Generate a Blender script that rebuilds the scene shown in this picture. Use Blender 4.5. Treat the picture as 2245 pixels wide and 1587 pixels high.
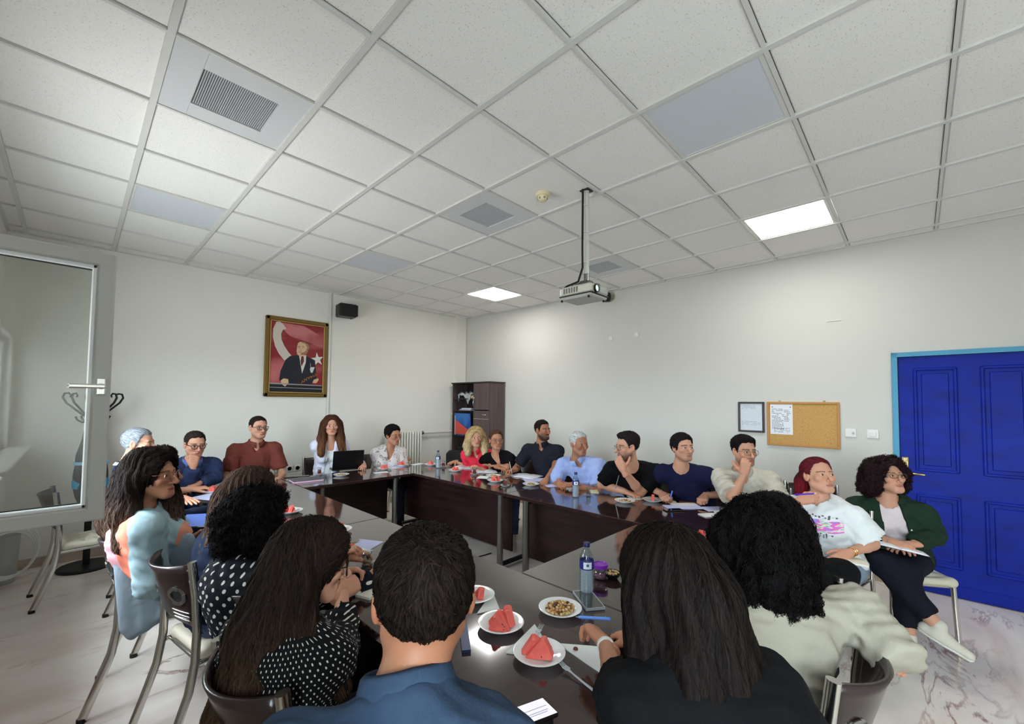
import bpy, bmesh, math, random
import numpy as np
from mathutils import Vector, Matrix

random.seed(7)
rng = np.random.default_rng(11)
for o in list(bpy.data.objects):
    bpy.data.objects.remove(o, do_unlink=True)
scene = bpy.context.scene
COL = scene.collection

# ------------------------------------------------------------------ camera
FPX, YAW, PITCH, ROLL, ZC = 922.06, .7658, .0407, .0102, 1.60
fw = Vector((math.cos(YAW) * math.cos(PITCH), math.sin(YAW) * math.cos(PITCH), math.sin(PITCH)))
rt = Vector((math.sin(YAW), -math.cos(YAW), 0))
up = rt.cross(fw)
rt2 = rt * math.cos(ROLL) + up * math.sin(ROLL)
up2 = up * math.cos(ROLL) - rt * math.sin(ROLL)
cam_d = bpy.data.cameras.new('camera')
cam = bpy.data.objects.new('camera', cam_d)
COL.objects.link(cam)
M = Matrix((rt2, up2, -fw)).transposed().to_4x4()
M.translation = (0, 0, ZC)
cam.matrix_world = M
cam_d.sensor_fit = 'HORIZONTAL'
cam_d.sensor_width = 36.0
cam_d.lens = FPX / 2245 * 36.0
cam_d.shift_y = 52.0 / 2245
cam_d.clip_start = .02
scene.camera = cam

# ------------------------------------------------------------------ light and exposure
W = bpy.data.worlds.new('sky')
scene.world = W
W.use_nodes = True
bg = W.node_tree.nodes['Background']
bg.inputs[1].default_value = SKY = 18.0
# overcast sky above the horizon, an added grey glow below it for unseen ground bounce
_n, _l = W.node_tree.nodes.new, W.node_tree.links.new
_tc, _sx, _mr, _mx = _n('ShaderNodeTexCoord'), _n('ShaderNodeSeparateXYZ'), _n('ShaderNodeMapRange'), _n('ShaderNodeMix')
_mx.data_type = 'RGBA'
_l(_tc.outputs['Generated'], _sx.inputs[0])
_l(_sx.outputs[2], _mr.inputs[0])
_mr.inputs[1].default_value, _mr.inputs[2].default_value = -.03, .03
_l(_mr.outputs[0], _mx.inputs[0])
_mx.inputs[6].default_value = (.42, .42, .42, 1)
_mx.inputs[7].default_value = (.84, .92, 1.0, 1)
_l(_mx.outputs[2], bg.inputs[0])
scene.cycles.transparent_max_bounces = 24
scene.view_settings.view_transform = 'Standard'
scene.view_settings.look = 'None'
scene.view_settings.gamma = 1.0
scene.view_settings.use_curve_mapping = False
scene.view_settings.exposure = .88
PANEL_POWER = 12.0
WIN = [(2.50, 4.50), (-2.25, .1)]      # left wall openings; the second is unseen, added for fill light
ZW0, ZW1 = 1.06, 2.26
XL, YB, YN, ZCEIL = -.49, 6.05, -2.4, 3.157
for y0, y1 in WIN:
    ld = bpy.data.lights.new('window_daylight', 'AREA')
    ld.shape = 'RECTANGLE'
    ld.size = ZW1 - ZW0
    ld.size_y = y1 - y0
    ld.cycles.is_portal = True
    lo = bpy.data.objects.new('window_daylight', ld)
    COL.objects.link(lo)
    lo.location = (XL - .2, (y0 + y1) / 2, (ZW0 + ZW1) / 2)
    lo.rotation_euler = (0, -math.pi / 2, 0)


def rw(y, z=0.0, off=0.0):
    """a point on the right wall, off metres into the room"""
    return (5.19 - .031 * y - off, y, z)


# ------------------------------------------------------------------ colours and materials
def lin(c):
    if isinstance(c, str):
        c = tuple(int(c[i:i + 2], 16) for i in (0, 2, 4))
    r = []
    for v in c[:3]:
        v /= 255.0
        r.append(v / 12.92 if v <= .04045 else ((v + .055) / 1.055) ** 2.4)
    return tuple(r)


MATS = {}


def mat(name, col=(200, 200, 200), rough=.5, metal=0.0, spec=.5, emit=0.0, trans=0.0, alpha=1.0, ior=1.45,
        var=None, bump=None, attr=None, coat=0.0, sheen=0.0, sss=0.0):
    """var=(colour2, scale(x,y,z), detail, lo, hi); bump=(scale, strength[, (sx,sy,sz)])"""
    if name in MATS:
        return MATS[name]
    m = bpy.data.materials.new(name)
    MATS[name] = m
    m.use_nodes = True
    nt = m.node_tree
    b = nt.nodes['Principled BSDF']
    c = lin(col)
    b.inputs['Base Color'].default_value = (*c, 1)
    b.inputs['Roughness'].default_value = rough
    b.inputs['Metallic'].default_value = metal
    b.inputs['Specular IOR Level'].default_value = spec
    b.inputs['IOR'].default_value = ior
    b.inputs['Transmission Weight'].default_value = trans
    b.inputs['Alpha'].default_value = alpha
    b.inputs['Coat Weight'].default_value = coat
    b.inputs['Coat Roughness'].default_value = .05
    b.inputs['Sheen Weight'].default_value = sheen
    if sss:
        b.inputs['Subsurface Weight'].default_value = sss
        b.inputs['Subsurface Radius'].default_value = (.012, .005, .003)
        b.inputs['Subsurface Scale'].default_value = .5
    if emit:
        b.inputs['Emission Color'].default_value = (*c, 1)
        b.inputs['Emission Strength'].default_value = emit
    tc = None
    if var or bump:
        tc = nt.nodes.new('ShaderNodeTexCoord')
    src = None
    if attr:
        a = nt.nodes.new('ShaderNodeAttribute')
        a.attribute_name = attr
        src = a.outputs['Color']
    if var:
        c2, sc, det, lo, hi = var
        mp = nt.nodes.new('ShaderNodeMapping')
        mp.inputs['Scale'].default_value = sc
        nt.links.new(tc.outputs['Object'], mp.inputs[0])
        n = nt.nodes.new('ShaderNodeTexNoise')
        n.inputs['Scale'].default_value = 1
        n.inputs['Detail'].default_value = det
        nt.links.new(mp.outputs[0], n.inputs['Vector'])
        r = nt.nodes.new('ShaderNodeMapRange')
        r.inputs[1].default_value = lo
        r.inputs[2].default_value = hi
        nt.links.new(n.outputs['Fac'], r.inputs[0])
        mx = nt.nodes.new('ShaderNodeMix')
        mx.data_type = 'RGBA'
        mx.inputs[6].default_value = (*c, 1)
        mx.inputs[7].default_value = (*lin(c2), 1)
        if src:
            nt.links.new(src, mx.inputs[6])
        nt.links.new(r.outputs[0], mx.inputs[0])
        src = mx.outputs[2]
    if src:
        nt.links.new(src, b.inputs['Base Color'])
    if bump:
        n = nt.nodes.new('ShaderNodeTexNoise')
        n.inputs['Scale'].default_value = bump[0]
        n.inputs['Detail'].default_value = 4
        v = tc.outputs['Object']
        if len(bump) > 2:
            mp = nt.nodes.new('ShaderNodeMapping')
            mp.inputs['Scale'].default_value = bump[2]
            nt.links.new(v, mp.inputs[0])
            v = mp.outputs[0]
        nt.links.new(v, n.inputs['Vector'])
        bp = nt.nodes.new('ShaderNodeBump')
        bp.inputs['Strength'].default_value = bump[1]
        bp.inputs['Distance'].default_value = .02
        nt.links.new(n.outputs['Fac'], bp.inputs['Height'])
        nt.links.new(bp.outputs[0], b.inputs['Normal'])
    return m


def thin_glass(name, tint=(255, 255, 255), refl=1.0):
    """a pane: clear straight through, with the mirror part that glass has"""
    m = bpy.data.materials.new(name)
    m.use_nodes = True
    nt = m.node_tree
    nt.nodes.remove(nt.nodes['Principled BSDF'])
    out = nt.nodes['Material Output']
    t = nt.nodes.new('ShaderNodeBsdfTransparent')
    t.inputs[0].default_value = (*lin(tint), 1)
    g = nt.nodes.new('ShaderNodeBsdfGlossy')
    g.inputs['Roughness'].default_value = .03
    f = nt.nodes.new('ShaderNodeFresnel')
    f.inputs[0].default_value = 1.5
    mu = nt.nodes.new('ShaderNodeMath')
    mu.operation = 'MULTIPLY'
    mu.use_clamp = True
    mu.inputs[1].default_value = refl
    mx = nt.nodes.new('ShaderNodeMixShader')
    geo = nt.nodes.new('ShaderNodeNewGeometry')       # inner faces of a closed glass shell add no mirror of their own
    inv = nt.nodes.new('ShaderNodeMath')
    inv.operation = 'SUBTRACT'
    inv.inputs[0].default_value = 1.0
    nt.links.new(geo.outputs['Backfacing'], inv.inputs[1])
    m2 = nt.nodes.new('ShaderNodeMath')
    m2.operation = 'MULTIPLY'
    nt.links.new(f.outputs[0], m2.inputs[0])
    nt.links.new(inv.outputs[0], m2.inputs[1])
    nt.links.new(m2.outputs[0], mu.inputs[0])
    nt.links.new(mu.outputs[0], mx.inputs[0])
    nt.links.new(t.outputs[0], mx.inputs[1])
    nt.links.new(g.outputs[0], mx.inputs[2])
    nt.links.new(mx.outputs[0], out.inputs[0])
    return m


# ------------------------------------------------------------------ mesh helper
class MB:
    def __init__(s):
        s.v, s.f, s.m = [], [], []
        s.mi = 0

    def add(s, vs, fs):
        o = len(s.v)
        s.v += [tuple(p) for p in vs]
        s.f += [tuple(i + o for i in f) for f in fs]
        s.m += [s.mi] * len(fs)
        return s

    def box(s, c, d, R=None, bev=0.0):
        """box centred on c with full size d; R a 3x3 matrix"""
        x, y, z = (q / 2 for q in d)
        if bev > 0:
            b = min(bev, x * .9, y * .9, z * .9)
            vs, idx = [], {}
            for sx in (-1, 1):
                for sy in (-1, 1):
                    for sz in (-1, 1):
                        for k in range(3):
                            p = [sx * x, sy * y, sz * z]
                            for j in range(3):
                                if j != k:
                                    p[j] -= (1 if p[j] > 0 else -1) * b
                            idx[(sx, sy, sz, k)] = len(vs)
                            vs.append(p)
            fs = []
            for k in range(3):
                a, e = [(1, 2), (2, 0), (0, 1)][k]
                for sg in (-1, 1):
                    q = []
                    for u, w in ((-1, -1), (1, -1), (1, 1), (-1, 1)):
                        t = [0, 0, 0]
                        t[k], t[a], t[e] = sg, u, w
                        q.append(idx[(*t, k)])
                    fs.append(q if sg > 0 else q[::-1])
                # edges parallel to axis k
                for u in (-1, 1):
                    for w in (-1, 1):
                        t0, t1 = [0, 0, 0], [0, 0, 0]
                        t0[k], t1[k] = -1, 1
                        t0[a] = t1[a] = u
                        t0[e] = t1[e] = w
                        q = [idx[(*t0, a)], idx[(*t1, a)], idx[(*t1, e)], idx[(*t0, e)]]
                        fs.append(q if u * w < 0 else q[::-1])
            for sx in (-1, 1):
                for sy in (-1, 1):
                    for sz in (-1, 1):
                        q = [idx[(sx, sy, sz, k)] for k in range(3)]
                        fs.append(q if sx * sy * sz > 0 else q[::-1])
        else:
            vs = [(a, b, e) for a in (-x, x) for b in (-y, y) for e in (-z, z)]
            fs = [(0, 1, 3, 2), (4, 6, 7, 5), (0, 4, 5, 1), (2, 3, 7, 6), (0, 2, 6, 4), (1, 5, 7, 3)]
        c = Vector(c)
        vs = [(R @ Vector(p) if R else Vector(p)) + c for p in vs]
        return s.add(vs, fs)

    def tube(s, pts, r, n=10, cap=True, flat=None):
        """round tube along pts; r a number or one per point; flat=(a,b) scales the ring"""
        pts = [Vector(p) for p in pts]
        m = len(pts)
        rs = r if hasattr(r, '__len__') else [r] * m
        T = []
        for i in range(m):
            t = pts[min(i + 1, m - 1)] - pts[max(i - 1, 0)]
            T.append(t.normalized())
        ref = Vector((0, 0, 1)) if abs(T[0].z) < .9 else Vector((1, 0, 0))
        u = T[0].cross(ref).normalized()
        vs, fs = [], []
        for i in range(m):
            u = (u - T[i] * u.dot(T[i])).normalized()
            w = T[i].cross(u)
            for k in range(n):
                a = 2 * math.pi * k / n
                fa, fb = flat or (1, 1)
                vs.append(pts[i] + u * (math.cos(a) * rs[i] * fa) + w * (math.sin(a) * rs[i] * fb))
        for i in range(m - 1):
            for k in range(n):
                k2 = (k + 1) % n
                fs.append((i * n + k, i * n + k2, (i + 1) * n + k2, (i + 1) * n + k))
        if cap:
            fs.append(tuple(range(n))[::-1])
            fs.append(tuple((m - 1) * n + k for k in range(n)))
        return s.add(vs, fs)

    def lathe(s, prof, c=(0, 0, 0), n=24, R=None, caps=True):
        """prof list of (r,z)"""
        vs, fs = [], []
        for r, z in prof:
            for k in range(n):
                a = 2 * math.pi * k / n
                p = Vector((r * math.cos(a), r * math.sin(a), z))
                vs.append((R @ p if R else p) + Vector(c))
        for i in range(len(prof) - 1):
            for k in range(n):
                k2 = (k + 1) % n
                fs.append((i * n + k, i * n + k2, (i + 1) * n + k2, (i + 1) * n + k))
        if caps and prof[0][0] > 1e-5:
            fs.append(tuple(range(n))[::-1])
        if caps and prof[-1][0] > 1e-5:
            fs.append(tuple((len(prof) - 1) * n + k for k in range(n)))
        return s.add(vs, fs)

    def prism(s, poly, ext, org=(0, 0, 0), ax=((1, 0, 0), (0, 1, 0), (0, 0, 1))):
        """poly in the (ax0,ax1) plane, extruded ext along ax2"""
        o, a, b, e = Vector(org), Vector(ax[0]), Vector(ax[1]), Vector(ax[2])
        n = len(poly)
        vs = [o + a * p[0] + b * p[1] for p in poly] + [o + a * p[0] + b * p[1] + e * ext for p in poly]
        fs = [tuple(range(n))[::-1], tuple(range(n, 2 * n))]
        fs += [(i, (i + 1) % n, n + (i + 1) % n, n + i) for i in range(n)]
        return s.add(vs, fs)

    def ribbon(s, pts, w, nrm):
        """flat stroke of width w lying in the plane with normal nrm"""
        pts = [Vector(p) for p in pts]
        nrm = Vector(nrm).normalized()
        vs, fs = [], []
        for i, p in enumerate(pts):
            t = (pts[min(i + 1, len(pts) - 1)] - pts[max(i - 1, 0)]).normalized()
            b = nrm.cross(t).normalized() * (w / 2)
            vs += [p - b, p + b]
            if i:
                j = 2 * i
                fs.append((j - 2, j, j + 1, j - 1))
        return s.add(vs, fs)

    def build(s, name, m=None, parent=None, smooth=None, loc=None):
        me = bpy.data.meshes.new(name)
        me.from_pydata([tuple(p) for p in s.v], [], s.f)
        if m is not None:
            for q in (m if isinstance(m, (list, tuple)) else [m]):
                me.materials.append(q)
            if len(me.materials) > 1:
                me.polygons.foreach_set('material_index', s.m)
        me.update()
        bm = bmesh.new()
        bm.from_mesh(me)
        bmesh.ops.recalc_face_normals(bm, faces=bm.faces)
        bm.to_mesh(me)
        bm.free()
        if smooth:
            me.polygons.foreach_set('use_smooth', [True] * len(me.polygons))
            if smooth is not True:
                me.set_sharp_from_angle(angle=math.radians(smooth))
        o = bpy.data.objects.new(name, me)
        COL.objects.link(o)
        if parent:
            o.parent = parent
        if loc:
            o.location = loc
        return o


def tag(o, label=None, cat=None, group=None, kind=None):
    if label: o['label'] = label
    if cat: o['category'] = cat
    if group: o['group'] = group
    if kind: o['kind'] = kind
    return o


def thing(name, label, cat, loc=(0, 0, 0), rz=0.0, group=None):
    o = bpy.data.objects.new(name, None)
    o.empty_display_size = .05
    COL.objects.link(o)
    o.location = loc
    o.rotation_euler = (0, 0, rz)
    return tag(o, label, cat, group)


def copy_tree(o, parent=None):
    c = o.copy()
    COL.objects.link(c)
    c.parent = parent
    for ch in list(o.children):
        copy_tree(ch, c)
    return c


def dup(o, label, loc, rz=0.0, group=None):
    c = copy_tree(o)
    c.location = loc
    c.rotation_euler = (0, 0, rz)
    c['label'] = label
    if group: c['group'] = group
    return c


def Rz(a):
    return Matrix.Rotation(a, 3, 'Z')


# common materials
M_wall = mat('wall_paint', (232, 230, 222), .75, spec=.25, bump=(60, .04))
M_wallr_dim = mat('wall_paint_right_dimmed', (206, 205, 199), .75, spec=.25, bump=(60, .04))  # same wall paint, darkened to offset the strong window light on this wall
M_white = mat('white_plastic', (225, 225, 220), .4)
M_chrome = mat('chrome', (205, 203, 198), .18, 1.0)
M_steel = mat('brushed_steel', (150, 150, 148), .32, 1.0)
M_black = mat('black_plastic', (18, 18, 19), .4)
M_iron = mat('black_iron', (22, 22, 24), .45, .3)
M_paper = mat('paper', (228, 230, 236), .8, spec=.2)
M_ink = mat('ink', (60, 62, 70), .8)
M_porc = mat('porcelain', (235, 236, 236), .12, coat=.5)
M_navyink = mat('blue_plastic', (40, 60, 170), .35)
M_glass = thin_glass('clear_glass')

# ------------------------------------------------------------------ the room
def floor_material():
    m = bpy.data.materials.new('marble_floor')
    m.use_nodes = True
    nt = m.node_tree
    N = nt.nodes.new
    L = nt.links.new
    b = nt.nodes['Principled BSDF']
    b.inputs['Roughness'].default_value = .2
    tc = N('ShaderNodeTexCoord')
    mp = N('ShaderNodeMapping')
    mp.inputs['Rotation'].default_value = (0, 0, .5)
    mp.inputs['Scale'].default_value = (.55, 1.5, 1)
    L(tc.outputs['Object'], mp.inputs[0])
    n1 = N('ShaderNodeTexNoise')
    n1.inputs['Scale'].default_value = 1.6
    n1.inputs['Detail'].default_value = 8
    n1.inputs['Distortion'].default_value = 1.1
    L(mp.outputs[0], n1.inputs['Vector'])
    # thin veins where a distorted noise crosses its middle value
    n2 = N('ShaderNodeTexNoise')
    n2.inputs['Scale'].default_value = 2.1
    n2.inputs['Detail'].default_value = 7
    n2.inputs['Roughness'].default_value = .62
    n2.inputs['Distortion'].default_value = .6
    L(mp.outputs[0], n2.inputs['Vector'])
    s = N('ShaderNodeMath')
    s.operation = 'SUBTRACT'
    s.inputs[1].default_value = .5
    L(n2.outputs['Fac'], s.inputs[0])
    a = N('ShaderNodeMath')
    a.operation = 'ABSOLUTE'
    L(s.outputs[0], a.inputs[0])
    r = N('ShaderNodeMapRange')
    r.inputs[1].default_value = 0
    r.inputs[2].default_value = .026
    r.inputs[3].default_value = 1
    r.inputs[4].default_value = 0
    L(a.outputs[0], r.inputs[0])
    n3 = N('ShaderNodeTexNoise')
    n3.inputs['Scale'].default_value = 1.3
    n3.inputs['Detail'].default_value = 3
    L(tc.outputs['Object'], n3.inputs['Vector'])
    r3 = N('ShaderNodeMapRange')
    r3.inputs[1].default_value = .5
    r3.inputs[2].default_value = .68
    L(n3.outputs['Fac'], r3.inputs[0])
    mu = N('ShaderNodeMath')
    mu.operation = 'MULTIPLY'
    L(r.outputs[0], mu.inputs[0])
    L(r3.outputs[0], mu.inputs[1])
    r1 = N('ShaderNodeMapRange')
    r1.inputs[1].default_value = .35
    r1.inputs[2].default_value = .7
    L(n1.outputs['Fac'], r1.inputs[0])
    m1 = N('ShaderNodeMix')
    m1.data_type = 'RGBA'
    m1.inputs[6].default_value = (*lin((246, 237, 229)), 1)
    m1.inputs[7].default_value = (*lin((226, 211, 202)), 1)
    L(r1.outputs[0], m1.inputs[0])
    m2 = N('ShaderNodeMix')
    m2.data_type = 'RGBA'
    m2.inputs[7].default_value = (*lin((158, 122, 112)), 1)
    L(mu.outputs[0], m2.inputs[0])
    L(m1.outputs[2], m2.inputs[6])
    L(m2.outputs[2], b.inputs['Base Color'])
    return m


def slab(name, c, d, m, kind='structure', parent=None, bev=0):
    o = MB().box((0, 0, 0), d, bev=bev).build(name, m, parent)
    o.location = c
    if kind and not parent: o['kind'] = kind
    return o


Lx = 6.4
slab('floor', (2.4, 1.9, -.05), (6.6, 9.2, .1), floor_material())
wb = slab('wall_back', (2.35, YB + .1, 1.65), (6.2, .2, 3.3), M_wall)
slab('wall_near', (2.4, YN - .1, 1.65), (6.6, .2, 3.3), M_wall)
a = math.atan(.031)
# right wall as a prism so that it keeps its slight skew, with the doorway cut out
wr = MB()
DY0, DY1, DZ = -.83, .16, 2.09
for y0, y1, z0, z1 in ((DY1, 6.3, 0, 3.3), (-2.6, DY0, 0, 3.3), (DY0, DY1, DZ, 3.3)):
    p0, p1 = rw(y0), rw(y1)
    wr.prism([(p0[0], y0), (p1[0], y1), (p1[0] + .2, y1), (p0[0] + .2, y0)], z1 - z0, (0, 0, z0))
wr.build('wall_right', M_wallr_dim)['kind'] = 'structure'
# left wall with window openings
wl = MB()
ys = [YN - .2]
for y0, y1 in sorted(WIN):
    wl.box((XL - .11, (ys[-1] + y0) / 2, 1.65), (.22, y0 - ys[-1], 3.3))
    wl.box((XL - .11, (y0 + y1) / 2, ZW0 / 2), (.22, y1 - y0, ZW0))
    wl.box((XL - .11, (y0 + y1) / 2, (ZW1 + 3.3) / 2), (.22, y1 - y0, 3.3 - ZW1))
    ys.append(y1)
wl.box((XL - .11, (ys[-1] + YB + .2) / 2, 1.65), (.22, YB + .2 - ys[-1], 3.3))
wl.build('wall_left', M_wall)['kind'] = 'structure'
M_sash = mat('window_plastic', (196, 196, 192), .35)
M_pane = thin_glass('window_glass', (235, 240, 240), 2.2)
for k, (y0, y1) in enumerate(WIN):
    fr = thing('window_%d' % (k + 1), None, None, (XL - .1, (y0 + y1) / 2, (ZW0 + ZW1) / 2))  # the second one, behind the camera, is added for fill
    fr['kind'] = 'structure'
    hy, hz = (y1 - y0) / 2, (ZW1 - ZW0) / 2
    f = MB()
    for sg in (-1, 1):
        f.box((0, sg * (hy - .03), 0), (.07, .06, 2 * hz))
        f.box((0, 0, sg * (hz - .03)), (.07, 2 * hy, .06))
    nm = 4 if y1 - y0 > 2 else 3
    for j in range(1, nm):
        f.box((0, -hy + 2 * hy * j / nm, 0), (.07, .07, 2 * hz))
    f.build('window_frame', M_sash, fr)
    for j in range(nm):
        if k == 0 and j == 0: continue            # this bay's sash stands open
        w = 2 * hy / nm - .07
        MB().box((0, -hy + 2 * hy * (j + .5) / nm, 0), (.006, w, 2 * hz - .12)).build('window_pane', M_pane, fr)
    MB().box((.12, 0, -hz - .015), (.3, 2 * hy + .06, .03), bev=.006).build('window_sill', mat('sill_marble', (190, 184, 176), .3), fr)

# baseboards
M_base = mat('baseboard_marble', (188, 172, 154), .35, var=((160, 140, 122), (3, 3, 8), 5, .4, .7))
slab('baseboard_back', (2.3, YB - .009, .045), (5.6, .018, .09), M_base)
bb = MB()
for y0, y1 in ((DY1, 6.0), (-2.4, DY0)):
    p0, p1, q0, q1 = rw(y0), rw(y1), rw(y0, 0, .018), rw(y1, 0, .018)
    bb.prism([(q0[0], y0), (p0[0], y0), (p1[0], y1), (q1[0], y1)], .09)
bb.build('baseboard_right', M_base)['kind'] = 'structure'
slab('baseboard_left', (XL + .009, 1.8, .045), (.018, 8.4, .09), M_base)
slab('trim_1', (4.88, YB - .03, 1.58), (.23, .06, 3.16), M_wall)     # boxed-in pipe in the corner

# ceiling: slab, grid runners and tiles
ceil = slab('ceiling', (2.4, 1.9, ZCEIL + .09), (6.6, 9.2, .1), mat('plenum', (120, 120, 118), .9))


def tile_material():
    m = bpy.data.materials.new('mineral_tile')
    m.use_nodes = True
    nt = m.node_tree
    N, L = nt.nodes.new, nt.links.new
    b = nt.nodes['Principled BSDF']
    b.inputs['Roughness'].default_value = .9
    b.inputs['Specular IOR Level'].default_value = .15
    g = N('ShaderNodeNewGeometry')
    n = N('ShaderNodeTexNoise')
    n.inputs['Scale'].default_value = 130
    n.inputs['Detail'].default_value = 3
    L(g.outputs['Position'], n.inputs['Vector'])
    r = N('ShaderNodeMapRange')
    r.inputs[1].default_value = .60
    r.inputs[2].default_value = .72
    L(n.outputs['Fac'], r.inputs[0])
    mx = N('ShaderNodeMix')
    mx.data_type = 'RGBA'
    mx.inputs[6].default_value = (*lin((238, 236, 232)), 1)
    mx.inputs[7].default_value = (*lin((204, 201, 196)), 1)
    L(r.outputs[0], mx.inputs[0])
    L(mx.outputs[2], b.inputs['Base Color'])
    bp = N('ShaderNodeBump')
    bp.invert = True
    bp.inputs['Strength'].default_value = .25
    bp.inputs['Distance'].default_value = .01
    L(r.outputs[0], bp.inputs['Height'])
    L(bp.outputs[0], b.inputs['Normal'])
    return m


M_tile = tile_material()
M_bar = mat('ceiling_bar', (212, 211, 207), .5)
M_panel = mat('light_panel_off', (205, 210, 218), .35)
M_grille = mat('vent_metal', (208, 210, 212), .4)
M_hole = mat('vent_hole', (104, 106, 110), .8)
M_lit = mat('light_panel_on', (255, 253, 250), .5, emit=PANEL_POWER)
GX = lambda a_: (a_ + .3818) * .6
GY = lambda b_: (b_ + 3.7422) * .6
tb = MB().box((0, 0, .006), (.578, .578, .014), bev=.005)
tile_me = None
LIT = {(6, -3): 'ceiling_light', (6, 3): 'ceiling_light'}
OFF = {(3, -3), (0, 3), (3, 3)}
VENT = {(0, 0), (3, 0), (6, 0)}
for a_ in range(-2, 9):
    for b_ in range(-7, 5):
        x0, x1 = max(GX(a_), XL), min(GX(a_ + 1), rw(GY(b_))[0])
        y0, y1 = GY(b_), min(GY(b_ + 1), YB)
        if x1 - x0 < .05 or y1 - y0 < .05: continue
        if (a_, b_) in LIT or (a_, b_) in OFF or (a_, b_) in VENT: continue
        full = x1 - x0 > .59 and y1 - y0 > .59
        if full and tile_me:
            o = bpy.data.objects.new('tile', tile_me)
            COL.objects.link(o)
            o.parent = ceil
        else:
            o = MB().box((0, 0, .006), (x1 - x0 - .022, y1 - y0 - .022, .014), bev=.005).build('tile', M_tile, ceil)
            if full: tile_me = o.data
        o.location = ((x0 + x1) / 2 - 2.4, (y0 + y1) / 2 - 1.9, -.09 + .004)
for b_ in (5,):                                                # the narrow closing row along the back wall
    for a_ in range(-2, 9):
        x0, x1 = max(GX(a_), XL), min(GX(a_ + 1), 5.0)
        if x1 - x0 > .05:
            o = MB().box((0, 0, .006), (x1 - x0 - .022, YB - GY(5) - .6 - .022, .014), bev=.004).build('tile', M_tile, ceil)
            o.location = ((x0 + x1) / 2 - 2.4, (GY(6) + YB) / 2 - 1.9, -.086)
            o2 = MB().box((0, 0, .006), (x1 - x0 - .022, .578, .014), bev=.005).build('tile', M_tile, ceil)
            o2.location = ((x0 + x1) / 2 - 2.4, (GY(5) + GY(6)) / 2 - 1.9, -.086)
main_me = cross_me = None
for a_ in range(-1, 9):
    x = GX(a_)
    o = MB().box((0, 0, 0), (.028, 8.5, .018)).build('grid_runner', M_bar, ceil)
    o.location = (x - 2.4, 1.8 - 1.9, -.09 - .001)
for b_ in range(-7, 7):
    y = GY(b_)
    o = MB().box((0, 0, 0), (5.72, .017, .016)).build('cross_bar', M_bar, ceil)
    o.location = (2.37 - 2.4, y - 1.9, -.09)
# wall angle all round
for nm, c, d in (('wall_angle', (2.3, YB - .012, 0), (5.6, .024, .014)), ('wall_angle', (XL + .012, 1.8, 0), (.024, 8.4, .014))):
    o = MB().box((0, 0, 0), d).build(nm, M_bar, ceil)
    o.location = (c[0] - 2.4, c[1] - 1.9, -.092)
wa = MB()
p0, p1, q0, q1 = rw(-2.4), rw(6.05), rw(-2.4, 0, .024), rw(6.05, 0, .024)
wa.prism([(q0[0] - 2.4, -2.4 - 1.9), (p0[0] - 2.4, -2.4 - 1.9), (p1[0] - 2.4, 6.05 - 1.9), (q1[0] - 2.4, 6.05 - 1.9)], .014, (0, 0, -.1))
wa.build('wall_angle', M_bar, ceil)

where = {(6, -3): 'lit square ceiling light panel near the blue door side', (6, 3): 'lit square ceiling light panel towards the far corner',
         (3, -3): 'dark smooth light panel between tiles before the projector', (0, 3): 'dark bluish light panel in the ceiling by the window side',
         (3, 3): 'dark light panel in the ceiling beside the far grille',
         (0, 0): 'large square ceiling vent with perforated centre, nearest the window', (3, 0): 'square ceiling vent beside the smoke detector',
         (6, 0): 'square ceiling vent beyond the projector pole'}
for (a_, b_), lab in where.items():
    c = ((GX(a_) + GX(a_ + 1)) / 2, (GY(b_) + GY(b_ + 1)) / 2, ZCEIL)
    if (a_, b_) in VENT:
        t = thing('ceiling_vent', lab, 'vent', c, 0, 'ceiling vents')
        f = MB()
        for sx, sy, dx, dy in ((-1, 0, .125, .578), (1, 0, .125, .578), (0, -1, .33, .125), (0, 1, .33, .125)):
            f.box((sx * .2265, sy * .2265, .003), (dx, dy, .014))
        f.build('frame', M_grille, t)
        MB().box((0, 0, .02), (.36, .36, .004)).build('backing', M_hole, t)
        sl = None
        for k in range(36):
            if sl is None:
                s_ = MB().box((0, 0, 0), (.0055, .33, .006)).build('slat', mat('vent_slat', (176, 178, 181), .5), t)
                sl = s_.data
            else:
                s_ = bpy.data.objects.new('slat', sl)
                COL.objects.link(s_)
                s_.parent = t
            s_.location = (-.162 + k * .00925, 0, .006)
    else:
        t = thing('ceiling_light', lab, 'ceiling light', c, 0, 'ceiling light panels')
        f = MB()
        for sx, sy, dx, dy in ((-1, 0, .02, .578), (1, 0, .02, .578), (0, -1, .54, .02), (0, 1, .54, .02)):
            f.box((sx * .279, sy * .279, .003), (dx, dy, .014))
        f.build('frame', M_bar if (a_, b_) in OFF else M_white, t)
        MB().box((0, 0, .004), (.54, .54, .01)).build('diffuser', M_panel if (a_, b_) in OFF else M_lit, t)

# smoke detector
t = thing('smoke_detector', 'cream round smoke detector on a ceiling tile left of the projector pole', 'smoke detector', (2.363, 1.974, ZCEIL))
M_cream = mat('cream_plastic', (226, 214, 176), .45)
MB().lathe([(.052, .004), (.054, -.012), (.046, -.02), (.0, -.02)], n=28).build('base', M_cream, t, 40)
MB().lathe([(.034, -.02), (.036, -.034), (.030, -.052), (.018, -.058), (0, -.058)], n=24).build('sensor', M_cream, t, 40)
for k in range(6):
    an = k * math.pi / 3
    MB().box((.0345 * math.cos(an), .0345 * math.sin(an), -.04), (.004, .009, .014), Rz(an)).build('slot', M_hole, t)

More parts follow.
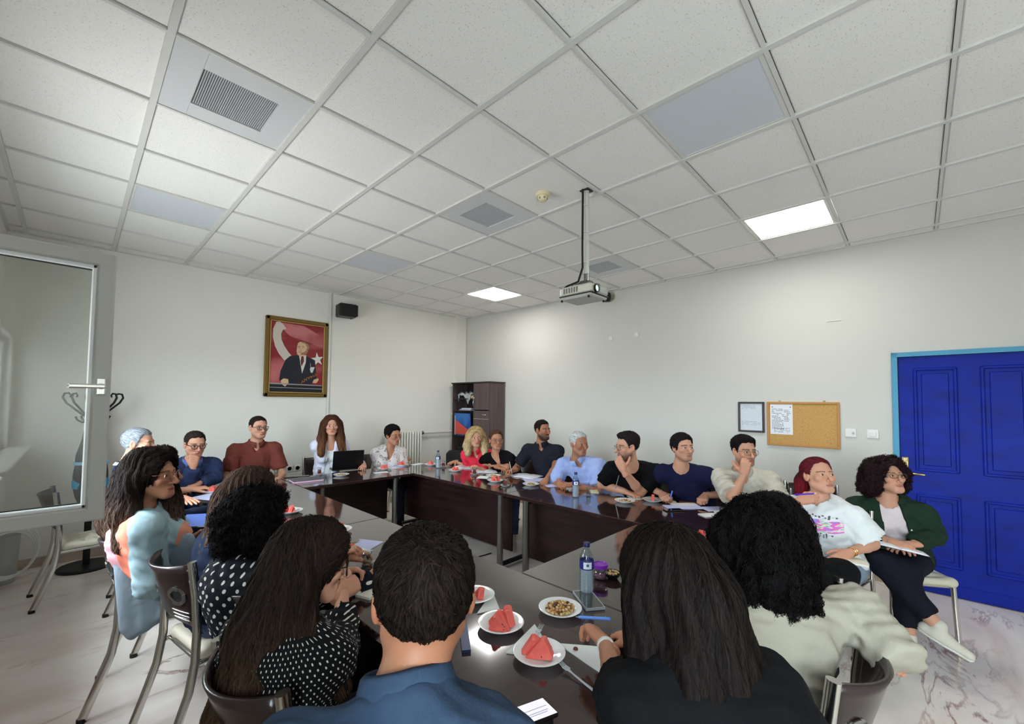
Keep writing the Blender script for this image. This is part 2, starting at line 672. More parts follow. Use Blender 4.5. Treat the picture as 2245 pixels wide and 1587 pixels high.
# projector on its pole
PX, PY_ = 2.545, 1.712
t = thing('projector', 'white ceiling projector hanging on a grey pole in mid-room', 'projector', (PX, PY_, 2.42))
M_proj = mat('projector_shell', (196, 194, 184), .4)
MB().tube([(0, 0, .12), (0, 0, .735)], .021, 16).build('pole', mat('pole_grey', (205, 205, 200), .4), t, 40)
MB().tube([(0, 0, .06), (0, 0, .27)], .017, 16).build('pole_sleeve', M_steel, t, 40)
MB().box((0, 0, .735), (.07, .07, .006)).build('ceiling_plate', M_black, t)
MB().lathe([(.012, .075), (.05, .06), (.055, .052), (.0, .05)], (0, 0, 0), 20).build('mount_plate', M_steel, t, 30)
arm = MB()
for sx, sy in ((-1, -1), (1, -1), (-1, 1), (1, 1)):
    arm.tube([(0, 0, .055), (sx * .06, sy * .07, .045), (sx * .07, sy * .085, .018)], .006, 6)
arm.build('mount_arm', M_steel, t, 40)
pc = (-.015, 0.01, -.03)
MB().box((pc[0], pc[1], pc[2] + .012), (.225, .27, .066), bev=.012).build('shell', M_proj, t, 30)
MB().box((pc[0], pc[1], pc[2] - .034), (.218, .262, .024), bev=.009).build('shell_base', mat('projector_base', (176, 176, 172), .45), t, 30)
MB().box((pc[0], pc[1], pc[2] - .021), (.228, .273, .004)).build('seam_strip', M_black, t)
gr = MB()
for k in range(6):
    gr.box((pc[0] - .113, pc[1] - .02 + .022 * k, pc[2] + .013), (.004, .012, .036))
gr.build('side_vent', mat('vent_grey', (110, 108, 100), .6), t)
MB().lathe([(.03, 0), (.03, .014), (.024, .016), (.022, .006), (0, .004)], (pc[0] - .05, pc[1] - .135, pc[2] + .01), 20,
           Matrix.Rotation(math.pi / 2, 3, 'X')).build('lens_ring', M_black, t, 40)
MB().lathe([(0, .012), (.012, .011), (.021, .006)], (pc[0] - .05, pc[1] - .135, pc[2] + .01), 20,
           Matrix.Rotation(math.pi / 2, 3, 'X')).build('lens', mat('lens_light', (190, 235, 225), .1, emit=2.2), t, 40)
MB().box((pc[0] + .05, pc[1] - .136, pc[2] + .012), (.1, .004, .04)).build('front_panel', mat('front_grey', (150, 156, 152), .3), t)
for k, (sx, sy) in enumerate(((-.1, .12), (.09, -.11), (-.1, -.11))):
    MB().lathe([(.008, 0), (.008, -.014), (0, -.014)], (pc[0] + sx, pc[1] + sy, pc[2] - .044), 10).build('foot', M_black, t)
cb = MB()
for dx in (0, .008):
    cb.tube([(-.034 - dx, .004, .735), (-.036 - dx, .004, .5), (-.04 - dx, .002, .3), (-.034 - dx, .004, .16), (-.05 - dx, .03, .06), (-.09 - dx, .1, .03),
             (-.1, .15, .0), (-.09, .14, -.02)], .0055, 7)
cb.build('cable', M_black, t, 60)
for z in (.62, .42, .2):
    MB().lathe([(.024, -.002), (.0255, 0), (.024, .002)], (-.012, 0, z), 14).build('cable_tie', M_white, t)

# ------------------------------------------------------------------ left sash standing open
SY, SZ0, SZ1, SX0, SX1 = 2.45, 1.104, 2.205, XL + .02, .104
t = thing('window_sash', 'open white window sash with a glass pane swung into the room', 'window', (SX0, SY, 0))
f = MB()
w = .055
f.box(((SX1 - SX0) / 2, 0, SZ1 - w / 2), (SX1 - SX0, .065, w), bev=.006)
f.box(((SX1 - SX0) / 2, 0, SZ0 + w / 2), (SX1 - SX0, .065, w), bev=.006)
f.box((w / 2, 0, (SZ0 + SZ1) / 2), (w, .064, SZ1 - SZ0), bev=.006)
f.box((SX1 - SX0 - w / 2, 0, (SZ0 + SZ1) / 2), (w, .064, SZ1 - SZ0), bev=.006)
f.build('frame', M_sash, t)
f = MB()
b2 = .016
for z in (SZ1 - w - b2 / 2, SZ0 + w + b2 / 2):
    f.box(((SX1 - SX0) / 2, -.012, z), (SX1 - SX0 - 2 * w, .03, b2), bev=.004)
for x in (w + b2 / 2, SX1 - SX0 - w - b2 / 2):
    f.box((x, -.012, (SZ0 + SZ1) / 2), (b2, .03, SZ1 - SZ0 - 2 * w), bev=.004)
f.build('glazing_bead', mat('bead_lit_white', (236, 238, 240), .3), t)  # whiter than the frame plastic, window light on the bead put into its colour
for z in (SZ1 - w - b2 - .002, SZ0 + w + b2 + .002):
    MB().box(((SX1 - SX0) / 2, .0, z), (SX1 - SX0 - 2 * w - 2 * b2, .012, .004)).build('gasket', M_black, t)
MB().box(((SX1 - SX0) / 2, 0.004, (SZ0 + SZ1) / 2), (SX1 - SX0 - 2 * w - .01, .006, SZ1 - SZ0 - 2 * w - .01)).build('pane', thin_glass('sash_glass', (242, 244, 242), 2.6), t)
h = MB()
h.box((SX1 - SX0 - .03, -.037, 1.65), (.03, .012, .07), bev=.004)
h.box((SX1 - SX0 - .03, -.05, 1.65), (.02, .03, .022), bev=.004)
h.box((SX1 - SX0 - .07, -.064, 1.65), (.11, .013, .018), bev=.005)
h.build('handle', M_chrome, t)

# ------------------------------------------------------------------ things on the back wall
t = thing('framed_portrait', 'gold-framed poster of a man in a dark suit before a red flag', 'picture', (2.075, YB - .02, 2.177))
M_gold = mat('gold_frame', (128, 100, 48), .4, .5, bump=(80, .2))
fw_, fh_, bw = .80, 1.055, .055
f = MB()
for sg in (-1, 1):
    f.box((sg * (fw_ - bw) / 2, 0, 0), (bw, .04, fh_), bev=.012)
    f.box((0, 0, sg * (fh_ - bw) / 2), (fw_, .04, bw), bev=.012)
f.build('frame', M_gold, t)
f = MB()
for sg in (-1, 1):
    f.box((sg * (fw_ / 2 - bw - .004), -.01, 0), (.01, .02, fh_ - 2 * bw))
    f.box((0, -.01, sg * (fh_ / 2 - bw - .004)), (fw_ - 2 * bw, .02, .01))
f.build('inner_trim', mat('gold_light', (190, 160, 100), .4, .4), t)
pw, ph = fw_ - 2 * bw, fh_ - 2 * bw
MB().box((0, 0, 0), (pw, .012, ph)).build('print', mat('print_red', (138, 32, 38), .35, var=((206, 120, 120), (1.2, 1, 3.4), 2, .5, .75)), t)


def flat(name, polys, m, lift):
    """flat printed shape: polys in 0..1 print coordinates from the left and the top"""
    b = MB()
    for po in polys:
        vs = [((u - .5) * pw, -.007 - lift, (.5 - v) * ph) for u, v in po]
        b.add(vs, [tuple(range(len(vs)))])
    return b.build(name, m, t)


def arc(cx_, cy_, r, a0, a1, n, sx=1.0):
    return [(cx_ + sx * r * math.cos(a0 + (a1 - a0) * i / n), cy_ + r * math.sin(a0 + (a1 - a0) * i / n) * pw / ph) for i in range(n + 1)]


flat('printed_light', [[(.2, .02), (.6, .03), (1, .17), (1, .33), (.7, .26), (.35, .2), (.2, .1)]], mat('print_pink', (196, 118, 120), .4, var=((148, 44, 50), (2, 1, 4), 3, .4, .7)), .0003)
cres = [(.10, .02), (.05, .12), (.05, .24), (.09, .36), (.16, .46), (.25, .54), (.30, .565), (.42, .5), (.33, .43), (.25, .34), (.20, .26), (.19, .18), (.22, .12), (.28, .10), (.22, .04), (.16, .01)]
for i in range(len(cres) // 2 - 1):
    pass
flat('printed_crescent', [[cres[0], cres[1], cres[13], cres[14], cres[15]], [cres[1], cres[2], cres[11], cres[12], cres[13]],
                          [cres[2], cres[3], cres[10], cres[11]], [cres[3], cres[4], cres[9], cres[10]], [cres[4], cres[5], cres[8], cres[9]],
                          [cres[5], cres[6], cres[7], cres[8]]], mat('print_cream', (206, 196, 186), .4), .0006)
star = []
for k in range(10):
    r_ = .145 if k % 2 == 0 else .055
    an = -1.75 + k * math.pi / 5
    star.append((.88 + r_ * math.cos(an) * .9, .5 + r_ * math.sin(an) * pw / ph))
flat('printed_star', [[star[i], star[(i + 1) % 10], (.88, .5)] for i in range(10)], mat('print_star', (222, 220, 214), .4), .0006)
M_suit = mat('print_suit', (24, 26, 40), .4)
flat('printed_suit', [[(.18, .83), (.20, .70), (.28, .54), (.36, .48), (.54, .455), (.58, .80), (.5, .87), (.3, .87)],
                      [(.54, .455), (.68, .47), (.83, .52), (.86, .70), (.87, .8), (.78, .87), (.5, .87), (.58, .80)]], M_suit, .0009)
flat('printed_shirt', [[(.52, .45), (.66, .45), (.655, .56), (.59, .72), (.555, .58)]], mat('print_shirt', (214, 208, 200), .4), .0012)
flat('printed_tie', [[(.57, .47), (.61, .47), (.62, .54), (.575, .62), (.555, .54)]], mat('print_tie', (110, 36, 48), .4), .0015)
M_skinp = mat('print_skin', (214, 178, 142), .4)
flat('printed_head', [[(.49, .45), (.475, .40), (.485, .33), (.50, .285), (.54, .262), (.62, .262), (.69, .29), (.71, .34), (.69, .40), (.645, .455), (.60, .47), (.54, .475)],
                      ], M_skinp, .0014)
flat('printed_hair', [[(.535, .265), (.62, .262), (.69, .287), (.712, .33), (.70, .36), (.665, .33), (.64, .29), (.58, .278)]], mat('print_hair', (150, 128, 96), .4), .0016)
flat('printed_face_shade', [[(.60, .45), (.645, .455), (.69, .40), (.71, .345), (.67, .345), (.655, .385), (.61, .41), (.56, .425), (.55, .45)]], mat('print_skin_dark', (160, 112, 84), .4), .0015)
flat('printed_feature', [[(.50, .335), (.545, .325), (.548, .331), (.503, .343)], [(.575, .325), (.615, .332), (.614, .338), (.575, .332)], [(.51, .352), (.535, .350), (.535, .356), (.512, .358)],
                         [(.578, .350), (.60, .352), (.60, .357), (.578, .356)], [(.515, .41), (.565, .408), (.566, .413), (.516, .416)], [(.535, .385), (.56, .383), (.56, .389), (.537, .391)]], mat('print_brown', (84, 56, 44), .4), .0018)
flat('printed_hand', [[(.21, .83), (.26, .80), (.34, .81), (.35, .86), (.29, .915), (.22, .88)], [(.79, .85), (.82, .80), (.9, .775), (.915, .80), (.87, .85)]], M_skinp, .0013)
flat('printed_kerchief', [[(.735, .645), (.75, .62), (.83, .615), (.81, .655), (.79, .70), (.755, .70)], [(.738, .56), (.744, .56), (.752, .62), (.745, .62)]], mat('print_white', (206, 210, 212), .4), .0013)
flat('printed_rostrum', [[(0, .87), (1, .885), (1, 1), (0, 1)]], mat('print_dark', (26, 26, 32), .3), .0011)
flat('printed_rail', [[(0, .866), (1, .88), (1, .892), (0, .885)], [(0, .925), (1, .93), (1, .94), (0, .932)]], mat('print_rail', (150, 150, 156), .3), .0015)
sg = MB()
pts = [(.575 + .3 * s + .012 * math.sin(s * 45), .845 - .13 * s + .016 * math.cos(s * 38)) for s in np.linspace(0, 1, 70)]
sg.ribbon([((u - .5) * pw, -.0095, (.5 - v) * ph) for u, v in pts], .006, (0, -1, 0))
sg.build('printed_scrawl', mat('print_orange', (196, 120, 40), .4), t)

t = thing('conduit', 'white square conduit running up the back wall beside the portrait', 'conduit', (2.50, YB - .012, 0))
MB().box((0, 0, 1.87), (.028, .024, 2.57), bev=.003).build('trunk', M_white, t)
MB().box((-.02, .004, 1.87), (.006, .012, 2.57)).build('side_wire', M_white, t)
for z in (1.2, 2.75): MB().box((0, -.002, z), (.034, .026, .03), bev=.002).build('clip', M_white, t)
t = thing('wall_speaker', 'black box speaker high on the back wall right of the portrait', 'speaker', (2.68, YB - .14, 2.9))
MB().box((0, 0, 0), (.25, .2, .185), Rz(-.12), bev=.015).build('cabinet', M_black, t)
MB().box((0.01, -.101, 0), (.22, .006, .16), Rz(-.12)).build('grille', mat('speaker_cloth', (28, 28, 29), .9), t)
MB().box((-.05, .11, .02), (.05, .06, .06)).build('bracket', M_black, t)
MB().tube([(0.06, -.02, -.09), (.06, -.02, -.115)], .005).build('knob', M_black, t)
t = thing('small_speaker', 'small black speaker on the right wall behind the projector', 'speaker', rw(3.03, 3.06, .075))
MB().box((0, 0, 0), (.085, .085, .12), Rz(.5), bev=.012).build('cabinet', M_black, t)
MB().box((.052, -.03, .01), (.06, .07, .06), bev=.006).build('bracket', mat('bracket_beige', (150, 140, 118), .5), t)
# radiator
t = thing('radiator', 'white ribbed radiator under the back wall behind the table', 'radiator', (3.70, YB - .09, .7))
M_rad = mat('radiator_enamel', (222, 220, 208), .35)
for k in range(13):
    MB().box((-.3 + .05 * k, 0, 0), (.034, .1, .84), bev=.012).build('rib', M_rad, t)
for z in (-.38, .38): MB().tube([(-.33, .0, z), (.33, .0, z)], .022).build('header_pipe', M_rad, t, 40)
for x in (-.25, .25): MB().box((x, .03, -.56), (.03, .04, .28)).build('foot', M_rad, t)
t = thing('heating_pipe', 'white heating pipe from the radiator to the corner riser', 'pipe', (4.7, YB - .075, 0))
MB().tube([(-.66, 0, 1.085), (0, 0, 1.085)], .019, 10).build('branch', M_rad, t, 40)
MB().tube([(0.02, 0, .1), (0.02, 0, 1.7)], .014, 10).build('riser', M_rad, t, 40)
MB().lathe([(.03, -.015), (.03, .015)], (-.64, 0, 1.085), 12, Matrix.Rotation(math.pi / 2, 3, 'Y')).build('valve', M_steel, t, 40)
for z in (.6, 1.4): MB().box((.02, .025, z), (.04, .05, .02)).build('clip', M_rad, t)
t = thing('cable_trunking', 'long white cable trunking low on the back wall behind the table', 'trunking', (2.4, YB - .02, .6))
MB().box((0, 0, 0), (1.6, .04, .07), bev=.004).build('channel', M_white, t)
for k, x in enumerate((1.92, 2.02, 2.12)):
    t = thing('wall_socket', ['white round wall socket, first of three by the brown-shirted man', 'white round wall socket, middle one above the trunking', 'white round wall socket nearest the woman in the white jacket'][k],
              'socket', (x, YB - .012, .695), 0, 'sockets on the back wall')
    MB().box((0, 0, 0), (.082, .02, .082), bev=.006).build('plate', M_white, t)
    MB().lathe([(.03, 0), (.028, .006), (.024, -.002), (0, -.002)], (0, -.01, 0), 18, Matrix.Rotation(math.pi / 2, 3, 'X')).build('cup', mat('socket_grey', (190, 190, 186), .4), t)

# coat rack behind the sash
RX, RY = .135, 5.72
t = thing('coat_rack', 'black coat stand with curled hooks behind the open window sash', 'coat stand', (RX, RY, 0))
MB().lathe([(.0, 0), (.2, 0), (.205, .012), (.19, .026), (.04, .034), (0, .034)], n=36).build('base', M_iron, t, 30)
MB().box((0, 0, .83), (.05, .05, 1.62), bev=.006).build('pole', M_iron, t)
for k in range(6):
    an = k * math.pi / 3 + .25
    d = Vector((math.cos(an), math.sin(an), 0))
    z = Vector((0, 0, 1))
    pr_ = [d * .02 + z * 1.40, d * .07 + z * 1.44, d * .13 + z * 1.50, d * .19 + z * 1.56, d * .215 + z * 1.61, d * .205 + z * 1.645, d * .175 + z * 1.65, d * .16 + z * 1.63, d * .168 + z * 1.612]
    MB().tube(pr_, [.009] * 6 + [.008, .007, .006], 8).build('hook', M_iron, t, 50)
for k in range(4):
    an = k * math.pi / 2 + .6
    d = Vector((math.cos(an), math.sin(an), 0))
    z = Vector((0, 0, 1))
    MB().tube([d * .02 + z * 1.43, d * .04 + z * 1.385, d * .09 + z * 1.375, d * .13 + z * 1.40, d * .145 + z * 1.43], .008, 8).build('lower_hook', M_iron, t, 50)

# cabinet in the far corner
M_wenge = mat('dark_laminate', (84, 66, 64), .38, var=((62, 46, 46), (1, 1, 40), 3, .35, .7))
M_wengev = mat('dark_laminate_upright', (96, 80, 78), .42, var=((74, 58, 58), (45, 45, 1), 3, .35, .7))
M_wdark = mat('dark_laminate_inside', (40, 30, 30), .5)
CX0, CX1, CY0, CY1, CH = 4.67, 5.0, 4.98, 5.96, 1.925
t = thing('cabinet', 'tall dark brown cabinet with one side open in the far corner', 'cabinet', (CX0, CY0, 0))
cw, cd = CY1 - CY0, CX1 - CX0
MB().box((cd / 2, .009, CH / 2), (cd, .018, CH)).build('side_panel', M_wengev, t)
MB().box((cd / 2, cw - .009, CH / 2), (cd, .018, CH)).build('side_panel', M_wengev, t)
MB().box((cd / 2 - .006, cw / 2, CH + .01), (cd + .03, cw + .02, .02)).build('top_panel', M_wdark, t)
MB().box((cd - .005, cw / 2, CH / 2), (.01, cw - .036, CH)).build('back_panel', M_wdark, t)
MB().box((cd / 2, .39, CH / 2), (cd - .02, .018, CH - .01)).build('partition', M_wdark, t)
for z in (.06, .55, 1.02, 1.455, 1.66):
    MB().box((cd / 2, (.39 + cw) / 2, z), (cd - .02, cw - .39 - .02, .018)).build('shelf', M_wdark, t)
dr = MB().box((-.009, .2, 1.70), (.018, .38, .44), bev=.002).build('door', M_wengev, t)
MB().tube([(-.018, .365, 1.52), (-.04, .365, 1.54), (-.045, .365, 1.6), (-.04, .365, 1.66), (-.018, .365, 1.68)], .006, 8).build('handle', M_chrome, dr, 50)
dr = MB().box((-.009, .2, .79), (.018, .38, 1.35), bev=.002).build('door', M_wengev, t)
MB().box((-.022, .12, 1.40), (.01, .09, .012), bev=.003).build('handle', M_chrome, dr)
MB().box((-.019, .2, 1.33), (.004, .36, .006)).build('door_strip', M_chrome, dr)


def sheet(name, verts, nx, m, th, parent=None):
    """crumpled sheet from an nx by n grid of points, given thickness by doubling"""
    n = len(verts) // nx
    b = MB()
    vs = [Vector(v) for v in verts]
    fs = [(j * nx + i, j * nx + i + 1, (j + 1) * nx + i + 1, (j + 1) * nx + i) for j in range(n - 1) for i in range(nx - 1)]
    b.add(vs, fs)
    o = b.build(name, m, parent, True)
    md = o.modifiers.new('thick', 'SOLIDIFY')
    md.thickness = th
    return o


bagv = []
for j in range(12):
    for i in range(14):
        u, v = i / 13, j / 11
        x = .17 - .2 * v if v < .7 else .03 - .02 * (v - .7)
        z = .10 - .04 * v if v < .7 else .072 - .5 * (v - .7) * (.5 + .5 * math.sin(u * 7))
        bagv.append((x + .015 * math.sin(9 * u + 5 * v), .02 + .36 * u, z + .022 * math.sin(17 * u) * math.cos(13 * v) + .015 * math.sin(31 * u + 9 * v)))
o = sheet('plastic_bag', bagv, 14, mat('cloudy_plastic', (206, 212, 214), .25, alpha=.55), .002)
o.location = (CX0 - .02, CY0 + .46, 1.67)
tag(o, 'crumpled clear plastic bag spilling off the upper cabinet shelf', 'bag')
o = MB().box((0, 0, 0), (.16, .11, .05), bev=.004).build('wooden_block', mat('pale_wood', (214, 180, 128), .6))
o.location = (CX0 + .10, CY0 + .455, 1.69 + .004)
tag(o, 'small pale yellow box beside the plastic bag on the cabinet shelf', 'box')
for k in range(3):
    o = MB().box((0, 0, 0), (.22, .3 - .03 * k, .012)).build('paper_stack', mat('paper_bluish%d' % k, [(196, 204, 222), (150, 160, 196), (214, 216, 222)][k], .7))
    o.location = (CX0 + .13, CY0 + .66 - .02 * k, 1.4705 + .0125 * k)
    o.rotation_euler = (0, 0, .05 * k)
    tag(o, ['lowest folder of papers on the middle cabinet shelf', 'blue-grey folder in the pile on the middle cabinet shelf', 'top white papers on the middle cabinet shelf'][k], 'papers', 'papers in the cabinet')
t = thing('poster_board', 'blue and red printed board standing in the open cabinet', 'board', (CX0 - .03, CY0 + .68, 1.03))
MB().box((.03, 0, .19), (.008, .42, .38), Matrix.Rotation(-.06, 3, 'Y')).build('board', mat('board_blue', (44, 108, 176), .4, var=((20, 70, 150), (6, 6, 4), 2, .4, .6)), t)
MB().prism([(-.19, .02), (.2, .02), (.2, .09), (-.19, .27)], .002, (.018, 0, 0), ((0, -1, 0), (0, 0, 1), (-1, 0, 0))).build('red_band', mat('board_red', (206, 74, 62), .4), t)
MB().box((.02, .2, .19), (.006, .012, .37)).build('white_edge', M_white, t)
t = thing('laptop_bag', 'black fabric briefcase standing by the cabinet behind the blonde woman', 'bag', (4.32, 5.25, 0))
M_bag = mat('black_nylon', (15, 15, 17), .7, bump=(150, .2))
MB().box((0, 0, .66), (.18, .5, .34), Rz(.55), bev=.05).build('body', M_bag, t, 40)
MB().box((-.09, -.05, .6), (.04, .4, .2), Rz(.55), bev=.018).build('pocket', M_bag, t, 40)
MB().tube([(-.02, .12, .82), (-.02, .1, .87), (.03, -.02, .875), (.03, -.06, .82)], .012, 8).build('handle', M_bag, t, 40)
M_cream_seat = mat('cream_vinyl', (206, 198, 178), .42, bump=(40, .05))
st = thing('side_stool', 'dark low stand under the black briefcase', 'stand', (4.32, 5.25, 0))
MB().box((0, 0, .47), (.36, .5, .03), Rz(.55), bev=.008).build('top', M_wdark, st)
for sx, sy in ((-1, -1), (1, -1), (-1, 1), (1, 1)):
    p = Rz(.55) @ Vector((sx * .14, sy * .2, 0))
    MB().tube([(p.x, p.y, 0), (p.x, p.y, .46)], .014, 10).build('leg', M_iron, st, 40)

# ------------------------------------------------------------------ right wall: door and fittings
M_blue = mat('blue_door_paint', (2, 34, 150), .5, spec=.25, var=((4, 26, 120), (4, 4, 10), 4, .4, .75), bump=(30, .08, (1, 14, 1)))
M_teal = mat('teal_frame_paint', (72, 150, 186), .45)
RWR = Rz(math.atan(.031))


def on_rw(b, y, z, off, d, bev=0.0):
    """a box on the right wall: d = (depth, along, height)"""
    p = rw(y, z, off + d[0] / 2)
    return b.box((p[0] - b.o[0], p[1] - b.o[1], p[2] - b.o[2]), d, RWR, bev)


def mbo(o):
    b = MB()
    b.o = o
    return b


do = rw(-.33, 0)
t = thing('door_1', None, None, do)
t['kind'] = 'structure'
b = mbo(do)
for y in (DY1 - .02, DY0 + .02): on_rw(b, y, DZ / 2, -.1, (.13, .04, DZ))
on_rw(b, (DY0 + DY1) / 2, DZ - .02, -.1, (.13, DY1 - DY0, .04))
b.build('door_frame', M_teal, t)
b = mbo(do)
LY0, LY1 = DY0 + .045, DY1 - .045
on_rw(b, (LY0 + LY1) / 2, 1.027, -.03, (.04, LY1 - LY0, 2.04))
leaf = b.build('door_leaf', M_blue, t)
for (ya, yb) in ((.017, -.254), (-.385, -.66)):
    for (za, zb) in ((1.04, 1.945), (.24, .84)):
        b = mbo(do)
        yc, zc, wy, wz = (ya + yb) / 2, (za + zb) / 2, ya - yb, zb - za
        for y in (ya - .012, yb + .012): on_rw(b, y, zc, .008, (.016, .026, wz), .007)
        for z in (za + .012, zb - .012): on_rw(b, yc, z, .008, (.016, wy, .026), .007)
        b.build('panel_moulding', M_blue, t)
        b = mbo(do)
        on_rw(b, yc, zc, .006, (.012, wy - .1, wz - .1), .01)
        b.build('raised_panel', M_blue, t)
b = mbo(do)
on_rw(b, (LY0 + LY1) / 2, .06, .009, (.008, LY1 - LY0, .09), .003)
b.build('kick_strip', M_blue, t)
slab('door_light_block', (rw(-.33)[0] + .23, -.33, 1.1), (.04, 1.3, 2.4), mat('light_block_dark', (60, 62, 70), .8))  # unseen backing added to keep sky light out of the door gap
M_brass = mat('brass', (196, 170, 120), .25, 1.0)
hb = rw(.083, 1.02, 0)
b = mbo(do)
on_rw(b, .083, 1.022, .01, (.008, .045, .26), .004)
for dz in (-.11, .11):
    on_rw(b, .083, 1.022 + dz, .01, (.011, .034, .035), .005)
b.build('handle_plate', M_brass, t)
p0, p1, p2 = rw(.083, 1.015, .018), rw(.083, 1.015, .065), rw(-.04, 1.012, .065)
MB().tube([Vector(p) - Vector(do) for p in (p0, rw(.083, 1.015, .055), rw(.07, 1.015, .066), p2)], .009, 10).build('door_handle', M_brass, t, 50)

c0 = rw(.85, 1.41)
t = thing('cork_board', 'wood-framed cork notice board on the right wall', 'notice board', c0)
b = mbo(c0)
for y in (1.145, .55): on_rw(b, y, 1.41, .0, (.02, .022, .455), .004)
for z in (1.628, 1.192): on_rw(b, .848, z, .0, (.021, .615, .022), .004)
b.build('frame', mat('oak', (186, 132, 72), .45), t)
b = mbo(c0)
on_rw(b, .848, 1.41, .0, (.01, .575, .415))
b.build('cork', mat('cork', (200, 158, 96), .9, var=((176, 130, 70), (160, 160, 160), 3, .45, .65)), t)
for y in (1.04, .66):
    b = mbo(c0)
    on_rw(b, y, 1.645, .0, (.006, .02, .02), .003)
    b.build('hanger', M_brass, t)


def text_lines(b, y0, y1, z0, z1, off, n, seed, wmin=.3):
    r = random.Random(seed)
    for k in range(n):
        z = z1 - (z1 - z0) * (k + .5) / n
        y = y0
        while y > y1 + .006:
            w = r.uniform(.006, .022)
            if r.random() < .8 and y - w > y1:
                p = rw(y - w / 2, z, off)
                b.box((p[0] - b.o[0], p[1] - b.o[1], p[2] - b.o[2]), (.0006, w, (z1 - z0) / n * .32), RWR)
            y -= w + .004


c1 = rw(1.025, 1.455, .012)
t = thing('pinned_notice', 'white typed notice pinned on the cork board', 'paper', c1)
b = mbo(c1)
on_rw(b, 1.025, 1.457, .0105, (.0015, .2, .315))
b.build('sheet', M_paper, t)
b = mbo(c1)
text_lines(b, 1.11, 1.0, 1.35, 1.57, .0125, 15, 3)
text_lines(b, 1.0, .94, 1.43, 1.56, .0125, 8, 4)
text_lines(b, 1.09, .94, 1.315, 1.37, .0125, 5, 5)
b.build('print', M_ink, t)
for y in (1.105, .945):
    b = mbo(c1)
    on_rw(b, y, 1.585, .012, (.006, .01, .01), .003)
    b.build('pin', mat('red_pin', (120, 30, 30), .4), t)
c2 = rw(1.307, 1.472)
t = thing('framed_document', 'dark-framed white document left of the cork board', 'picture', c2)
b = mbo(c2)
for y in (1.425, 1.19): on_rw(b, y, 1.472, 0, (.02, .02, .33), .003)
for z in (1.628, 1.316): on_rw(b, 1.307, z, 0, (.02, .255, .02), .003)
b.build('frame', mat('walnut', (52, 36, 36), .4), t)
b = mbo(c2)
on_rw(b, 1.307, 1.472, 0, (.008, .215, .29))
b.build('sheet', mat('document_paper', (206, 212, 220), .5), t)
b = mbo(c2)
text_lines(b, 1.40, 1.24, 1.56, 1.60, .0085, 3, 8)
text_lines(b, 1.40, 1.22, 1.38, 1.43, .0085, 3, 9)
b.build('print', mat('faint_ink', (150, 156, 168), .7), t)
for k, (y, z) in enumerate(((.46, 1.345), (.30, 1.343))):
    c = rw(y, z)
    t = thing('wall_switch', ['white wall plate with a small knob right of the cork board', 'white light switch nearest the blue door'][k], 'switch', c, 0, 'switches by the door')
    b = mbo(c)
    on_rw(b, y, z, 0, (.012, .086, .08), .004)
    b.build('plate', M_white, t)
    b = mbo(c)
    on_rw(b, y - (.02 if k == 0 else -.0), z, .012, (.008, .018 if k == 0 else .05, .02 if k == 0 else .045), .003)
    b.build('rocker', mat('switch_grey', (176, 178, 180), .4) if k == 0 else M_white, t)
for k, (y, z) in enumerate(((3.015, 2.5), (2.64, 2.512))):
    c = rw(y, z)
    t = MB().lathe([(.032, 0), (.03, .012), (.018, .018), (0, .018)], (0, 0, 0), 18, Matrix.Rotation(-math.pi / 2, 3, 'Y')).build('wall_disc', M_white, None, 40)
    t.location = c
    tag(t, ['white round cap on the right wall, the one nearer the far corner', 'white round cap on the right wall, the one nearer the door'][k], 'cap', 'round caps on the wall')
c = rw(.57, 2.441)
t = mbo(c)
on_rw(t, .57, 2.441, 0, (.008, .12, .008), .002)
o = t.build('wall_rail', M_white)
o.location = c
tag(o, 'thin short white strip high on the right wall towards the door', 'strip')

# cable coil and hose by the left wall
t = thing('cable_coil', 'coil of white cable hanging low in the corner by the window', 'cable', (-.33, 5.55, .28))
for k in range(4):
    r_ = .16 + .02 * k
    pts = [(.02 * k + r_ * math.cos(q) * .9 - .03 * k, -.02 * k, r_ * math.sin(q) * 1.15 + .02 * k) for q in np.linspace(0, 2 * math.pi, 33)]
    MB().tube(pts, .0065, 8, False).build('loop', M_white, t, 60)
t = thing('plastic_bin', 'translucent grey plastic bin in the corner below the window', 'bin', (-.38, 5.72, 0))
MB().lathe([(.0, .01), (.08, .0), (.085, .02), (.10, .4), (.106, .41), (.10, .405), (.08, .03), (0, .03)], n=24).build('body', mat('grey_translucent', (206, 208, 208), .4, alpha=.7), t, 40)

# ------------------------------------------------------------------ reading a place off the photograph
def at(x, y, X=None, Y=None, Z=None, d=None):
    """the point of the room seen at (x, y) of the 2245x1587 frame on the plane X=, Y= or Z= (or at depth d)"""
    r = fw + rt2 * ((x - 1122.5) / FPX) - up2 * ((y - 845.5) / FPX)
    t = d if d is not None else (X / r.x if X is not None else (Y / r.y if Y is not None else (Z - ZC) / r.z))
    return np.array([r.x * t, r.y * t, ZC + r.z * t])


# ------------------------------------------------------------------ smooth bodies: distance fields meshed with surface nets
A = lambda *p: np.array(p, dtype=float)


def unit(v):
    return v / (np.linalg.norm(v) + 1e-12)


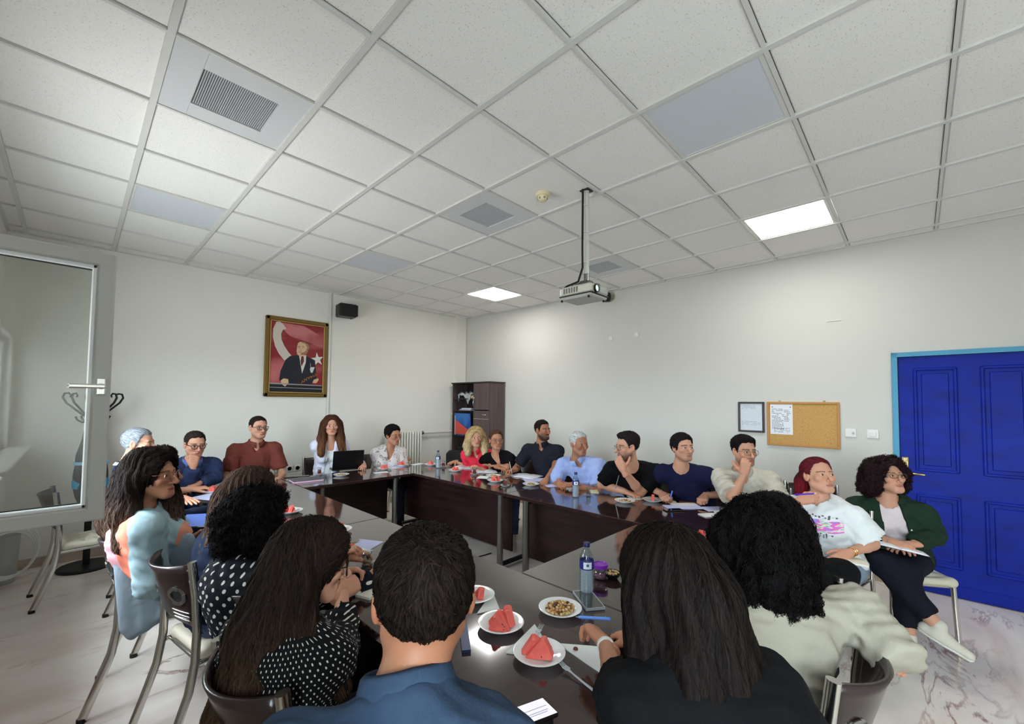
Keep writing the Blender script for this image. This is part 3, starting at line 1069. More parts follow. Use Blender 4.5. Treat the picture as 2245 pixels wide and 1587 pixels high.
class SDF:
    def __init__(s, lo, hi, h):
        s.lo, s.h = np.array(lo, float), h
        n = np.ceil((np.array(hi) - s.lo) / h).astype(int) + 1
        s.n = n
        s.ax = [(s.lo[i] + h * np.arange(n[i])).astype(np.float32) for i in range(3)]
        s.F = np.full(tuple(n), .3, np.float32)

    def _sub(s, lo, hi):
        sl = []
        for i in range(3):
            a_ = int(max(0, math.floor((lo[i] - s.lo[i]) / s.h)))
            b_ = int(min(s.n[i], math.ceil((hi[i] - s.lo[i]) / s.h) + 1))
            if b_ <= a_: return None
            sl.append(slice(a_, b_))
        return tuple(sl)

    def _xyz(s, sl):
        return s.ax[0][sl[0]][:, None, None], s.ax[1][sl[1]][None, :, None], s.ax[2][sl[2]][None, None, :]

    def _mix(s, sl, d, k, op):
        f = s.F[sl]
        if op == 'add':
            t = np.clip(.5 + .5 * (f - d) / k, 0, 1)
            s.F[sl] = f * (1 - t) + d * t - k * t * (1 - t)
        else:                                   # 'sub'
            d = -d
            t = np.clip(.5 - .5 * (f - d) / k, 0, 1)
            s.F[sl] = f * (1 - t) + d * t + k * t * (1 - t)

    def cap(s, a, b, ra, rb=None, k=.03, op='add', cuts=(), flat=None):
        """tapered capsule; cuts: (point, normal) keeps the side the normal points away from;
        flat=(axis, f): distances along axis count f times (f>1 flattens)"""
        a, b = np.asarray(a, float), np.asarray(b, float)
        rb = ra if rb is None else rb
        pad = max(ra, rb) + k + 4 * s.h
        sl = s._sub(np.minimum(a, b) - pad, np.maximum(a, b) + pad)
        if sl is None: return s
        X, Y, Z = s._xyz(sl)
        ab = b - a
        L2 = float(ab @ ab) + 1e-12
        px, py, pz = X - a[0], Y - a[1], Z - a[2]
        t = np.clip((px * ab[0] + py * ab[1] + pz * ab[2]) / L2, 0, 1)
        qx, qy, qz = px - t * ab[0], py - t * ab[1], pz - t * ab[2]
        if flat:
            n, fl = flat
            c = (qx * n[0] + qy * n[1] + qz * n[2]) * (fl - 1)
            qx, qy, qz = qx + c * n[0], qy + c * n[1], qz + c * n[2]
        d = np.sqrt(qx * qx + qy * qy + qz * qz) - (ra + (rb - ra) * t)
        for p, n in cuts:
            d = np.maximum(d, (X - p[0]) * n[0] + (Y - p[1]) * n[1] + (Z - p[2]) * n[2])
        s._mix(sl, d.astype(np.float32), k, op)
        return s

    def ell(s, c, r, R=None, k=.03, op='add'):
        """ellipsoid, R columns are its axes"""
        c, r = np.asarray(c, float), np.asarray(r, float)
        pad = max(r) + k + 4 * s.h
        sl = s._sub(c - pad, c + pad)
        if sl is None: return s
        X, Y, Z = s._xyz(sl)
        X, Y, Z = X - c[0], Y - c[1], Z - c[2]
        if R is not None:
            X, Y, Z = [X * R[0, i] + Y * R[1, i] + Z * R[2, i] for i in range(3)]
        k0 = np.sqrt((X / r[0]) ** 2 + (Y / r[1]) ** 2 + (Z / r[2]) ** 2)
        k1 = np.sqrt((X / r[0] ** 2) ** 2 + (Y / r[1] ** 2) ** 2 + (Z / r[2] ** 2) ** 2)
        d = k0 * (k0 - 1) / (k1 + 1e-6)
        s._mix(sl, d.astype(np.float32), k, op)
        return s

    def grids(s):
        return s._xyz((slice(None),) * 3)

    def mesh(s, smooth=1):
        F = s.F.copy()
        for ax in range(3):                       # close the shape at the border
            F[(slice(None),) * ax + (0,)] = np.maximum(F[(slice(None),) * ax + (0,)], .001)
            F[(slice(None),) * ax + (-1,)] = np.maximum(F[(slice(None),) * ax + (-1,)], .001)
        S = F < 0
        c = np.zeros(np.array(F.shape) - 1, np.int8)
        corners = [(i, j, k) for i in (0, 1) for j in (0, 1) for k in (0, 1)]
        m = c.shape
        sub = lambda A_, o: A_[o[0]:o[0] + m[0], o[1]:o[1] + m[1], o[2]:o[2] + m[2]]
        for o in corners: c += sub(S, o)
        act = (c > 0) & (c < 8)
        I = np.argwhere(act)
        if len(I) == 0: return np.zeros((0, 3)), np.zeros((0, 4), int)
        idx = np.full(m, -1, np.int32)
        idx[act] = np.arange(len(I))
        P = np.zeros((len(I), 3))
        cnt = np.zeros(len(I))
        val = {o: F[I[:, 0] + o[0], I[:, 1] + o[1], I[:, 2] + o[2]] for o in corners}
        for o in corners:
            for ax in range(3):
                if o[ax]: continue
                q = list(o)
                q[ax] = 1
                v0, v1 = val[o], val[tuple(q)]
                cr = (v0 < 0) != (v1 < 0)
                t = np.where(cr, v0 / np.where(cr, v0 - v1, 1), 0)
                p = np.tile(np.array(o, float), (len(I), 1))
                p[:, ax] = t
                P += p * cr[:, None]
                cnt += cr
        V = (P / cnt[:, None] + I) * s.h + s.lo
        Q = []
        for ax in range(3):
            b_, c_ = (ax + 1) % 3, (ax + 2) % 3
            s0 = [slice(None)] * 3
            s1 = [slice(None)] * 3
            s0[ax], s1[ax] = slice(0, -1), slice(1, None)
            d0, d1 = S[tuple(s0)], S[tuple(s1)]
            E_ = np.argwhere(d0 != d1)
            ok = (E_[:, b_] > 0) & (E_[:, c_] > 0) & (E_[:, b_] < m[b_]) & (E_[:, c_] < m[c_])
            E_ = E_[ok]
            if not len(E_): continue
            sg = d0[E_[:, 0], E_[:, 1], E_[:, 2]]

            def cell(db, dc):
                q = E_.copy()
                q[:, b_] -= db
                q[:, c_] -= dc
                return idx[q[:, 0], q[:, 1], q[:, 2]]
            q = np.stack([cell(1, 1), cell(0, 1), cell(0, 0), cell(1, 0)], 1)
            q[~sg] = q[~sg][:, ::-1]
            Q.append(q)
        Q = np.concatenate(Q)
        for _ in range(smooth):
            acc = np.zeros_like(V)
            n_ = np.zeros(len(V))
            for i in range(4):
                np.add.at(acc, Q[:, i], V[Q[:, (i + 1) % 4]] + V[Q[:, (i - 1) % 4]])
                np.add.at(n_, Q[:, i], 2)
            V = .5 * V + .5 * acc / np.maximum(n_, 1)[:, None]
        return V, Q

    def sample(s, P):
        q = (P - s.lo) / s.h
        q = np.clip(q, 0, np.array(s.n) - 1.001)
        i = q.astype(int)
        f = q - i
        r = np.zeros(len(P))
        for o in ((0, 0, 0), (0, 0, 1), (0, 1, 0), (0, 1, 1), (1, 0, 0), (1, 0, 1), (1, 1, 0), (1, 1, 1)):
            w = np.prod(np.where(np.array(o), f, 1 - f), 1)
            r += w * s.F[i[:, 0] + o[0], i[:, 1] + o[1], i[:, 2] + o[2]]
        return r

    def grad(s, P):
        e = s.h * .8
        g = np.stack([s.sample(P + e * u) - s.sample(P - e * u) for u in np.eye(3)], 1)
        return g / (np.linalg.norm(g, axis=1, keepdims=True) + 1e-9)


def np_mesh(name, V, Q, m, parent=None, org=(0, 0, 0), col=None, loc=None):
    me = bpy.data.meshes.new(name)
    V = np.asarray(V, float) - np.asarray(org, float)
    Q = np.asarray(Q)
    n, w = Q.shape
    me.vertices.add(len(V))
    me.vertices.foreach_set('co', V.astype(np.float32).ravel())
    me.loops.add(n * w)
    me.loops.foreach_set('vertex_index', Q.astype(np.int32).ravel())
    me.polygons.add(n)
    me.polygons.foreach_set('loop_start', np.arange(0, n * w, w, dtype=np.int32))
    me.update(calc_edges=True)
    me.polygons.foreach_set('use_smooth', np.ones(n, bool))
    for q in (m if isinstance(m, (list, tuple)) else [m]): me.materials.append(q)
    if col is not None:
        at_ = me.attributes.new('Col', 'FLOAT_COLOR', 'POINT')
        c4 = np.ones((len(V), 4), np.float32)
        c4[:, :3] = col
        at_.data.foreach_set('color', c4.ravel())
    me.validate()
    o = bpy.data.objects.new(name, me)
    COL.objects.link(o)
    if parent: o.parent = parent
    if loc is not None: o.location = loc
    return o


def strands(name, sdf, seeds, parent, org, base, n_steps=22, step=.018, comb=None, wave=0.0, wfreq=30.0, width=.0022, lift=.002,
            var=.35, m=None, gravity=(0, 0, -1), stop=None, curl=0.0):
    """thin ribbons that follow a hair surface downhill, in one mesh"""
    P = seeds.copy()
    N = len(P)
    g = np.array(gravity, float)[None, :] + (comb(P) if comb else 0)
    ph = rng.uniform(0, 6.28, N)
    rnd = rng.normal(0, 1, (N, 3)) * .18
    pts, nrm = [], []
    alive = np.full(N, n_steps)
    ln = rng.integers(int(n_steps * .55), n_steps + 1, N)
    tprev = None
    off = lift * rng.uniform(.2, 1.6, N)
    for k in range(n_steps):
        n_ = sdf.grad(P)
        dd = sdf.sample(P) - off
        ln = np.where((np.abs(dd) > .02) & (ln > k), k, ln)
        if stop is not None: ln = np.where(stop(P) & (ln > k), k, ln)
        P = P - n_ * np.clip(dd, -.01, .01)[:, None]
        gg = np.array(gravity, float)[None, :] + rnd + (comb(P) if comb else 0)
        t = gg - n_ * np.sum(gg * n_, 1, keepdims=True)
        t /= np.linalg.norm(t, axis=1, keepdims=True) + 1e-6
        if tprev is not None:
            t = t * .55 + tprev * .45
            t /= np.linalg.norm(t, axis=1, keepdims=True) + 1e-6
        tprev = t
        b_ = np.cross(n_, t)
        s_ = k * step
        Pw = P + b_ * (wave * np.sin(ph + wfreq * s_) + curl * np.cos(ph + wfreq * 2.2 * s_))[:, None] + n_ * (curl * np.abs(np.sin(ph + wfreq * 2.2 * s_)))[:, None]
        pts.append(Pw)
        nrm.append(b_)
        P = P + t * step
    pts, nrm = np.array(pts), np.array(nrm)          # K,N,3
    K = n_steps
    kk = np.arange(K)[:, None]
    wd = np.clip(1 - (kk / np.maximum(ln[None, :], 1)) ** 3, .05, 1) * width
    a_ = pts - nrm * wd[..., None] * .5
    b2 = pts + nrm * wd[..., None] * .5
    V = np.stack([a_, b2], 2).transpose(1, 0, 2, 3).reshape(-1, 3)     # N,K,2
    base_i = (np.arange(N) * K * 2)[:, None] + (np.arange(K - 1) * 2)[None, :]
    ok = (np.arange(K - 1)[None, :] < (ln[:, None] - 1))
    q = np.stack([base_i, base_i + 1, base_i + 3, base_i + 2], -1)[ok]
    shade = (1 + var * rng.normal(0, 1, N)).clip(.35, 2.2)
    c = np.array(base)[None, :] * shade[:, None]
    c = np.repeat(c[:, None, :], K * 2, 1).reshape(-1, 3)
    return np_mesh(name, V, q, m or M_hair, parent, org, c)


M_hair = mat('hair', (30, 22, 18), .68, attr='Col', spec=.06)
M_skin = mat('skin', (214, 160, 128), .5, attr='Col', spec=.35, sss=.12)
M_lens = thin_glass('spectacle_lens', (244, 244, 242), .35)
M_eye = mat('eyes', (230, 226, 220), .15, attr='Col')


def bez_frame(f, upv=(0, 0, 1)):
    f = unit(np.asarray(f, float))
    r = unit(np.cross(f, upv))
    return r, f, np.cross(r, f)


# ------------------------------------------------------------------ hands
POSES = {  # (mcp, pip, dip) bends of the four fingers, spread, thumb (out, bend)
    'flat': ((6, 10, 6), 7, (38, 8)),
    'rest': ((26, 38, 22), 5, (34, 18)),
    'fist': ((78, 92, 55), 1, (30, 48)),
    'grip': ((52, 62, 34), 2, (34, 40)),
    'chin': ((48, 58, 30), 2, (62, 12)),
    'curl': ((34, 58, 34), 3, (40, 25)),
}


def hand_mesh(wrist, direc, dorsal, side, pose, size=1.0, h=.0034):
    """side +1: the thumb lies to the left of the fingers seen from the back of the hand (a right hand)"""
    x = unit(np.asarray(direc, float))
    z = unit(np.asarray(dorsal, float) - x * (np.dot(dorsal, x)))
    y = np.cross(z, x) * side                           # towards the thumb
    (m1, m2, m3), spread, (to, tb_) = POSES[pose]
    s = SDF((-.065, -.11, -.125), (.22, .11, .075), h)
    S3 = lambda v: np.array(v, float)
    ky = [.027, .009, -.010, -.027]
    kx = [.088, .092, .087, .078]
    L = [.070, .078, .072, .056]
    s.cap((-.05, 0, 0), (.012, 0, 0), .026, .025, k=.012, flat=((0, 0, 1), 1.25))
    for i in range(4):
        s.cap((.008, ky[i] * .6, 0), (kx[i], ky[i], 0), .0155, .0122, k=.014)
    s.ell((.05, 0, -.006), (.045, .036, .014), k=.012)
    s.ell((.032, .024, -.011), (.030, .017, .016), k=.012)
    for i in range(4):
        p = S3((kx[i], ky[i], 0))
        ang = 0
        sp = math.radians(spread * (1.5 - i))
        jit = 1 + .12 * (i - 1.5)
        for seg, (fr, bend) in enumerate(((.45, m1), (.31, m2), (.24, m3))):
            ang += math.radians(bend * jit)
            d = S3((math.cos(ang) * math.cos(sp), math.sin(sp) * math.cos(ang), -math.sin(ang)))
            q = p + d * L[i] * fr
            r0 = (.0102, .0092, .0084)[seg] * (1, 1.02, 1, .88)[i]
            s.cap(p, q, r0, r0 * .9, k=.006)
            p = q
    to, tb_ = math.radians(to), math.radians(tb_)
    p = S3((.018, .024, -.008))
    for seg, (l, r0) in enumerate(((.042, .0145), (.034, .0115), (.026, .0105))):
        a2 = to - tb_ * .8 * seg
        d = S3((math.cos(a2), math.sin(a2), -.25 - .35 * math.sin(tb_) * seg))
        d /= np.linalg.norm(d)
        q = p + d * l
        s.cap(p, q, r0, r0 * .88, k=.008)
        p = q
    V, Q = s.mesh(1)
    R = np.stack([x, y, z], 0)
    V = (V * size) @ R + np.asarray(wrist)
    if np.linalg.det(R) < 0: Q = Q[:, ::-1]
    return V, Q


# ------------------------------------------------------------------ people
SKIN = {'fair': (200, 148, 122), 'mid': (182, 128, 100), 'tan': (164, 110, 82), 'pale': (210, 166, 144)}


class Person:
    def __init__(s, label, head, yaw, pitch=0.0, roll=0.0, torso=None, pelvis=None, sex='m', skin='mid', hs=1.0, build=1.0, seat=.46,
                 legs=None, back=False, group=None, nose=1.0, jaw=1.0, beard=0.0, brow=(40, 28, 22), sh_w=None, sh_drop=0.0, sh_fwd=0.0, nb=0.0, nbo=(0, 0, 0), lips=(176, 92, 88)):
        s.sex, s.hs, s.build, s.seat = sex, hs, build, seat
        s.H = np.asarray(head, float)
        y = math.radians(yaw)
        p = math.radians(pitch)
        f = A(math.cos(y) * math.cos(p), math.sin(y) * math.cos(p), math.sin(p))
        r, f, u = bez_frame(f)
        ro = math.radians(roll)
        r, u = r * math.cos(ro) - u * math.sin(ro), u * math.cos(ro) + r * math.sin(ro)
        s.HR = np.stack([r, f, u], 1)                       # columns: right, forward, up
        ty = math.radians(yaw if torso is None else torso)
        s.tf = A(math.cos(ty), math.sin(ty), 0)
        s.tr = A(s.tf[1], -s.tf[0], 0)
        s.P = A(pelvis[0], pelvis[1], seat + .10)
        s.label, s.group = label, group
        s.root = thing('person', label, 'person', (pelvis[0], pelvis[1], 0), 0, group)
        s.org = A(pelvis[0], pelvis[1], 0)
        s.NB = s.hl(0, -.035, -.115) + A(0, 0, -.058 + nb) - s.tf * .02 + A(*nbo)     # base of the neck
        s.NT = s.hl(0, -.022, -.05)
        hw = (.178 if sex == 'm' else .152) * build ** .5 if sh_w is None else sh_w
        s.SU = unit(s.NB - s.P)                             # spine direction
        s.SF = unit(s.tf - s.SU * (s.tf @ s.SU))            # chest normal
        s.SH = [s.NB - s.SU * (.072 + sh_drop) + s.tr * hw * q + s.SF * sh_fwd for q in (1, -1)]     # right, left
        s.skin = np.array(lin(SKIN[skin]))
        s.o = dict(nose=nose, jaw=jaw, beard=beard, brow=np.array(lin(brow)), lips=np.array(lin(lips)))
        s.arms = [None, None]
        s.hands = [None, None]
        s.legs = None
        s.back = back

    def hl(s, x, y, z):
        return s.H + s.HR @ (A(x, y, z) * s.hs)

    # ---- limbs
    def arm(s, i, wrist, pole=None, hdir=None, dorsal=(0, 0, 1), pose='rest', elbow=None):
        """i 0 right, 1 left; wrist in room coordinates"""
        k = (1.0 if s.sex == 'm' else .92)
        l1, l2 = .295 * k, .262 * k
        S = s.SH[i]
        W_ = np.asarray(wrist, float)
        if elbow is not None:
            E_ = np.asarray(elbow, float)
        else:
            d = W_ - S
            D = np.linalg.norm(d)
            if D > (l1 + l2) * .985:
                q = D / ((l1 + l2) * .985)
                l1, l2 = l1 * q, l2 * q
            a_ = (l1 * l1 - l2 * l2 + D * D) / (2 * D)
            hgt = math.sqrt(max(l1 * l1 - a_ * a_, 0))
            e = unit(d)
            po = np.asarray(pole if pole is not None else (s.tr * (1 if i == 0 else -1) * .6 + A(0, 0, -1) - s.tf * .3), float)
            po = unit(po - e * (po @ e))
            E_ = S + e * a_ + po * hgt
        s.arms[i] = (S, E_, W_)
        if hdir is None: hdir = unit(W_ - E_)
        s.hands[i] = (W_, np.asarray(hdir, float), np.asarray(dorsal, float), 1 if i == 0 else -1, pose)
        return s

    def leg(s, knees=None, ankles=None, spread=.11):
        L = []
        for i, q in ((0, 1), (1, -1)):
            hip = s.P + s.tr * .09 * q - A(0, 0, .02)
            kn = hip + s.tf * .43 + s.tr * q * (spread - .09) + A(0, 0, .0)
            kn[2] = s.seat + .055
            an = A(kn[0], kn[1], .085) + s.tf * .03
            if knees is not None and knees[i] is not None: kn = np.asarray(knees[i], float)
            if ankles is not None and ankles[i] is not None: an = np.asarray(ankles[i], float)
            L.append((hip, kn, an))
        s.legs = L
        return s

    # ---- shared volumes
    def torso(s, f, inf=0.0, k=.05):
        b = s.build
        P, NB, U = s.P, s.NB, s.SU
        R = np.stack([s.tr, s.SF, unit(np.cross(s.tr, s.SF))], 1)
        fm = s.sex == 'f'
        dl = np.linalg.norm(NB - P)
        sag = -s.SF * .03
        f.ell(P, (.168 * b + inf, .125 * b + inf, .115 + inf), np.stack([s.tr, s.tf, A(0, 0, 1)], 1), k)
        f.ell(P + U * dl * .30 + sag * .5, ((.142 if not fm else .135) * b + inf, (.118 if not fm else .105) * b + inf, .15 + inf), R, k)
        f.ell(P + U * dl * .62 + sag, ((.160 if not fm else .142) * b + inf, (.118 if not fm else .105) * b + inf, .165 + inf), R, k)
        f.ell(P + U * dl * .80 + sag * .8, ((.165 if not fm else .142) * b + inf, .095 + inf, .10 + inf), R, k)
        for i in (0, 1):
            f.cap(NB - U * .055 + sag * .3, s.SH[i] + U * .0, .046 + inf, (.058 if not fm else .048) + inf, k)
        f.cap(NB - U * .02 + sag * .3 - s.SF * .01, s.NT * .25 + NB * .75, .06 + inf * .6, .05 + inf * .3, k=.04)
        if fm:
            for q in (1, -1):
                f.ell(P + U * dl * .63 + s.tr * .066 * q + s.SF * (.072 * b), (.058 + inf, .05 + inf, .056 + inf), R, .035)

    def arm_r(s):
        b = s.build ** .5
        return (.052 * b, .042 * b, .038 * b, .027) if s.sex == 'm' else (.044 * b, .037 * b, .033 * b, .023)

    def body(s):
        pts = [s.P, s.NB, s.NT] + [p for a in s.arms if a for p in a] + [p for l in (s.legs or []) for p in l] + list(s.SH)
        lo, hi = np.min(pts, 0) - .2, np.max(pts, 0) + .16
        lo[2] = max(lo[2], 0.02)
        f = SDF(lo, hi, .0125)
        s.torso(f)
        f.cap(s.NB + s.SU * .0, s.NT, .058 if s.sex == 'm' else .048, .052 if s.sex == 'm' else .044, .03)
        r = s.arm_r()
        for a in s.arms:
            if a:
                f.cap(a[0], a[1], r[0], r[1], .03)
                f.cap(a[1], a[1] * .7 + a[2] * .3, r[2], r[2] * 1.02, .02)
                f.cap(a[1] * .7 + a[2] * .3, a[2], r[2] * 1.02, r[3], .02)
        for l in s.legs or []:
            f.cap(l[0], l[1], .082, .058, .03)
            f.cap(l[1], l[1] * .6 + l[2] * .4, .054, .055, .02)
            f.cap(l[1] * .6 + l[2] * .4, l[2], .052, .036, .02)
        V, Q = f.mesh(1)
        Vs, Qs, n = [V], [Q], len(V)
        C = [np.tile(s.skin, (len(V), 1))]
        hv, hq, hc = s.head_mesh()
        Vs.append(hv)
        Qs.append(hq + n)
        C.append(hc)
        n += len(hv)
        for hd in s.hands:
            if hd:
                v, q = hand_mesh(*hd, size=(1.0 if s.sex == 'm' else .9))
                Vs.append(v)
                Qs.append(q + n)
                n += len(v)
                red = np.tile(s.skin * A(1.0, .94, .92), (len(v), 1))
                C.append(red)
        np_mesh('body', np.concatenate(Vs), np.concatenate(Qs), M_skin, s.root, s.org, np.concatenate(C))
        s.eyes()
        return s

    def head_mesh(s):
        h = .0036 if not s.back else .005
        f = SDF((-.105, -.13, -.185), (.105, .135, .128), h)
        o = s.o
        j = o['jaw'] * (1.0 if s.sex == 'm' else .93)
        f.ell((0, -.018, .030), (.074, .094, .083), k=.02)
        f.ell((0, .022, -.042), (.058 * j, .058, .066), k=.03)
        f.cap((-.012 * j, .060, -.092), (.012 * j, .060, -.092), .0205, k=.02)
        for q in (1, -1):
            f.cap((.051 * j * q, .004, -.052), (.016 * q, .056, -.09), .021, .018, k=.025)
            f.ell((.040 * q, .054, -.020), (.025, .024, .022), k=.02)
        f.cap((-.036, .066, .019), (.036, .066, .019), .0125 if s.sex == 'm' else .010, k=.018)
        for q in (1, -1):
            f.ell((.032 * q, .092, .001), (.021, .018, .0115), k=.010, op='sub')
            f.ell((.032 * q, .0675, 0), (.0125, .0125, .0125), k=.006)
        nz = o['nose']
        f.cap((0, .076, .010), (0, .079 + .026 * nz, -.032), .0078, .0105, k=.010)
        f.ell((0, .081 + .025 * nz, -.036), (.0112, .0105, .0095), k=.008)
        for q in (1, -1):
            f.ell((.0125 * q, .088, -.039), (.0078, .0085, .0068), k=.007)
        f.cap((-.021, .0745, -.0635), (0, .083, -.0625), .0055, .0065, k=.008)
        f.cap((.021, .0745, -.0635), (0, .083, -.0625), .0055, .0065, k=.008)
        f.cap((-.016, .0755, -.0725), (.016, .0755, -.0725), .0068, k=.008)
        f.cap((-.022, .0865, -.0677), (.022, .0865, -.0677), .0022, k=.004, op='sub')
        for q in (1, -1):
            a_ = .25 * q
            R = np.array([[math.cos(a_), -math.sin(a_), 0], [math.sin(a_), math.cos(a_), 0], [0, 0, 1]])
            f.ell((.077 * q, -.010, -.004), (.0095, .020, .032), R, k=.008)
            f.ell((.088 * q, -.004, .002), (.009, .011, .019), k=.006, op='sub')
        nb = s.HR.T @ (s.NB - s.H) / s.hs
        f.cap((0, -.022, -.055), nb, .052 if s.sex == 'm' else .044, .057 if s.sex == 'm' else .047, k=.03)
        V, Q = f.mesh(1)
        x, y, z = V[:, 0], V[:, 1], V[:, 2]
        sm = lambda v, a_, b_: np.clip((v - a_) / (b_ - a_), 0, 1)
        C = np.tile(s.skin, (len(V), 1))

        def mixc(w, c):
            nonlocal C
            C = C * (1 - w[:, None]) + np.asarray(c)[None, :] * w[:, None]
        ax = np.abs(x)
        cheek = np.exp(-(((ax - .042) / .02) ** 2 + ((z + .03) / .018) ** 2)) * (y > .03)
        mixc(cheek * .35, s.skin * A(1.05, .78, .76))
        mixc(np.exp(-((ax / .014) ** 2 + ((z + .036) / .012) ** 2)) * (y > .09) * .35, s.skin * A(1.03, .8, .78))
        mixc((ax > .07).astype(float) * (z > -.05) * (z < .04) * (y > -.05) * .4, s.skin * A(1.05, .75, .7))
        if o['beard'] > 0:
            lowf = sm(-z, .030, .052) * sm(y, -.03, .01) * sm(-z, -.2, .0) * (z > -.125)
            lowf *= 1 - np.exp(-((ax / .016) ** 2 + ((z + .068) / .008) ** 2))
            lowf *= 1 - .8 * np.exp(-((ax - .042) / .016) ** 2 - ((z + .045) / .016) ** 2)
            mixc(np.clip(lowf, 0, 1) * o['beard'], o['brow'] * .9)
        lip = (np.abs(z + .0675) < .0105 - .008 * (ax / .024) ** 2) & (ax < .024) & (y > .066)
        mixc(lip * .75, o['lips'])
        mixc(((np.abs(z + .0677) < .0022) & (ax < .023) & (y > .06)) * .7, s.skin * .25)
        bz = .0215 - 7.0 * (ax - .03) ** 2
        bw = np.clip(1 - np.abs(z - bz) / (.0052 if s.sex == 'm' else .0040), 0, 1) * (ax > .011) * (ax < .052) * (y > .04)
        mixc(np.clip(bw * 1.6, 0, 1) * .9, o['brow'])
        mixc(np.exp(-(((ax - .032) / .018) ** 2 + ((z) / .009) ** 2)) * (y > .05) * .35, s.skin * A(.75, .62, .58))
        Vw = s.H + (V * s.hs) @ s.HR.T
        return Vw, Q, C

    def eyes(s):
        for q in (1, -1):
            n, m_ = 15, 9
            vs, cs = [], []
            for jv in range(m_):
                for iu in range(n):
                    u = -1 + 2 * iu / (n - 1)
                    v = -1 + 2 * jv / (m_ - 1)
                    az = u * .95
                    el = v * .44 * (1 - .85 * u * u) + .02
                    d = A(math.sin(az) * math.cos(el), math.cos(az) * math.cos(el), math.sin(el))
                    p = A(.032 * q, .0675, 0) + d * .0143
                    vs.append(s.hl(*p))
                    ang = math.acos(max(-1, min(1, d @ A(0, 1, .02))))
                    c = A(.72, .70, .68)
                    if ang < .42: c = A(.05, .03, .02)
                    if v > .7: c = A(.02, .015, .012)
                    if v < -.9: c = s.skin * .5
                    cs.append(c)
            fs = [(j * n + i, j * n + i + 1, (j + 1) * n + i + 1, (j + 1) * n + i) for j in range(m_ - 1) for i in range(n - 1)]
            np_mesh('eye', np.array(vs), np.array(fs), M_eye, s.root, s.org, np.array(cs))

    # ---- clothes
    def shirt(s, m, name='shirt', sleeve=.62, neck='crew', inf=.012, wr=.006, cuff=.012, collar=None, open_front=0.0, h=.0105, seed=0, hemz=-.07, lab=None):
        """sleeve: share of the upper arm that is covered, above 1 runs on into the forearm (2 = to the wrist)"""
        pts = [s.P, s.NB] + list(s.SH) + [p for a in s.arms if a for p in (a[:2] if sleeve <= 1 else a)]
        lo, hi = np.min(pts, 0) - .22, np.max(pts, 0) + .2
        f = SDF(lo, hi, h)
        s.torso(f, inf)
        r = s.arm_r()
        for a in s.arms:
            if not a: continue
            S, E_, W_ = a
            if sleeve <= 1:
                e = S + (E_ - S) * sleeve
                d = unit(E_ - S)
                f.cap(S, e + d * .04, r[0] + inf + .004, r[0] + inf + cuff, .035, cuts=[(e, d)])
            else:
                f.cap(S, E_, r[0] + inf + .004, r[1] + inf + .006, .035)
                e = E_ + (W_ - E_) * (sleeve - 1)
                d = unit(W_ - E_)
                f.cap(E_, e + d * .03, r[2] + inf + .008, r[3] + inf + cuff * .7, .02, cuts=[(e, d)])
        X, Y, Z = f.grids()
        f.F = np.where((X - s.P[0]) ** 2 + (Y - s.P[1]) ** 2 < .3 ** 2, np.maximum(f.F, (s.P[2] + hemz - Z).astype(np.float32)), f.F)
        # folds: long slanted waves plus finer ones
        w = np.sin(X * 38 + Z * 61 + 3 * np.sin(Y * 23 + seed)) * np.sin(Y * 41 - Z * 37 + seed) + .6 * np.sin(X * 90 + Y * 70 + 60 * Z + 2 * np.sin(Z * 40 + seed))
        f.F += (wr * .55 * w).astype(np.float32)
        nx, nf = s.NB, s.SF
        if neck == 'crew':
            f.cap(s.NB + s.SU * .004 + nf * .012, s.NT + s.SU * .06, .064 if s.sex == 'm' else .058, .075, .01, 'sub')
        elif neck in ('v', 'polo'):
            f.cap(s.NB + s.SU * .006 + nf * .008, s.NT + s.SU * .06, .062 if s.sex == 'm' else .055, .075, .01, 'sub')
            f.cap(s.NB + nf * .055, s.NB + nf * .115 - s.SU * (.14 if neck == 'v' else .105), .05 if neck == 'v' else .034, .010, .006, 'sub')
        elif neck == 'scoop':
            f.cap(s.NB + nf * .03 - s.SU * .01, s.NT + s.SU * .06, .072, .085, .01, 'sub')
            f.ell(s.NB + nf * .10 - s.SU * .05, (.075, .075, .075), None, .01, 'sub')
        if open_front > 0:
            b = s.P + nf * .14
            f.cap(s.NB + nf * .08, s.NB + nf * .135 - s.SU * .2, .055, .075 * open_front, .01, 'sub')
            f.cap(s.NB + nf * .135 - s.SU * .2, b, .075 * open_front, .085 * open_front, .01, 'sub')
            f.cap(s.NB + s.SU * .0, s.NT, .06, .07, .01, 'sub')
        V, Q = f.mesh(1)
        o = np_mesh(name, V, Q, m, s.root, s.org)
        if lab: o['label'] = lab
        s.sh = f
        if collar: s.collar(collar, h=.038 if neck != 'open' else .045)
        return s

    def collar(s, m, h=.036, gap=.5, r=.064, flare=.026):
        """turned-down collar: a loft round the neck, open at the throat"""
        r = r if s.sex == 'm' else r * .9
        R0 = s.tr
        U = unit(s.SU * .75 + unit(s.NT - s.NB) * .25)
        F_ = unit(s.tf - U * (s.tf @ U))
        R0 = np.cross(F_, U)
        vs, fs = [], []
        n = 28
        prof = [(0, .0, .0), (.002, .024, .0), (.006, .030, .0), (.014, .024, .3), (flare, .024 - h, 1.0), (flare - .004, .022 - h, 1.0), (.008, .015, .3), (-.004, .0, 0)]
        c0 = s.NB + U * .018
        for i in range(n + 1):
            an = -math.pi + gap / 2 + (2 * math.pi - gap) * i / n     # 0 = back of the neck
            w = abs(an) / math.pi
            for dr, dz, k in prof:
                drop = .02 * w ** 4 * k
                rr = r * (1 + .06 * math.cos(an)) + dr
                vs.append(c0 + R0 * (rr * math.sin(an)) - F_ * (rr * math.cos(an)) + U * (dz - drop - .016 * w) + F_ * .008)
        m_ = len(prof)
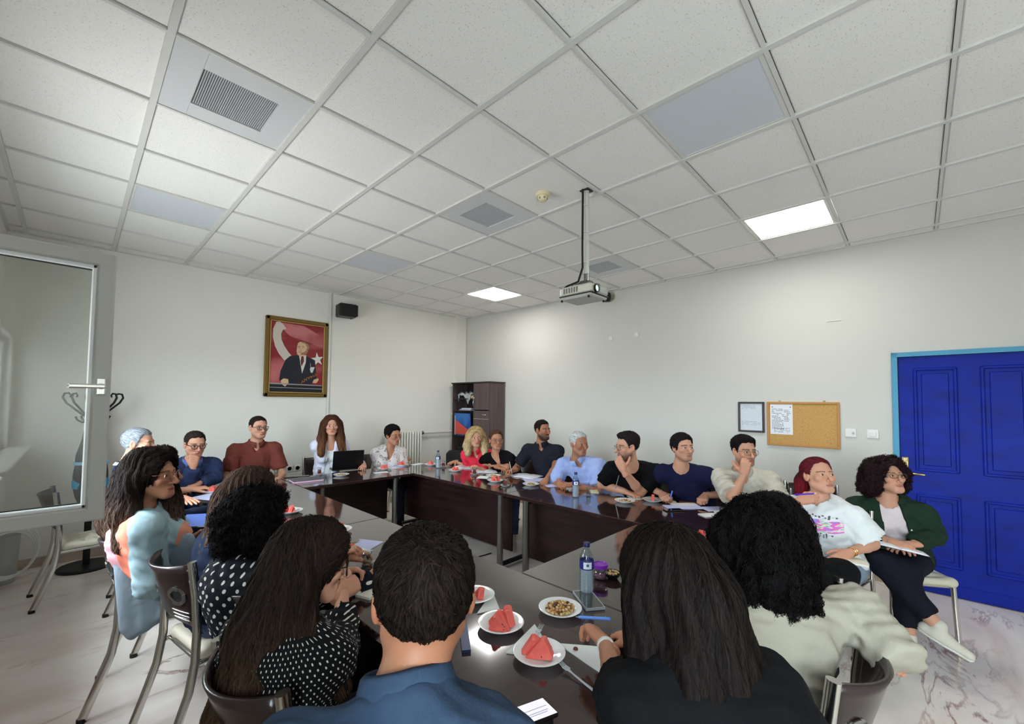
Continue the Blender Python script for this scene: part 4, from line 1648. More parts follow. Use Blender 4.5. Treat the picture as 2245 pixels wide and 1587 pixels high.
        for i in range(n):
            for j in range(m_):
                a_, b_ = i * m_ + j, i * m_ + (j + 1) % m_
                fs.append((a_, b_, b_ + m_, a_ + m_))
        np_mesh('collar', np.array(vs), np.array(fs), m, s.root, s.org)
        return s

    def trousers(s, m, inf=.012, short=0.0, name='trousers', flare=.0):
        pts = [s.P] + [p for l in s.legs for p in l]
        f = SDF(np.min(pts, 0) - .22, np.max(pts, 0) + .16, .013)
        f.ell(s.P - A(0, 0, .01), (.172 * s.build + inf * .5, .128 * s.build + inf * .5, .10 + inf), np.stack([s.tr, s.tf, A(0, 0, 1)], 1), .04)
        for hip, kn, an in s.legs:
            f.cap(hip, kn, .086 + inf, .062 + inf, .04)
            e = an + (kn - an) * short
            d = unit(an - kn)
            f.cap(kn, e + d * .05, .060 + inf, .048 + inf + flare, .03, cuts=[(e, d)])
        X, Y, Z = f.grids()
        f.F += (.004 * np.sin(X * 50 + Z * 40) * np.sin(Y * 60 - Z * 30)).astype(np.float32)
        V, Q = f.mesh(1)
        np_mesh(name, V, Q, m, s.root, s.org)
        return s

    def shoes(s, m, sole=None, dirs=None):
        for i, (hip, kn, an) in enumerate(s.legs):
            d = s.tf if dirs is None or dirs[i] is None else unit(np.asarray(dirs[i], float))
            f = SDF(np.minimum(an, an + d * .2) - .14, np.maximum(an, an + d * .2) + .12, .0065)
            dn = unit(A(0, 0, -1) - d * (-d[2]))
            t = an + dn * .045
            f.cap(t - d * .045, t + d * .05, .036, .037, .02)
            f.cap(t + d * .05 + dn * .006, t + d * .15 + dn * .012, .037, .029, .02)
            f.cap(an + A(0, 0, .01), t, .040, .040, .02)
            sp = an + dn * .078
            X, Y, Z = f.grids()
            cut = ((X - sp[0]) * dn[0] + (Y - sp[1]) * dn[1] + (Z - sp[2]) * dn[2]).astype(np.float32)
            F0 = f.F.copy()
            f.F = np.maximum(f.F, cut + .014)
            V, Q = f.mesh(1)
            o = np_mesh('shoe', V, Q, m, s.root, s.org)
            f.F = np.maximum(np.maximum(F0 - .003, cut), -(cut + .016))
            V, Q = f.mesh(0)
            if len(Q): np_mesh('sole', V, Q, sole or M_black, o, s.org)
        return s

    def glasses(s, m=None, w=.047, hgt=.036, thick=.0026, round_=2.6):
        m = m or mat('glasses_dark', (30, 26, 28), .3)
        g = MB()
        y0 = .097
        for q in (1, -1):
            pts = []
            for k in range(25):
                a_ = 2 * math.pi * k / 24
                c, sn = math.cos(a_), math.sin(a_)
                ex = 2 / round_
                px_ = .033 * q + w / 2 * math.copysign(abs(c) ** ex, c)
                pz = -.003 + hgt / 2 * math.copysign(abs(sn) ** ex, sn)
                pts.append(s.hl(px_, y0 - .35 * max(0, abs(px_) - .03) - .1 * pz, pz) - s.org)
            g.tube(pts, thick, 6, False)
            e = [s.hl(.033 * q + q * w / 2, y0 - .012, .006), s.hl(.076 * q, .06, .008), s.hl(.080 * q, 0, .008), s.hl(.078 * q, -.022, -.006)]
            g.tube([p - s.org for p in e], thick, 6)
        g.tube([s.hl(-.010, y0, .003) - s.org, s.hl(0, y0 + .003, .006) - s.org, s.hl(.010, y0, .003) - s.org], thick, 6)
        go = g.build('glasses', m, s.root, 60)
        for q in (1, -1):
            b = MB()
            vs = []
            for k in range(20):
                a_ = 2 * math.pi * k / 20
                px_, pz = .033 * q + w * .48 * math.cos(a_), -.003 + hgt * .48 * math.sin(a_)
                vs.append(s.hl(px_, y0 - .35 * max(0, abs(px_) - .03) - .1 * pz, pz) - s.org)
            b.add(vs, [tuple(range(20))])
            b.build('lens', M_lens, go)
        return s

    # ---- hair
    def hair_short(s, col, top=.014, side=.006, front=.078, temple=.036, burn=-.02, nape=-.062, messy=.004, n=900, length=6, h=.0048, quiff=0.0, fade=None, sweep=(0, -1, .2), recede=.012):
        f = SDF((-.115, -.145, -.12), (.115, .135, .165), h)
        f.ell((0, -.018, .030), (.074, .094, .083), k=.001)
        X, Y, Z = f.grids()
        # hairline height along the head, receding at the temples
        hl_ = np.interp(f.ax[1], [-.13, -.09, -.045, -.022, -.008, .012, .030, .045, .068, .09], [nape, nape, nape + .012, burn + .03, burn, burn + .004, temple, temple + .026, front, front + .02])[None, :, None]
        hl_ = hl_ + recede * np.clip((np.abs(X) - .02) / .03, 0, 1) * np.clip((Y - .02) / .03, 0, 1) + .004 * np.sin(X * 130 + 1) * (Y > .03)
        ht = np.clip((Z - hl_) / .022, -1, 1)
        topness = np.clip((Z - .02) / .07, 0, 1)
        th = side + (top - side) * topness
        if quiff: th = th + quiff * 1.6 * np.exp(-((Y - .06) / .03) ** 2 - ((Z - .10) / .04) ** 2)
        n1 = np.sin(X * 190 + 9 * np.sin(Z * 30) + 20 * Y) * np.sin(Z * 60 + Y * 150 + 3) + .7 * np.sin(Y * 120 + X * 120) * np.sin(Z * 150 + X * 90)
        f.F -= ((th + messy * .5 * n1) * np.clip(ht, 0, 1) ** .6 - .007 * (ht < 0) - .004 * np.clip(-ht, 0, 1)).astype(np.float32)
        V, Q = f.mesh(0)
        base = np.array(lin(col))
        Vw = s.H + (V * s.hs) @ s.HR.T
        sh = 1 + .25 * np.sin(V[:, 0] * 300 + 5 * np.sin(V[:, 1] * 60)) * np.sin(V[:, 2] * 200)
        C = base[None, :] * sh[:, None]
        if fade is not None:
            wv = np.clip((.035 - V[:, 2]) / .09, 0, 1)
            C = C * (1 - wv[:, None]) + np.array(lin(fade))[None, :] * wv[:, None]
        ho = np_mesh('hair', Vw, Q, M_hair, s.root, s.org, C)
        if n:
            up_ = V[(f.sample(V + A(0, 0, 0)) < .02)]
            sd = up_[rng.integers(0, len(up_), n)]
            st = strands('hair_strands', f, sd, ho, A(0, 0, 0), base * 1.15, n_steps=length, step=.009, gravity=sweep, width=.0020, lift=.0025, var=.4)
            co = np.empty(len(st.data.vertices) * 3, np.float32)
            st.data.vertices.foreach_get('co', co)
            co = s.H + (co.reshape(-1, 3) * s.hs) @ s.HR.T - s.org
            st.data.vertices.foreach_set('co', co.astype(np.float32).ravel())
            st['kind'] = 'stuff'
        return s

    def hair_long(s, col, drapes, shell=.016, h=.0068, opening=True, groove=.004, n=2500, steps=26, step=.018, wave=0.0, wfreq=30, curl=0.0, var=.35, width=.0024,
                  tipcol=None, tip_z=None, frz=0.0, ext=(.3, .3, .7), comb=None, part=None, open_r=(.065, .078, .104), open_c=(0, .099, -.024), kk=.03, name='hair'):
        """drapes: ((fwd,right,up,r),(fwd,right,up,r)) rods of hair in the head's level frame"""
        yf = unit(A(s.HR[0, 1], s.HR[1, 1], 0))
        yr = A(yf[1], -yf[0], 0)
        Lw = lambda fx, rx, ux: s.H + (yf * fx + yr * rx + A(0, 0, ux)) * s.hs
        pts = [s.H - .16, s.H + .16]
        for a_, b_ in drapes:
            for q in (a_, b_): pts += [Lw(*q[:3]) - q[3] - .03, Lw(*q[:3]) + q[3] + .03]
        f = SDF(np.min(pts, 0) - .02, np.max(pts, 0) + .02, h)
        if shell is not None: f.ell(s.hl(0, -.020, .032), (np.array((.076, .097, .084)) + shell) * s.hs, s.HR, .01)
        for a_, b_ in drapes:
            f.cap(Lw(*a_[:3]), Lw(*b_[:3]), a_[3], b_[3], kk)
        X, Y, Z = f.grids()
        ang = np.arctan2(Y - s.H[1], X - s.H[0])
        if groove:
            f.F += (groove * np.sin(ang * 26 + 2.5 * np.sin(Z * 22) + Z * 9) + groove * .6 * np.sin(ang * 61 + 3 * np.sin(Z * 31 + 1))).astype(np.float32)
        if frz:
            f.F += (frz * (np.sin(X * 75 + 2 * np.sin(Z * 50)) * np.sin(Y * 80 + 2 * np.sin(X * 45)) * np.sin(Z * 70 + 1.5 * np.sin(Y * 60)) * 1.6 + .7 * np.sin(X * 170 + Z * 60) * np.sin(Y * 160 + Z * 90) * np.sin(Z * 150))).astype(np.float32)
        if opening:
            f.ell(s.hl(*open_c), np.array(open_r) * s.hs, s.HR, .012, 'sub')
            f.cap(s.hl(0, .085, -.09), s.hl(0, .10, -.2), .05, .05, .015, 'sub')
        if part is not None:
            f.cap(s.hl(part, .05, .13), s.hl(part, -.05, .142), .006, .006, .02, 'sub')
        V, Q = f.mesh(0)
        base = np.array(lin(col))
        sh = 1 + .3 * np.sin(np.arctan2(V[:, 1] - s.H[1], V[:, 0] - s.H[0]) * 60 + 8 * np.sin(V[:, 2] * 20))
        C = base[None, :] * .75 * sh[:, None]
        ho = np_mesh(name, V, Q, M_hair, s.root, s.org, C)
        s.hf = f
        if n:
            g = f.grad(V)
            pr_ = np.clip(.25 + (V[:, 2] - (s.H[2] - .35)) * 1.6, .12, 1.2)
            pr_ /= pr_.sum()
            sd = V[rng.choice(len(V), n, p=pr_)]
            def swept(P):
                q = (P - s.H) @ s.HR / s.hs
                w = np.clip((q[:, 1] + .01) / .05, 0, 1) * np.clip((q[:, 2] + .02) / .05, 0, 1)
                d = np.sign(q[:, 0] - (part or 0))[:, None] * s.HR[:, 0][None, :] * 1.8 - s.HR[:, 1][None, :] * 1.3
                return d * w[:, None]

            def in_face(P):
                if not opening: return np.zeros(len(P), bool)
                q = ((P - s.H) @ s.HR / s.hs - np.array(open_c)) / (np.array(open_r) * 1.02)
                return (q ** 2).sum(1) < 1
            st = strands(name + '_strands', f, sd, ho, s.org, base * 1.1, steps, step, comb or swept, wave, wfreq, width, .003, var, curl=curl, stop=in_face)
            if tipcol is not None:
                co = np.empty(len(st.data.vertices) * 3, np.float32)
                st.data.vertices.foreach_get('co', co)
                z = co.reshape(-1, 3)[:, 2]
                w = np.clip((tip_z[0] - z) / (tip_z[0] - tip_z[1]), 0, 1)[:, None]
                cc = np.empty(len(z) * 4, np.float32)
                st.data.attributes['Col'].data.foreach_get('color', cc)
                cc = cc.reshape(-1, 4)
                cc[:, :3] = cc[:, :3] * (1 - w) + np.array(lin(tipcol))[None, :] * w * (cc[:, :1] / max(base[0] * 1.1, 1e-4)).clip(.4, 1.8)
                st.data.attributes['Col'].data.foreach_set('color', cc.ravel())
            st['kind'] = 'stuff'
        return s

    def decal(s, m, u0, u1, v0, v1, name='print', nu=18, nv=12, lift=.0018, face=None):
        """a print laid on the shirt front: u across the chest, v up the spine from the neck base, pushed on to the cloth"""
        F_ = s.SF if face is None else face
        P = []
        for j in range(nv):
            for i in range(nu):
                u = u0 + (u1 - u0) * i / (nu - 1)
                v = v0 + (v1 - v0) * j / (nv - 1)
                P.append(s.NB + s.tr * u + s.SU * v + F_ * .28)
        P = np.array(P)
        for _ in range(70):
            d = s.sh.sample(P) - lift
            P = P - F_[None, :] * np.clip(d * .6, -.01, .01)[:, None]
        fs = [(j * nu + i, j * nu + i + 1, (j + 1) * nu + i + 1, (j + 1) * nu + i) for j in range(nv - 1) for i in range(nu - 1)]
        o = np_mesh(name, P, np.array(fs), m, s.root, s.org)
        uv = o.data.uv_layers.new(name='UVMap')
        co = []
        for q in o.data.polygons:
            for vi in q.vertices: co += [(vi % nu) / (nu - 1), (vi // nu) / (nv - 1)]
        uv.data.foreach_set('uv', co)
        return o

# ------------------------------------------------------------------ tables
def wood(name, c1, c2, rough, along='X', coat=0.0, spec=.5):
    sc = (2.2, 34, 34) if along == 'X' else (34, 2.2, 34)
    return mat(name, c1, rough, var=(c2, sc, 6, .35, .68), coat=coat, spec=spec)


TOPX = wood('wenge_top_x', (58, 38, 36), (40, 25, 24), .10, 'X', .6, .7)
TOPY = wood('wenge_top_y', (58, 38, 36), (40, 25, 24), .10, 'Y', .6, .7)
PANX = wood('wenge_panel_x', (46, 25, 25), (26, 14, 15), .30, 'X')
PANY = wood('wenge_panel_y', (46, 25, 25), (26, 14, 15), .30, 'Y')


def table(label, x0, x1, y0, y1, ends, panel, along):
    cx_, cy_ = (x0 + x1) / 2, (y0 + y1) / 2
    t = thing('conference_table', label, 'table', (cx_, cy_, 0), 0, 'tables of the square')
    dx, dy = x1 - x0, y1 - y0
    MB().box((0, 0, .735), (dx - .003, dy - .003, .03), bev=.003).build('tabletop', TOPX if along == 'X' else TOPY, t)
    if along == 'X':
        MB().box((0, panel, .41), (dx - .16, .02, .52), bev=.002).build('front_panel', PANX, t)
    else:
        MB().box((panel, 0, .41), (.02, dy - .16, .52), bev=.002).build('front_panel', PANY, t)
    for e in ends:
        for q in (-1, 1):
            if along == 'X':
                p = (e, q * (dy / 2 - .06))
            else:
                p = (q * (dx / 2 - .06), e)
            MB().tube([(*p, .03), (*p, .72)], .030, 18).build('leg', M_steel, t, 40)
        if along == 'X':
            MB().box((e, 0, .045), (.05, dy - .1, .03), bev=.006).build('foot_bar', M_iron, t)
            MB().box((e, 0, .70), (.05, dy - .1, .04)).build('top_rail', M_iron, t)
        else:
            MB().box((0, e, .045), (dx - .1, .05, .03), bev=.006).build('foot_bar', M_iron, t)
            MB().box((0, e, .70), (dx - .1, .05, .04)).build('top_rail', M_iron, t)
        for q in (-1, 1):
            p = (e, q * (dy / 2 - .07)) if along == 'X' else (q * (dx / 2 - .07), e)
            MB().lathe([(.022, 0), (.022, .03), (0, .03)], (*p, 0), 12).build('glide', M_black, t)
    return t


table('dark brown table on the window side, half nearer the camera', .80, 1.585, .62, 2.85, (-.9, .95), .05, 'Y')
table('dark brown table on the window side, half nearer the back wall', .80, 1.585, 2.853, 5.0, (-.85, .85), .05, 'Y')
table('dark brown table along the back wall bearing the laptop', 1.588, 2.83, 4.34, 5.0, (-.42, .42), .12, 'X')
table('dark brown table of the right row, half nearer the cabinet', 2.833, 3.53, 2.80, 5.0, (-.98, .9), -.16, 'Y')
table('dark brown table of the right row, half nearer the door', 2.833, 3.53, .66, 2.797, (-.9, .86), -.16, 'Y')
table('dark brown table nearest the camera bearing the water bottle and purple jar', 1.588, 2.83, .66, 1.45, (-.42, .42), -.05, 'X')

t = thing('floor_socket', 'small white floor socket box with cable under the right tables', 'socket', (2.72, 3.6, 0))
MB().box((0, 0, .05), (.04, .06, .1), bev=.006).build('body', mat('socket_blue', (190, 200, 216), .4), t)
MB().tube([(0, -.03, .01), (.05, -.15, .008), (.2, -.3, .008), (.4, -.32, .008)], .006, 7).build('cable', M_black, t, 60)

# ------------------------------------------------------------------ chairs
M_ply = mat('dark_plywood', (42, 28, 26), .28, coat=.3, var=((30, 19, 18), (3, 3, 40), 4, .35, .7))


def make_chair(label):
    t = thing('dining_chair', label, 'chair')
    s = SDF((-.26, -.27, .39), (.27, .27, .50), .011)
    for sx in (-1, 1):
        for sy in (-1, 1):
            s.cap((-.15 * 1 if sx < 0 else .17, sy * .165, .437), (0, 0, .442), .026, .027, .02)
    s.cap((.17, -.17, .436), (.17, .17, .436), .026, k=.02)
    s.cap((-.15, -.15, .436), (-.15, .15, .436), .026, k=.02)
    for q in (-1, 1): s.cap((.17, .17 * q, .436), (-.15, .155 * q, .436), .026, k=.02)
    for x in (-.1, 0, .1): s.cap((x, -.13, .437), (x, .13, .437), .028, k=.03)
    V, Q = s.mesh(1)
    np_mesh('seat', V, Q, M_cream_seat, t)
    fr = MB()
    fr.tube([(.16, -.17, .405), (.16, .17, .405)], .011, 8)
    fr.tube([(-.17, -.18, .405), (-.17, .18, .405)], .011, 8)
    for q in (-1, 1): fr.tube([(.16, .17 * q, .405), (-.19, .185 * q, .405)], .011, 8)
    fr.build('seat_frame', M_chrome, t, 50)
    for q in (-1, 1):
        MB().tube([(.175, .175 * q, .41), (.18, .18 * q, .25), (.195, .185 * q, .015)], .0145, 10).build('front_leg', M_chrome, t, 50)
        MB().lathe([(.017, 0), (.017, .022), (0, .022)], (.196, .185 * q, 0), 10).build('leg_cap', M_black, t)
        pts = [(-.315, .20 * q, .012), (-.298, .20 * q, .06), (-.26, .20 * q, .17), (-.218, .20 * q, .30), (-.198, .20 * q, .43), (-.195, .20 * q, .56), (-.205, .20 * q, .72), (-.225, .20 * q, .875)]
        MB().tube(pts, .0185, 12, flat=(.78, 1.0)).build('rear_leg', M_chrome, t, 50)
        MB().lathe([(.019, 0), (.019, .022), (0, .022)], (-.316, .20 * q, 0), 10).build('leg_cap', M_black, t)
    vs, fs = [], []
    nu, nv = 17, 8
    for j in range(nv):
        v = j / (nv - 1)
        z = .575 + .285 * v
        x0 = -.195 - .028 * v
        for i in range(nu):
            u = -1 + 2 * i / (nu - 1)
            wd = .185 * (1 - .05 * (1 - v))
            bow = (.035 + .055 * v) * (1 - u * u)
            z2 = z + (.0 if 0 < j < nv - 1 else (-.012 * (1 - u * u) if j else .02 * (1 - u * u)))
            vs.append((x0 - bow, u * wd, z2))
    fs = [(j * nu + i, j * nu + i + 1, (j + 1) * nu + i + 1, (j + 1) * nu + i) for j in range(nv - 1) for i in range(nu - 1)]
    bk = MB().add(vs, fs).build('backrest', M_ply, t, True)
    md = bk.modifiers.new('thick', 'SOLIDIFY')
    md.thickness = .013
    md.offset = 0
    R = Matrix.Rotation(math.pi / 2 - .2, 3, 'Y')
    n = 22
    for q in (-1, 1):
        def onback(y, z, off):
            u = y / .185
            v = (z - .575) / .285
            return (-.195 - .028 * v - (.035 + .055 * v) * (1 - u * u) - off, y, z)
        yc, zc, r0, r1 = .122 * q, .715, .027, .043
        rg, hole = MB(), MB()
        for k in range(n):
            a0, a1 = 2 * math.pi * k / n, 2 * math.pi * (k + 1) / n
            rg.add([onback(yc + rr * math.cos(aa), zc + rr * math.sin(aa), .0088) for rr, aa in ((r0, a0), (r1, a0), (r1, a1), (r0, a1))], [(0, 1, 2, 3)])
        hole.add([onback(yc + r0 * math.cos(2 * math.pi * k / n), zc + r0 * math.sin(2 * math.pi * k / n), .0078) for k in range(n)], [tuple(range(n))])
        o = rg.build('ring', M_steel, bk)
        md = o.modifiers.new('thick', 'SOLIDIFY')
        md.thickness = .004
        hole.build('ring_hole', mat('ring_recess', (12, 9, 9), .8), bk)
    for k in range(3):
        z = .60 + .018 * k
        v = (z - .575) / .285
        pts = []
        for i in range(9):
            u = -.95 + .55 * i / 8
            pts.append((-.195 - .028 * v - (.035 + .055 * v) * (1 - u * u) - .009, u * .18, z + .02 * (u + .95)))
        MB().tube(pts, .0026, 5).build('chrome_line', M_chrome, bk, 60)
    return t


chair0 = make_chair('chair')
first_chair = [True]


def chair(x, y, deg, label):
    g = 'chrome and dark plywood chairs'
    if first_chair[0]:
        first_chair[0] = False
        chair0.location, chair0.rotation_euler = (x, y, 0), (0, 0, math.radians(deg))
        chair0['label'], chair0['group'] = label, g
        return chair0
    return dup(chair0, label, (x, y, 0), math.radians(deg), g)


# ------------------------------------------------------------------ fabrics
def fabric(name, col, rough=.85, col2=None, bump=.25):
    return mat(name, col, rough, spec=.12, sheen=.0, bump=(28, bump), var=None if col2 is None else (col2, (9, 9, 9), 4, .4, .65))


def node_mat(name, rough=.85):
    m = bpy.data.materials.new(name)
    m.use_nodes = True
    b = m.node_tree.nodes['Principled BSDF']
    b.inputs['Roughness'].default_value = rough
    b.inputs['Specular IOR Level'].default_value = .2
    return m, m.node_tree, b


def dots(name, base, dot, pitch, rad, cyl=.2, rot=.785):
    """printed dots on cloth, laid round the body"""
    m, nt, b = node_mat(name)
    N, L = nt.nodes.new, nt.links.new
    tc = N('ShaderNodeTexCoord')
    sp = N('ShaderNodeSeparateXYZ')
    L(tc.outputs['Object'], sp.inputs[0])
    at2 = N('ShaderNodeMath')
    at2.operation = 'ARCTAN2'
    L(sp.outputs[1], at2.inputs[0])
    L(sp.outputs[0], at2.inputs[1])
    mu = N('ShaderNodeMath')
    mu.operation = 'MULTIPLY'
    mu.inputs[1].default_value = cyl
    L(at2.outputs[0], mu.inputs[0])
    cb_ = N('ShaderNodeCombineXYZ')
    L(mu.outputs[0], cb_.inputs[0])
    L(sp.outputs[2], cb_.inputs[1])
    mp = N('ShaderNodeMapping')
    mp.inputs['Rotation'].default_value = (0, 0, rot)
    mp.inputs['Scale'].default_value = (1 / pitch,) * 3
    L(cb_.outputs[0], mp.inputs[0])
    v = N('ShaderNodeTexVoronoi')
    v.voronoi_dimensions = '2D'
    v.inputs['Randomness'].default_value = .08
    v.inputs['Scale'].default_value = 1
    L(mp.outputs[0], v.inputs['Vector'])
    r = N('ShaderNodeMapRange')
    r.inputs[1].default_value = rad / pitch
    r.inputs[2].default_value = rad / pitch * 1.15
    r.inputs[3].default_value = 1
    r.inputs[4].default_value = 0
    L(v.outputs['Distance'], r.inputs[0])
    mx = N('ShaderNodeMix')
    mx.data_type = 'RGBA'
    mx.inputs[6].default_value = (*lin(base), 1)
    mx.inputs[7].default_value = (*lin(dot), 1)
    L(r.outputs[0], mx.inputs[0])
    L(mx.outputs[2], b.inputs['Base Color'])
    return m


def swirl(name, base, line, scale=9, dist=6):
    m, nt, b = node_mat(name)
    N, L = nt.nodes.new, nt.links.new
    tc = N('ShaderNodeTexCoord')
    w = N('ShaderNodeTexNoise')
    w.inputs['Scale'].default_value = scale
    w.inputs['Detail'].default_value = 1
    w.inputs['Distortion'].default_value = 1.2
    L(tc.outputs['Object'], w.inputs['Vector'])
    k = N('ShaderNodeMath')
    k.operation = 'MULTIPLY'
    k.inputs[1].default_value = dist * 6.28
    L(w.outputs['Fac'], k.inputs[0])
    k2 = N('ShaderNodeMath')
    k2.operation = 'SINE'
    L(k.outputs[0], k2.inputs[0])
    r = N('ShaderNodeMapRange')
    r.inputs[1].default_value = .80
    r.inputs[2].default_value = .95
    L(k2.outputs[0], r.inputs[0])
    mx = N('ShaderNodeMix')
    mx.data_type = 'RGBA'
    mx.inputs[6].default_value = (*lin(base), 1)
    mx.inputs[7].default_value = (*lin(line), 1)
    L(r.outputs[0], mx.inputs[0])
    L(mx.outputs[2], b.inputs['Base Color'])
    return m


def blocks(name, cols, axis, stops):
    """cloth dyed in blocks along one object direction"""
    m, nt, b = node_mat(name)
    N, L = nt.nodes.new, nt.links.new
    tc = N('ShaderNodeTexCoord')
    vm = N('ShaderNodeVectorMath')
    vm.operation = 'DOT_PRODUCT'
    vm.inputs[1].default_value = axis
    L(tc.outputs['Object'], vm.inputs[0])
    n = N('ShaderNodeTexNoise')
    n.inputs['Scale'].default_value = 7
    L(tc.outputs['Object'], n.inputs['Vector'])
    ma = N('ShaderNodeMath')
    ma.operation = 'MULTIPLY_ADD'
    ma.inputs[1].default_value = .06
    L(n.outputs['Fac'], ma.inputs[0])
    L(vm.outputs['Value'], ma.inputs[2])
    r = N('ShaderNodeMapRange')
    r.inputs[1].default_value = -.5
    r.inputs[2].default_value = .5
    L(ma.outputs[0], r.inputs[0])
    cr = N('ShaderNodeValToRGB')
    cr.color_ramp.interpolation = 'CONSTANT'
    e = cr.color_ramp.elements
    e[0].position, e[0].color = 0, (*lin(cols[0]), 1)
    e[1].position, e[1].color = stops[0] + .5, (*lin(cols[1]), 1)
    for c, st in zip(cols[2:], stops[1:]):
        k = e.new(st + .5)
        k.color = (*lin(c), 1)
    L(r.outputs[0], cr.inputs[0])
    L(cr.outputs[0], b.inputs['Base Color'])
    return m


F_navy = fabric('navy_polo', (44, 60, 112))
F_suit = fabric('blue_suit', (48, 60, 94), .8)
F_sky = fabric('blue_shirt', (96, 116, 176))
F_brown = fabric('brown_polo', (112, 58, 50))
F_whitej = fabric('white_jacket', (216, 216, 232))
F_white = fabric('white_top', (220, 222, 222))
F_red = fabric('red_shirt', (226, 58, 78), col2=(206, 40, 62))
F_black = fabric('black_tee', (13, 13, 15))
F_blackp = fabric('black_polo', (34, 34, 44))
F_light = fabric('light_blue_shirt', (150, 168, 220), col2=(164, 180, 226))
F_navyt = fabric('navy_tee', (26, 28, 58))
F_beige = fabric('beige_shirt', (190, 182, 166), col2=(204, 198, 184))
F_green = fabric('green_jacket', (34, 52, 40), .8)
F_pinkw = fabric('pale_pink_tee', (222, 206, 208))
F_sweat = fabric('grey_sweatshirt', (158, 151, 136), .9)
F_denim_s = fabric('slate_blue_shirt', (54, 70, 92), .85, col2=(45, 60, 80))
F_dark = fabric('dark_trousers', (24, 24, 34))
F_jeans = fabric('light_jeans', (136, 152, 172), col2=(110, 128, 152))
F_jeansd = fabric('blue_jeans', (70, 88, 118), col2=(56, 72, 100))
F_navyw = fabric('navy_knit', (28, 36, 56))
M_shoe = mat('black_shoe', (24, 22, 22), .4)
M_sneak = mat('pale_sneaker', (206, 198, 184), .6)
M_soleW = mat('white_sole', (220, 218, 206), .5)


def cuff_watch(p, i, m, name='wristwatch', face=True):
    S, E_, W_ = p.arms[i]
    d = Vector(unit(W_ - E_))
    c = Vector(W_ - p.org) - d * .02
    q = Vector((0, 0, 1)).rotation_difference(d).to_matrix()
    k = 1.0 if p.sex == 'm' else .84
    o = MB().lathe([(.029 * k, -.008), (.0315 * k, -.006), (.0315 * k, .006), (.029 * k, .008)], c, 18, q).build(name, m, p.root, 40)
    return o


# ------------------------------------------------------------------ the people, window side
p = Person('grey-haired man in a navy polo with white collar stripe, hand on the table', at(306, 972, X=.38), -28, -4, torso=-8, pelvis=(.50, 4.52), skin='fair', hs=1.03, brow=(90, 86, 82))
p.arm(0, at(400, 1091, Z=.795), hdir=at(440, 1106, Z=.77) - at(400, 1091, Z=.80), dorsal=(0, -.2, 1), pose='flat')
p.arm(1, (.78, 4.75, .79), pose='rest').leg().body()
p.shirt(F_navy, 'polo_shirt', .85, 'polo', .014, collar=F_navy, seed=1)
p.collar(fabric('white_stripe', (220, 222, 228)), h=.012, r=.066)
p.trousers(F_dark).shoes(M_shoe)
p.hair_short((132, 136, 142), .009, .006, .074, burn=-.03, nape=-.075, n=1500, length=7, fade=(170, 176, 182))
cuff_watch(p, 0, M_steel)
chair(.55, 4.50, -5, 'chair under the grey-haired man in navy by the window')

p = Person('woman with long dark hair and round glasses in an aqua and coral top', at(337, 1042, d=2.2), -40, 2, torso=-8, pelvis=(.44, 3.04), sex='f', skin='mid', hs=1.06, build=1.12, brow=(36, 26, 24), nose=.95)
p.arm(0, at(418, 1262, d=2.33), pole=(-.4, -.5, -1), pose='rest')
p.arm(1, at(432, 1176, d=2.48), pole=(.2, .5, -1), hdir=(.8, -.6, .2), dorsal=(.2, .6, .3), pose='curl').leg().body()
F_block = blocks('aqua_coral_cloth', [(220, 160, 170), (226, 128, 104), (150, 176, 184), (160, 186, 192), (222, 150, 122)], (.92, -.36, .0), (-.13, -.075, .01, .085))
p.shirt(F_block, 'loose_top', 1.5, 'crew', .03, .010, cuff=.03, seed=4)
f = SDF((-.1, 2.6, .2), (.7, 3.3, 1.1), .011)
for k in range(7):
    x, y = .17 + .043 * k, 2.86 - .012 * k
    f.cap((x + .02, y + .03, .86), (x + .075, y - .01 * (k % 2), .42 + .026 * k), .030, .026, .035)
for k in range(4): f.cap((.20, 2.88 + .08 * k, .86), (.22, 2.88 + .08 * k, .46 + .03 * k), .030, .024, .04)
V, Q = f.mesh(1)
np_mesh('shirt_tail', V, Q, fabric('aqua_back', (142, 158, 170)), p.root, p.org)
p.trousers(F_jeans).shoes(M_sneak, M_soleW)
p.hair_long((30, 23, 21), [((-.035, .08, .0, .045), (-.045, .10, -.16, .05)), ((-.045, .10, -.16, .05), (-.04, .12, -.30, .035)),
                           ((0, -.085, .0, .045), (.02, -.09, -.16, .05)), ((.02, -.09, -.16, .05), (.09, -.05, -.32, .035)),
                           ((-.08, 0, -.02, .09), (-.13, .02, -.20, .085)), ((-.13, .02, -.2, .075), (-.11, .04, -.27, .05)), ((-.03, .05, .09, .05), (.03, -.03, .10, .045))],
            .020, wave=.006, wfreq=22, n=3600, steps=25, step=.016, tipcol=(112, 90, 76), tip_z=(1.12, .85), part=.0, curl=.002, open_c=(0, .1, -.026), open_r=(.068, .078, .106))
p.glasses(mat('rose_metal', (170, 120, 110), .25, .9), .050, .042, .0014, 2.1)
cuff_watch(p, 0, M_white, 'wristband')
chair(.43, 3.14, -11, 'chair draped with the aqua shirt tail behind the long-haired woman')
F_phone = mat('phone_black', (14, 14, 16), .15, coat=.5)


def device(name, label, cat, c, d, rz, screen=None, tilt=0.0, tdir='Y', group=None, body=None, emit=0.0):
    t = thing(name, label, cat, tuple(c), rz, group)
    if tilt: t.rotation_euler = (tilt, 0, rz)
    MB().box((0, 0, d[2] / 2), d, bev=min(.006, d[2] * .45)).build('body', body or F_phone, t)
    sm_ = mat('screen_' + str(screen), screen or (10, 10, 12), .08, coat=.6, emit=emit)
    MB().box((0, 0, d[2] + .0003), (d[0] - .008, d[1] - .008, .001), bev=.0004).build('screen', sm_, t)
    return t


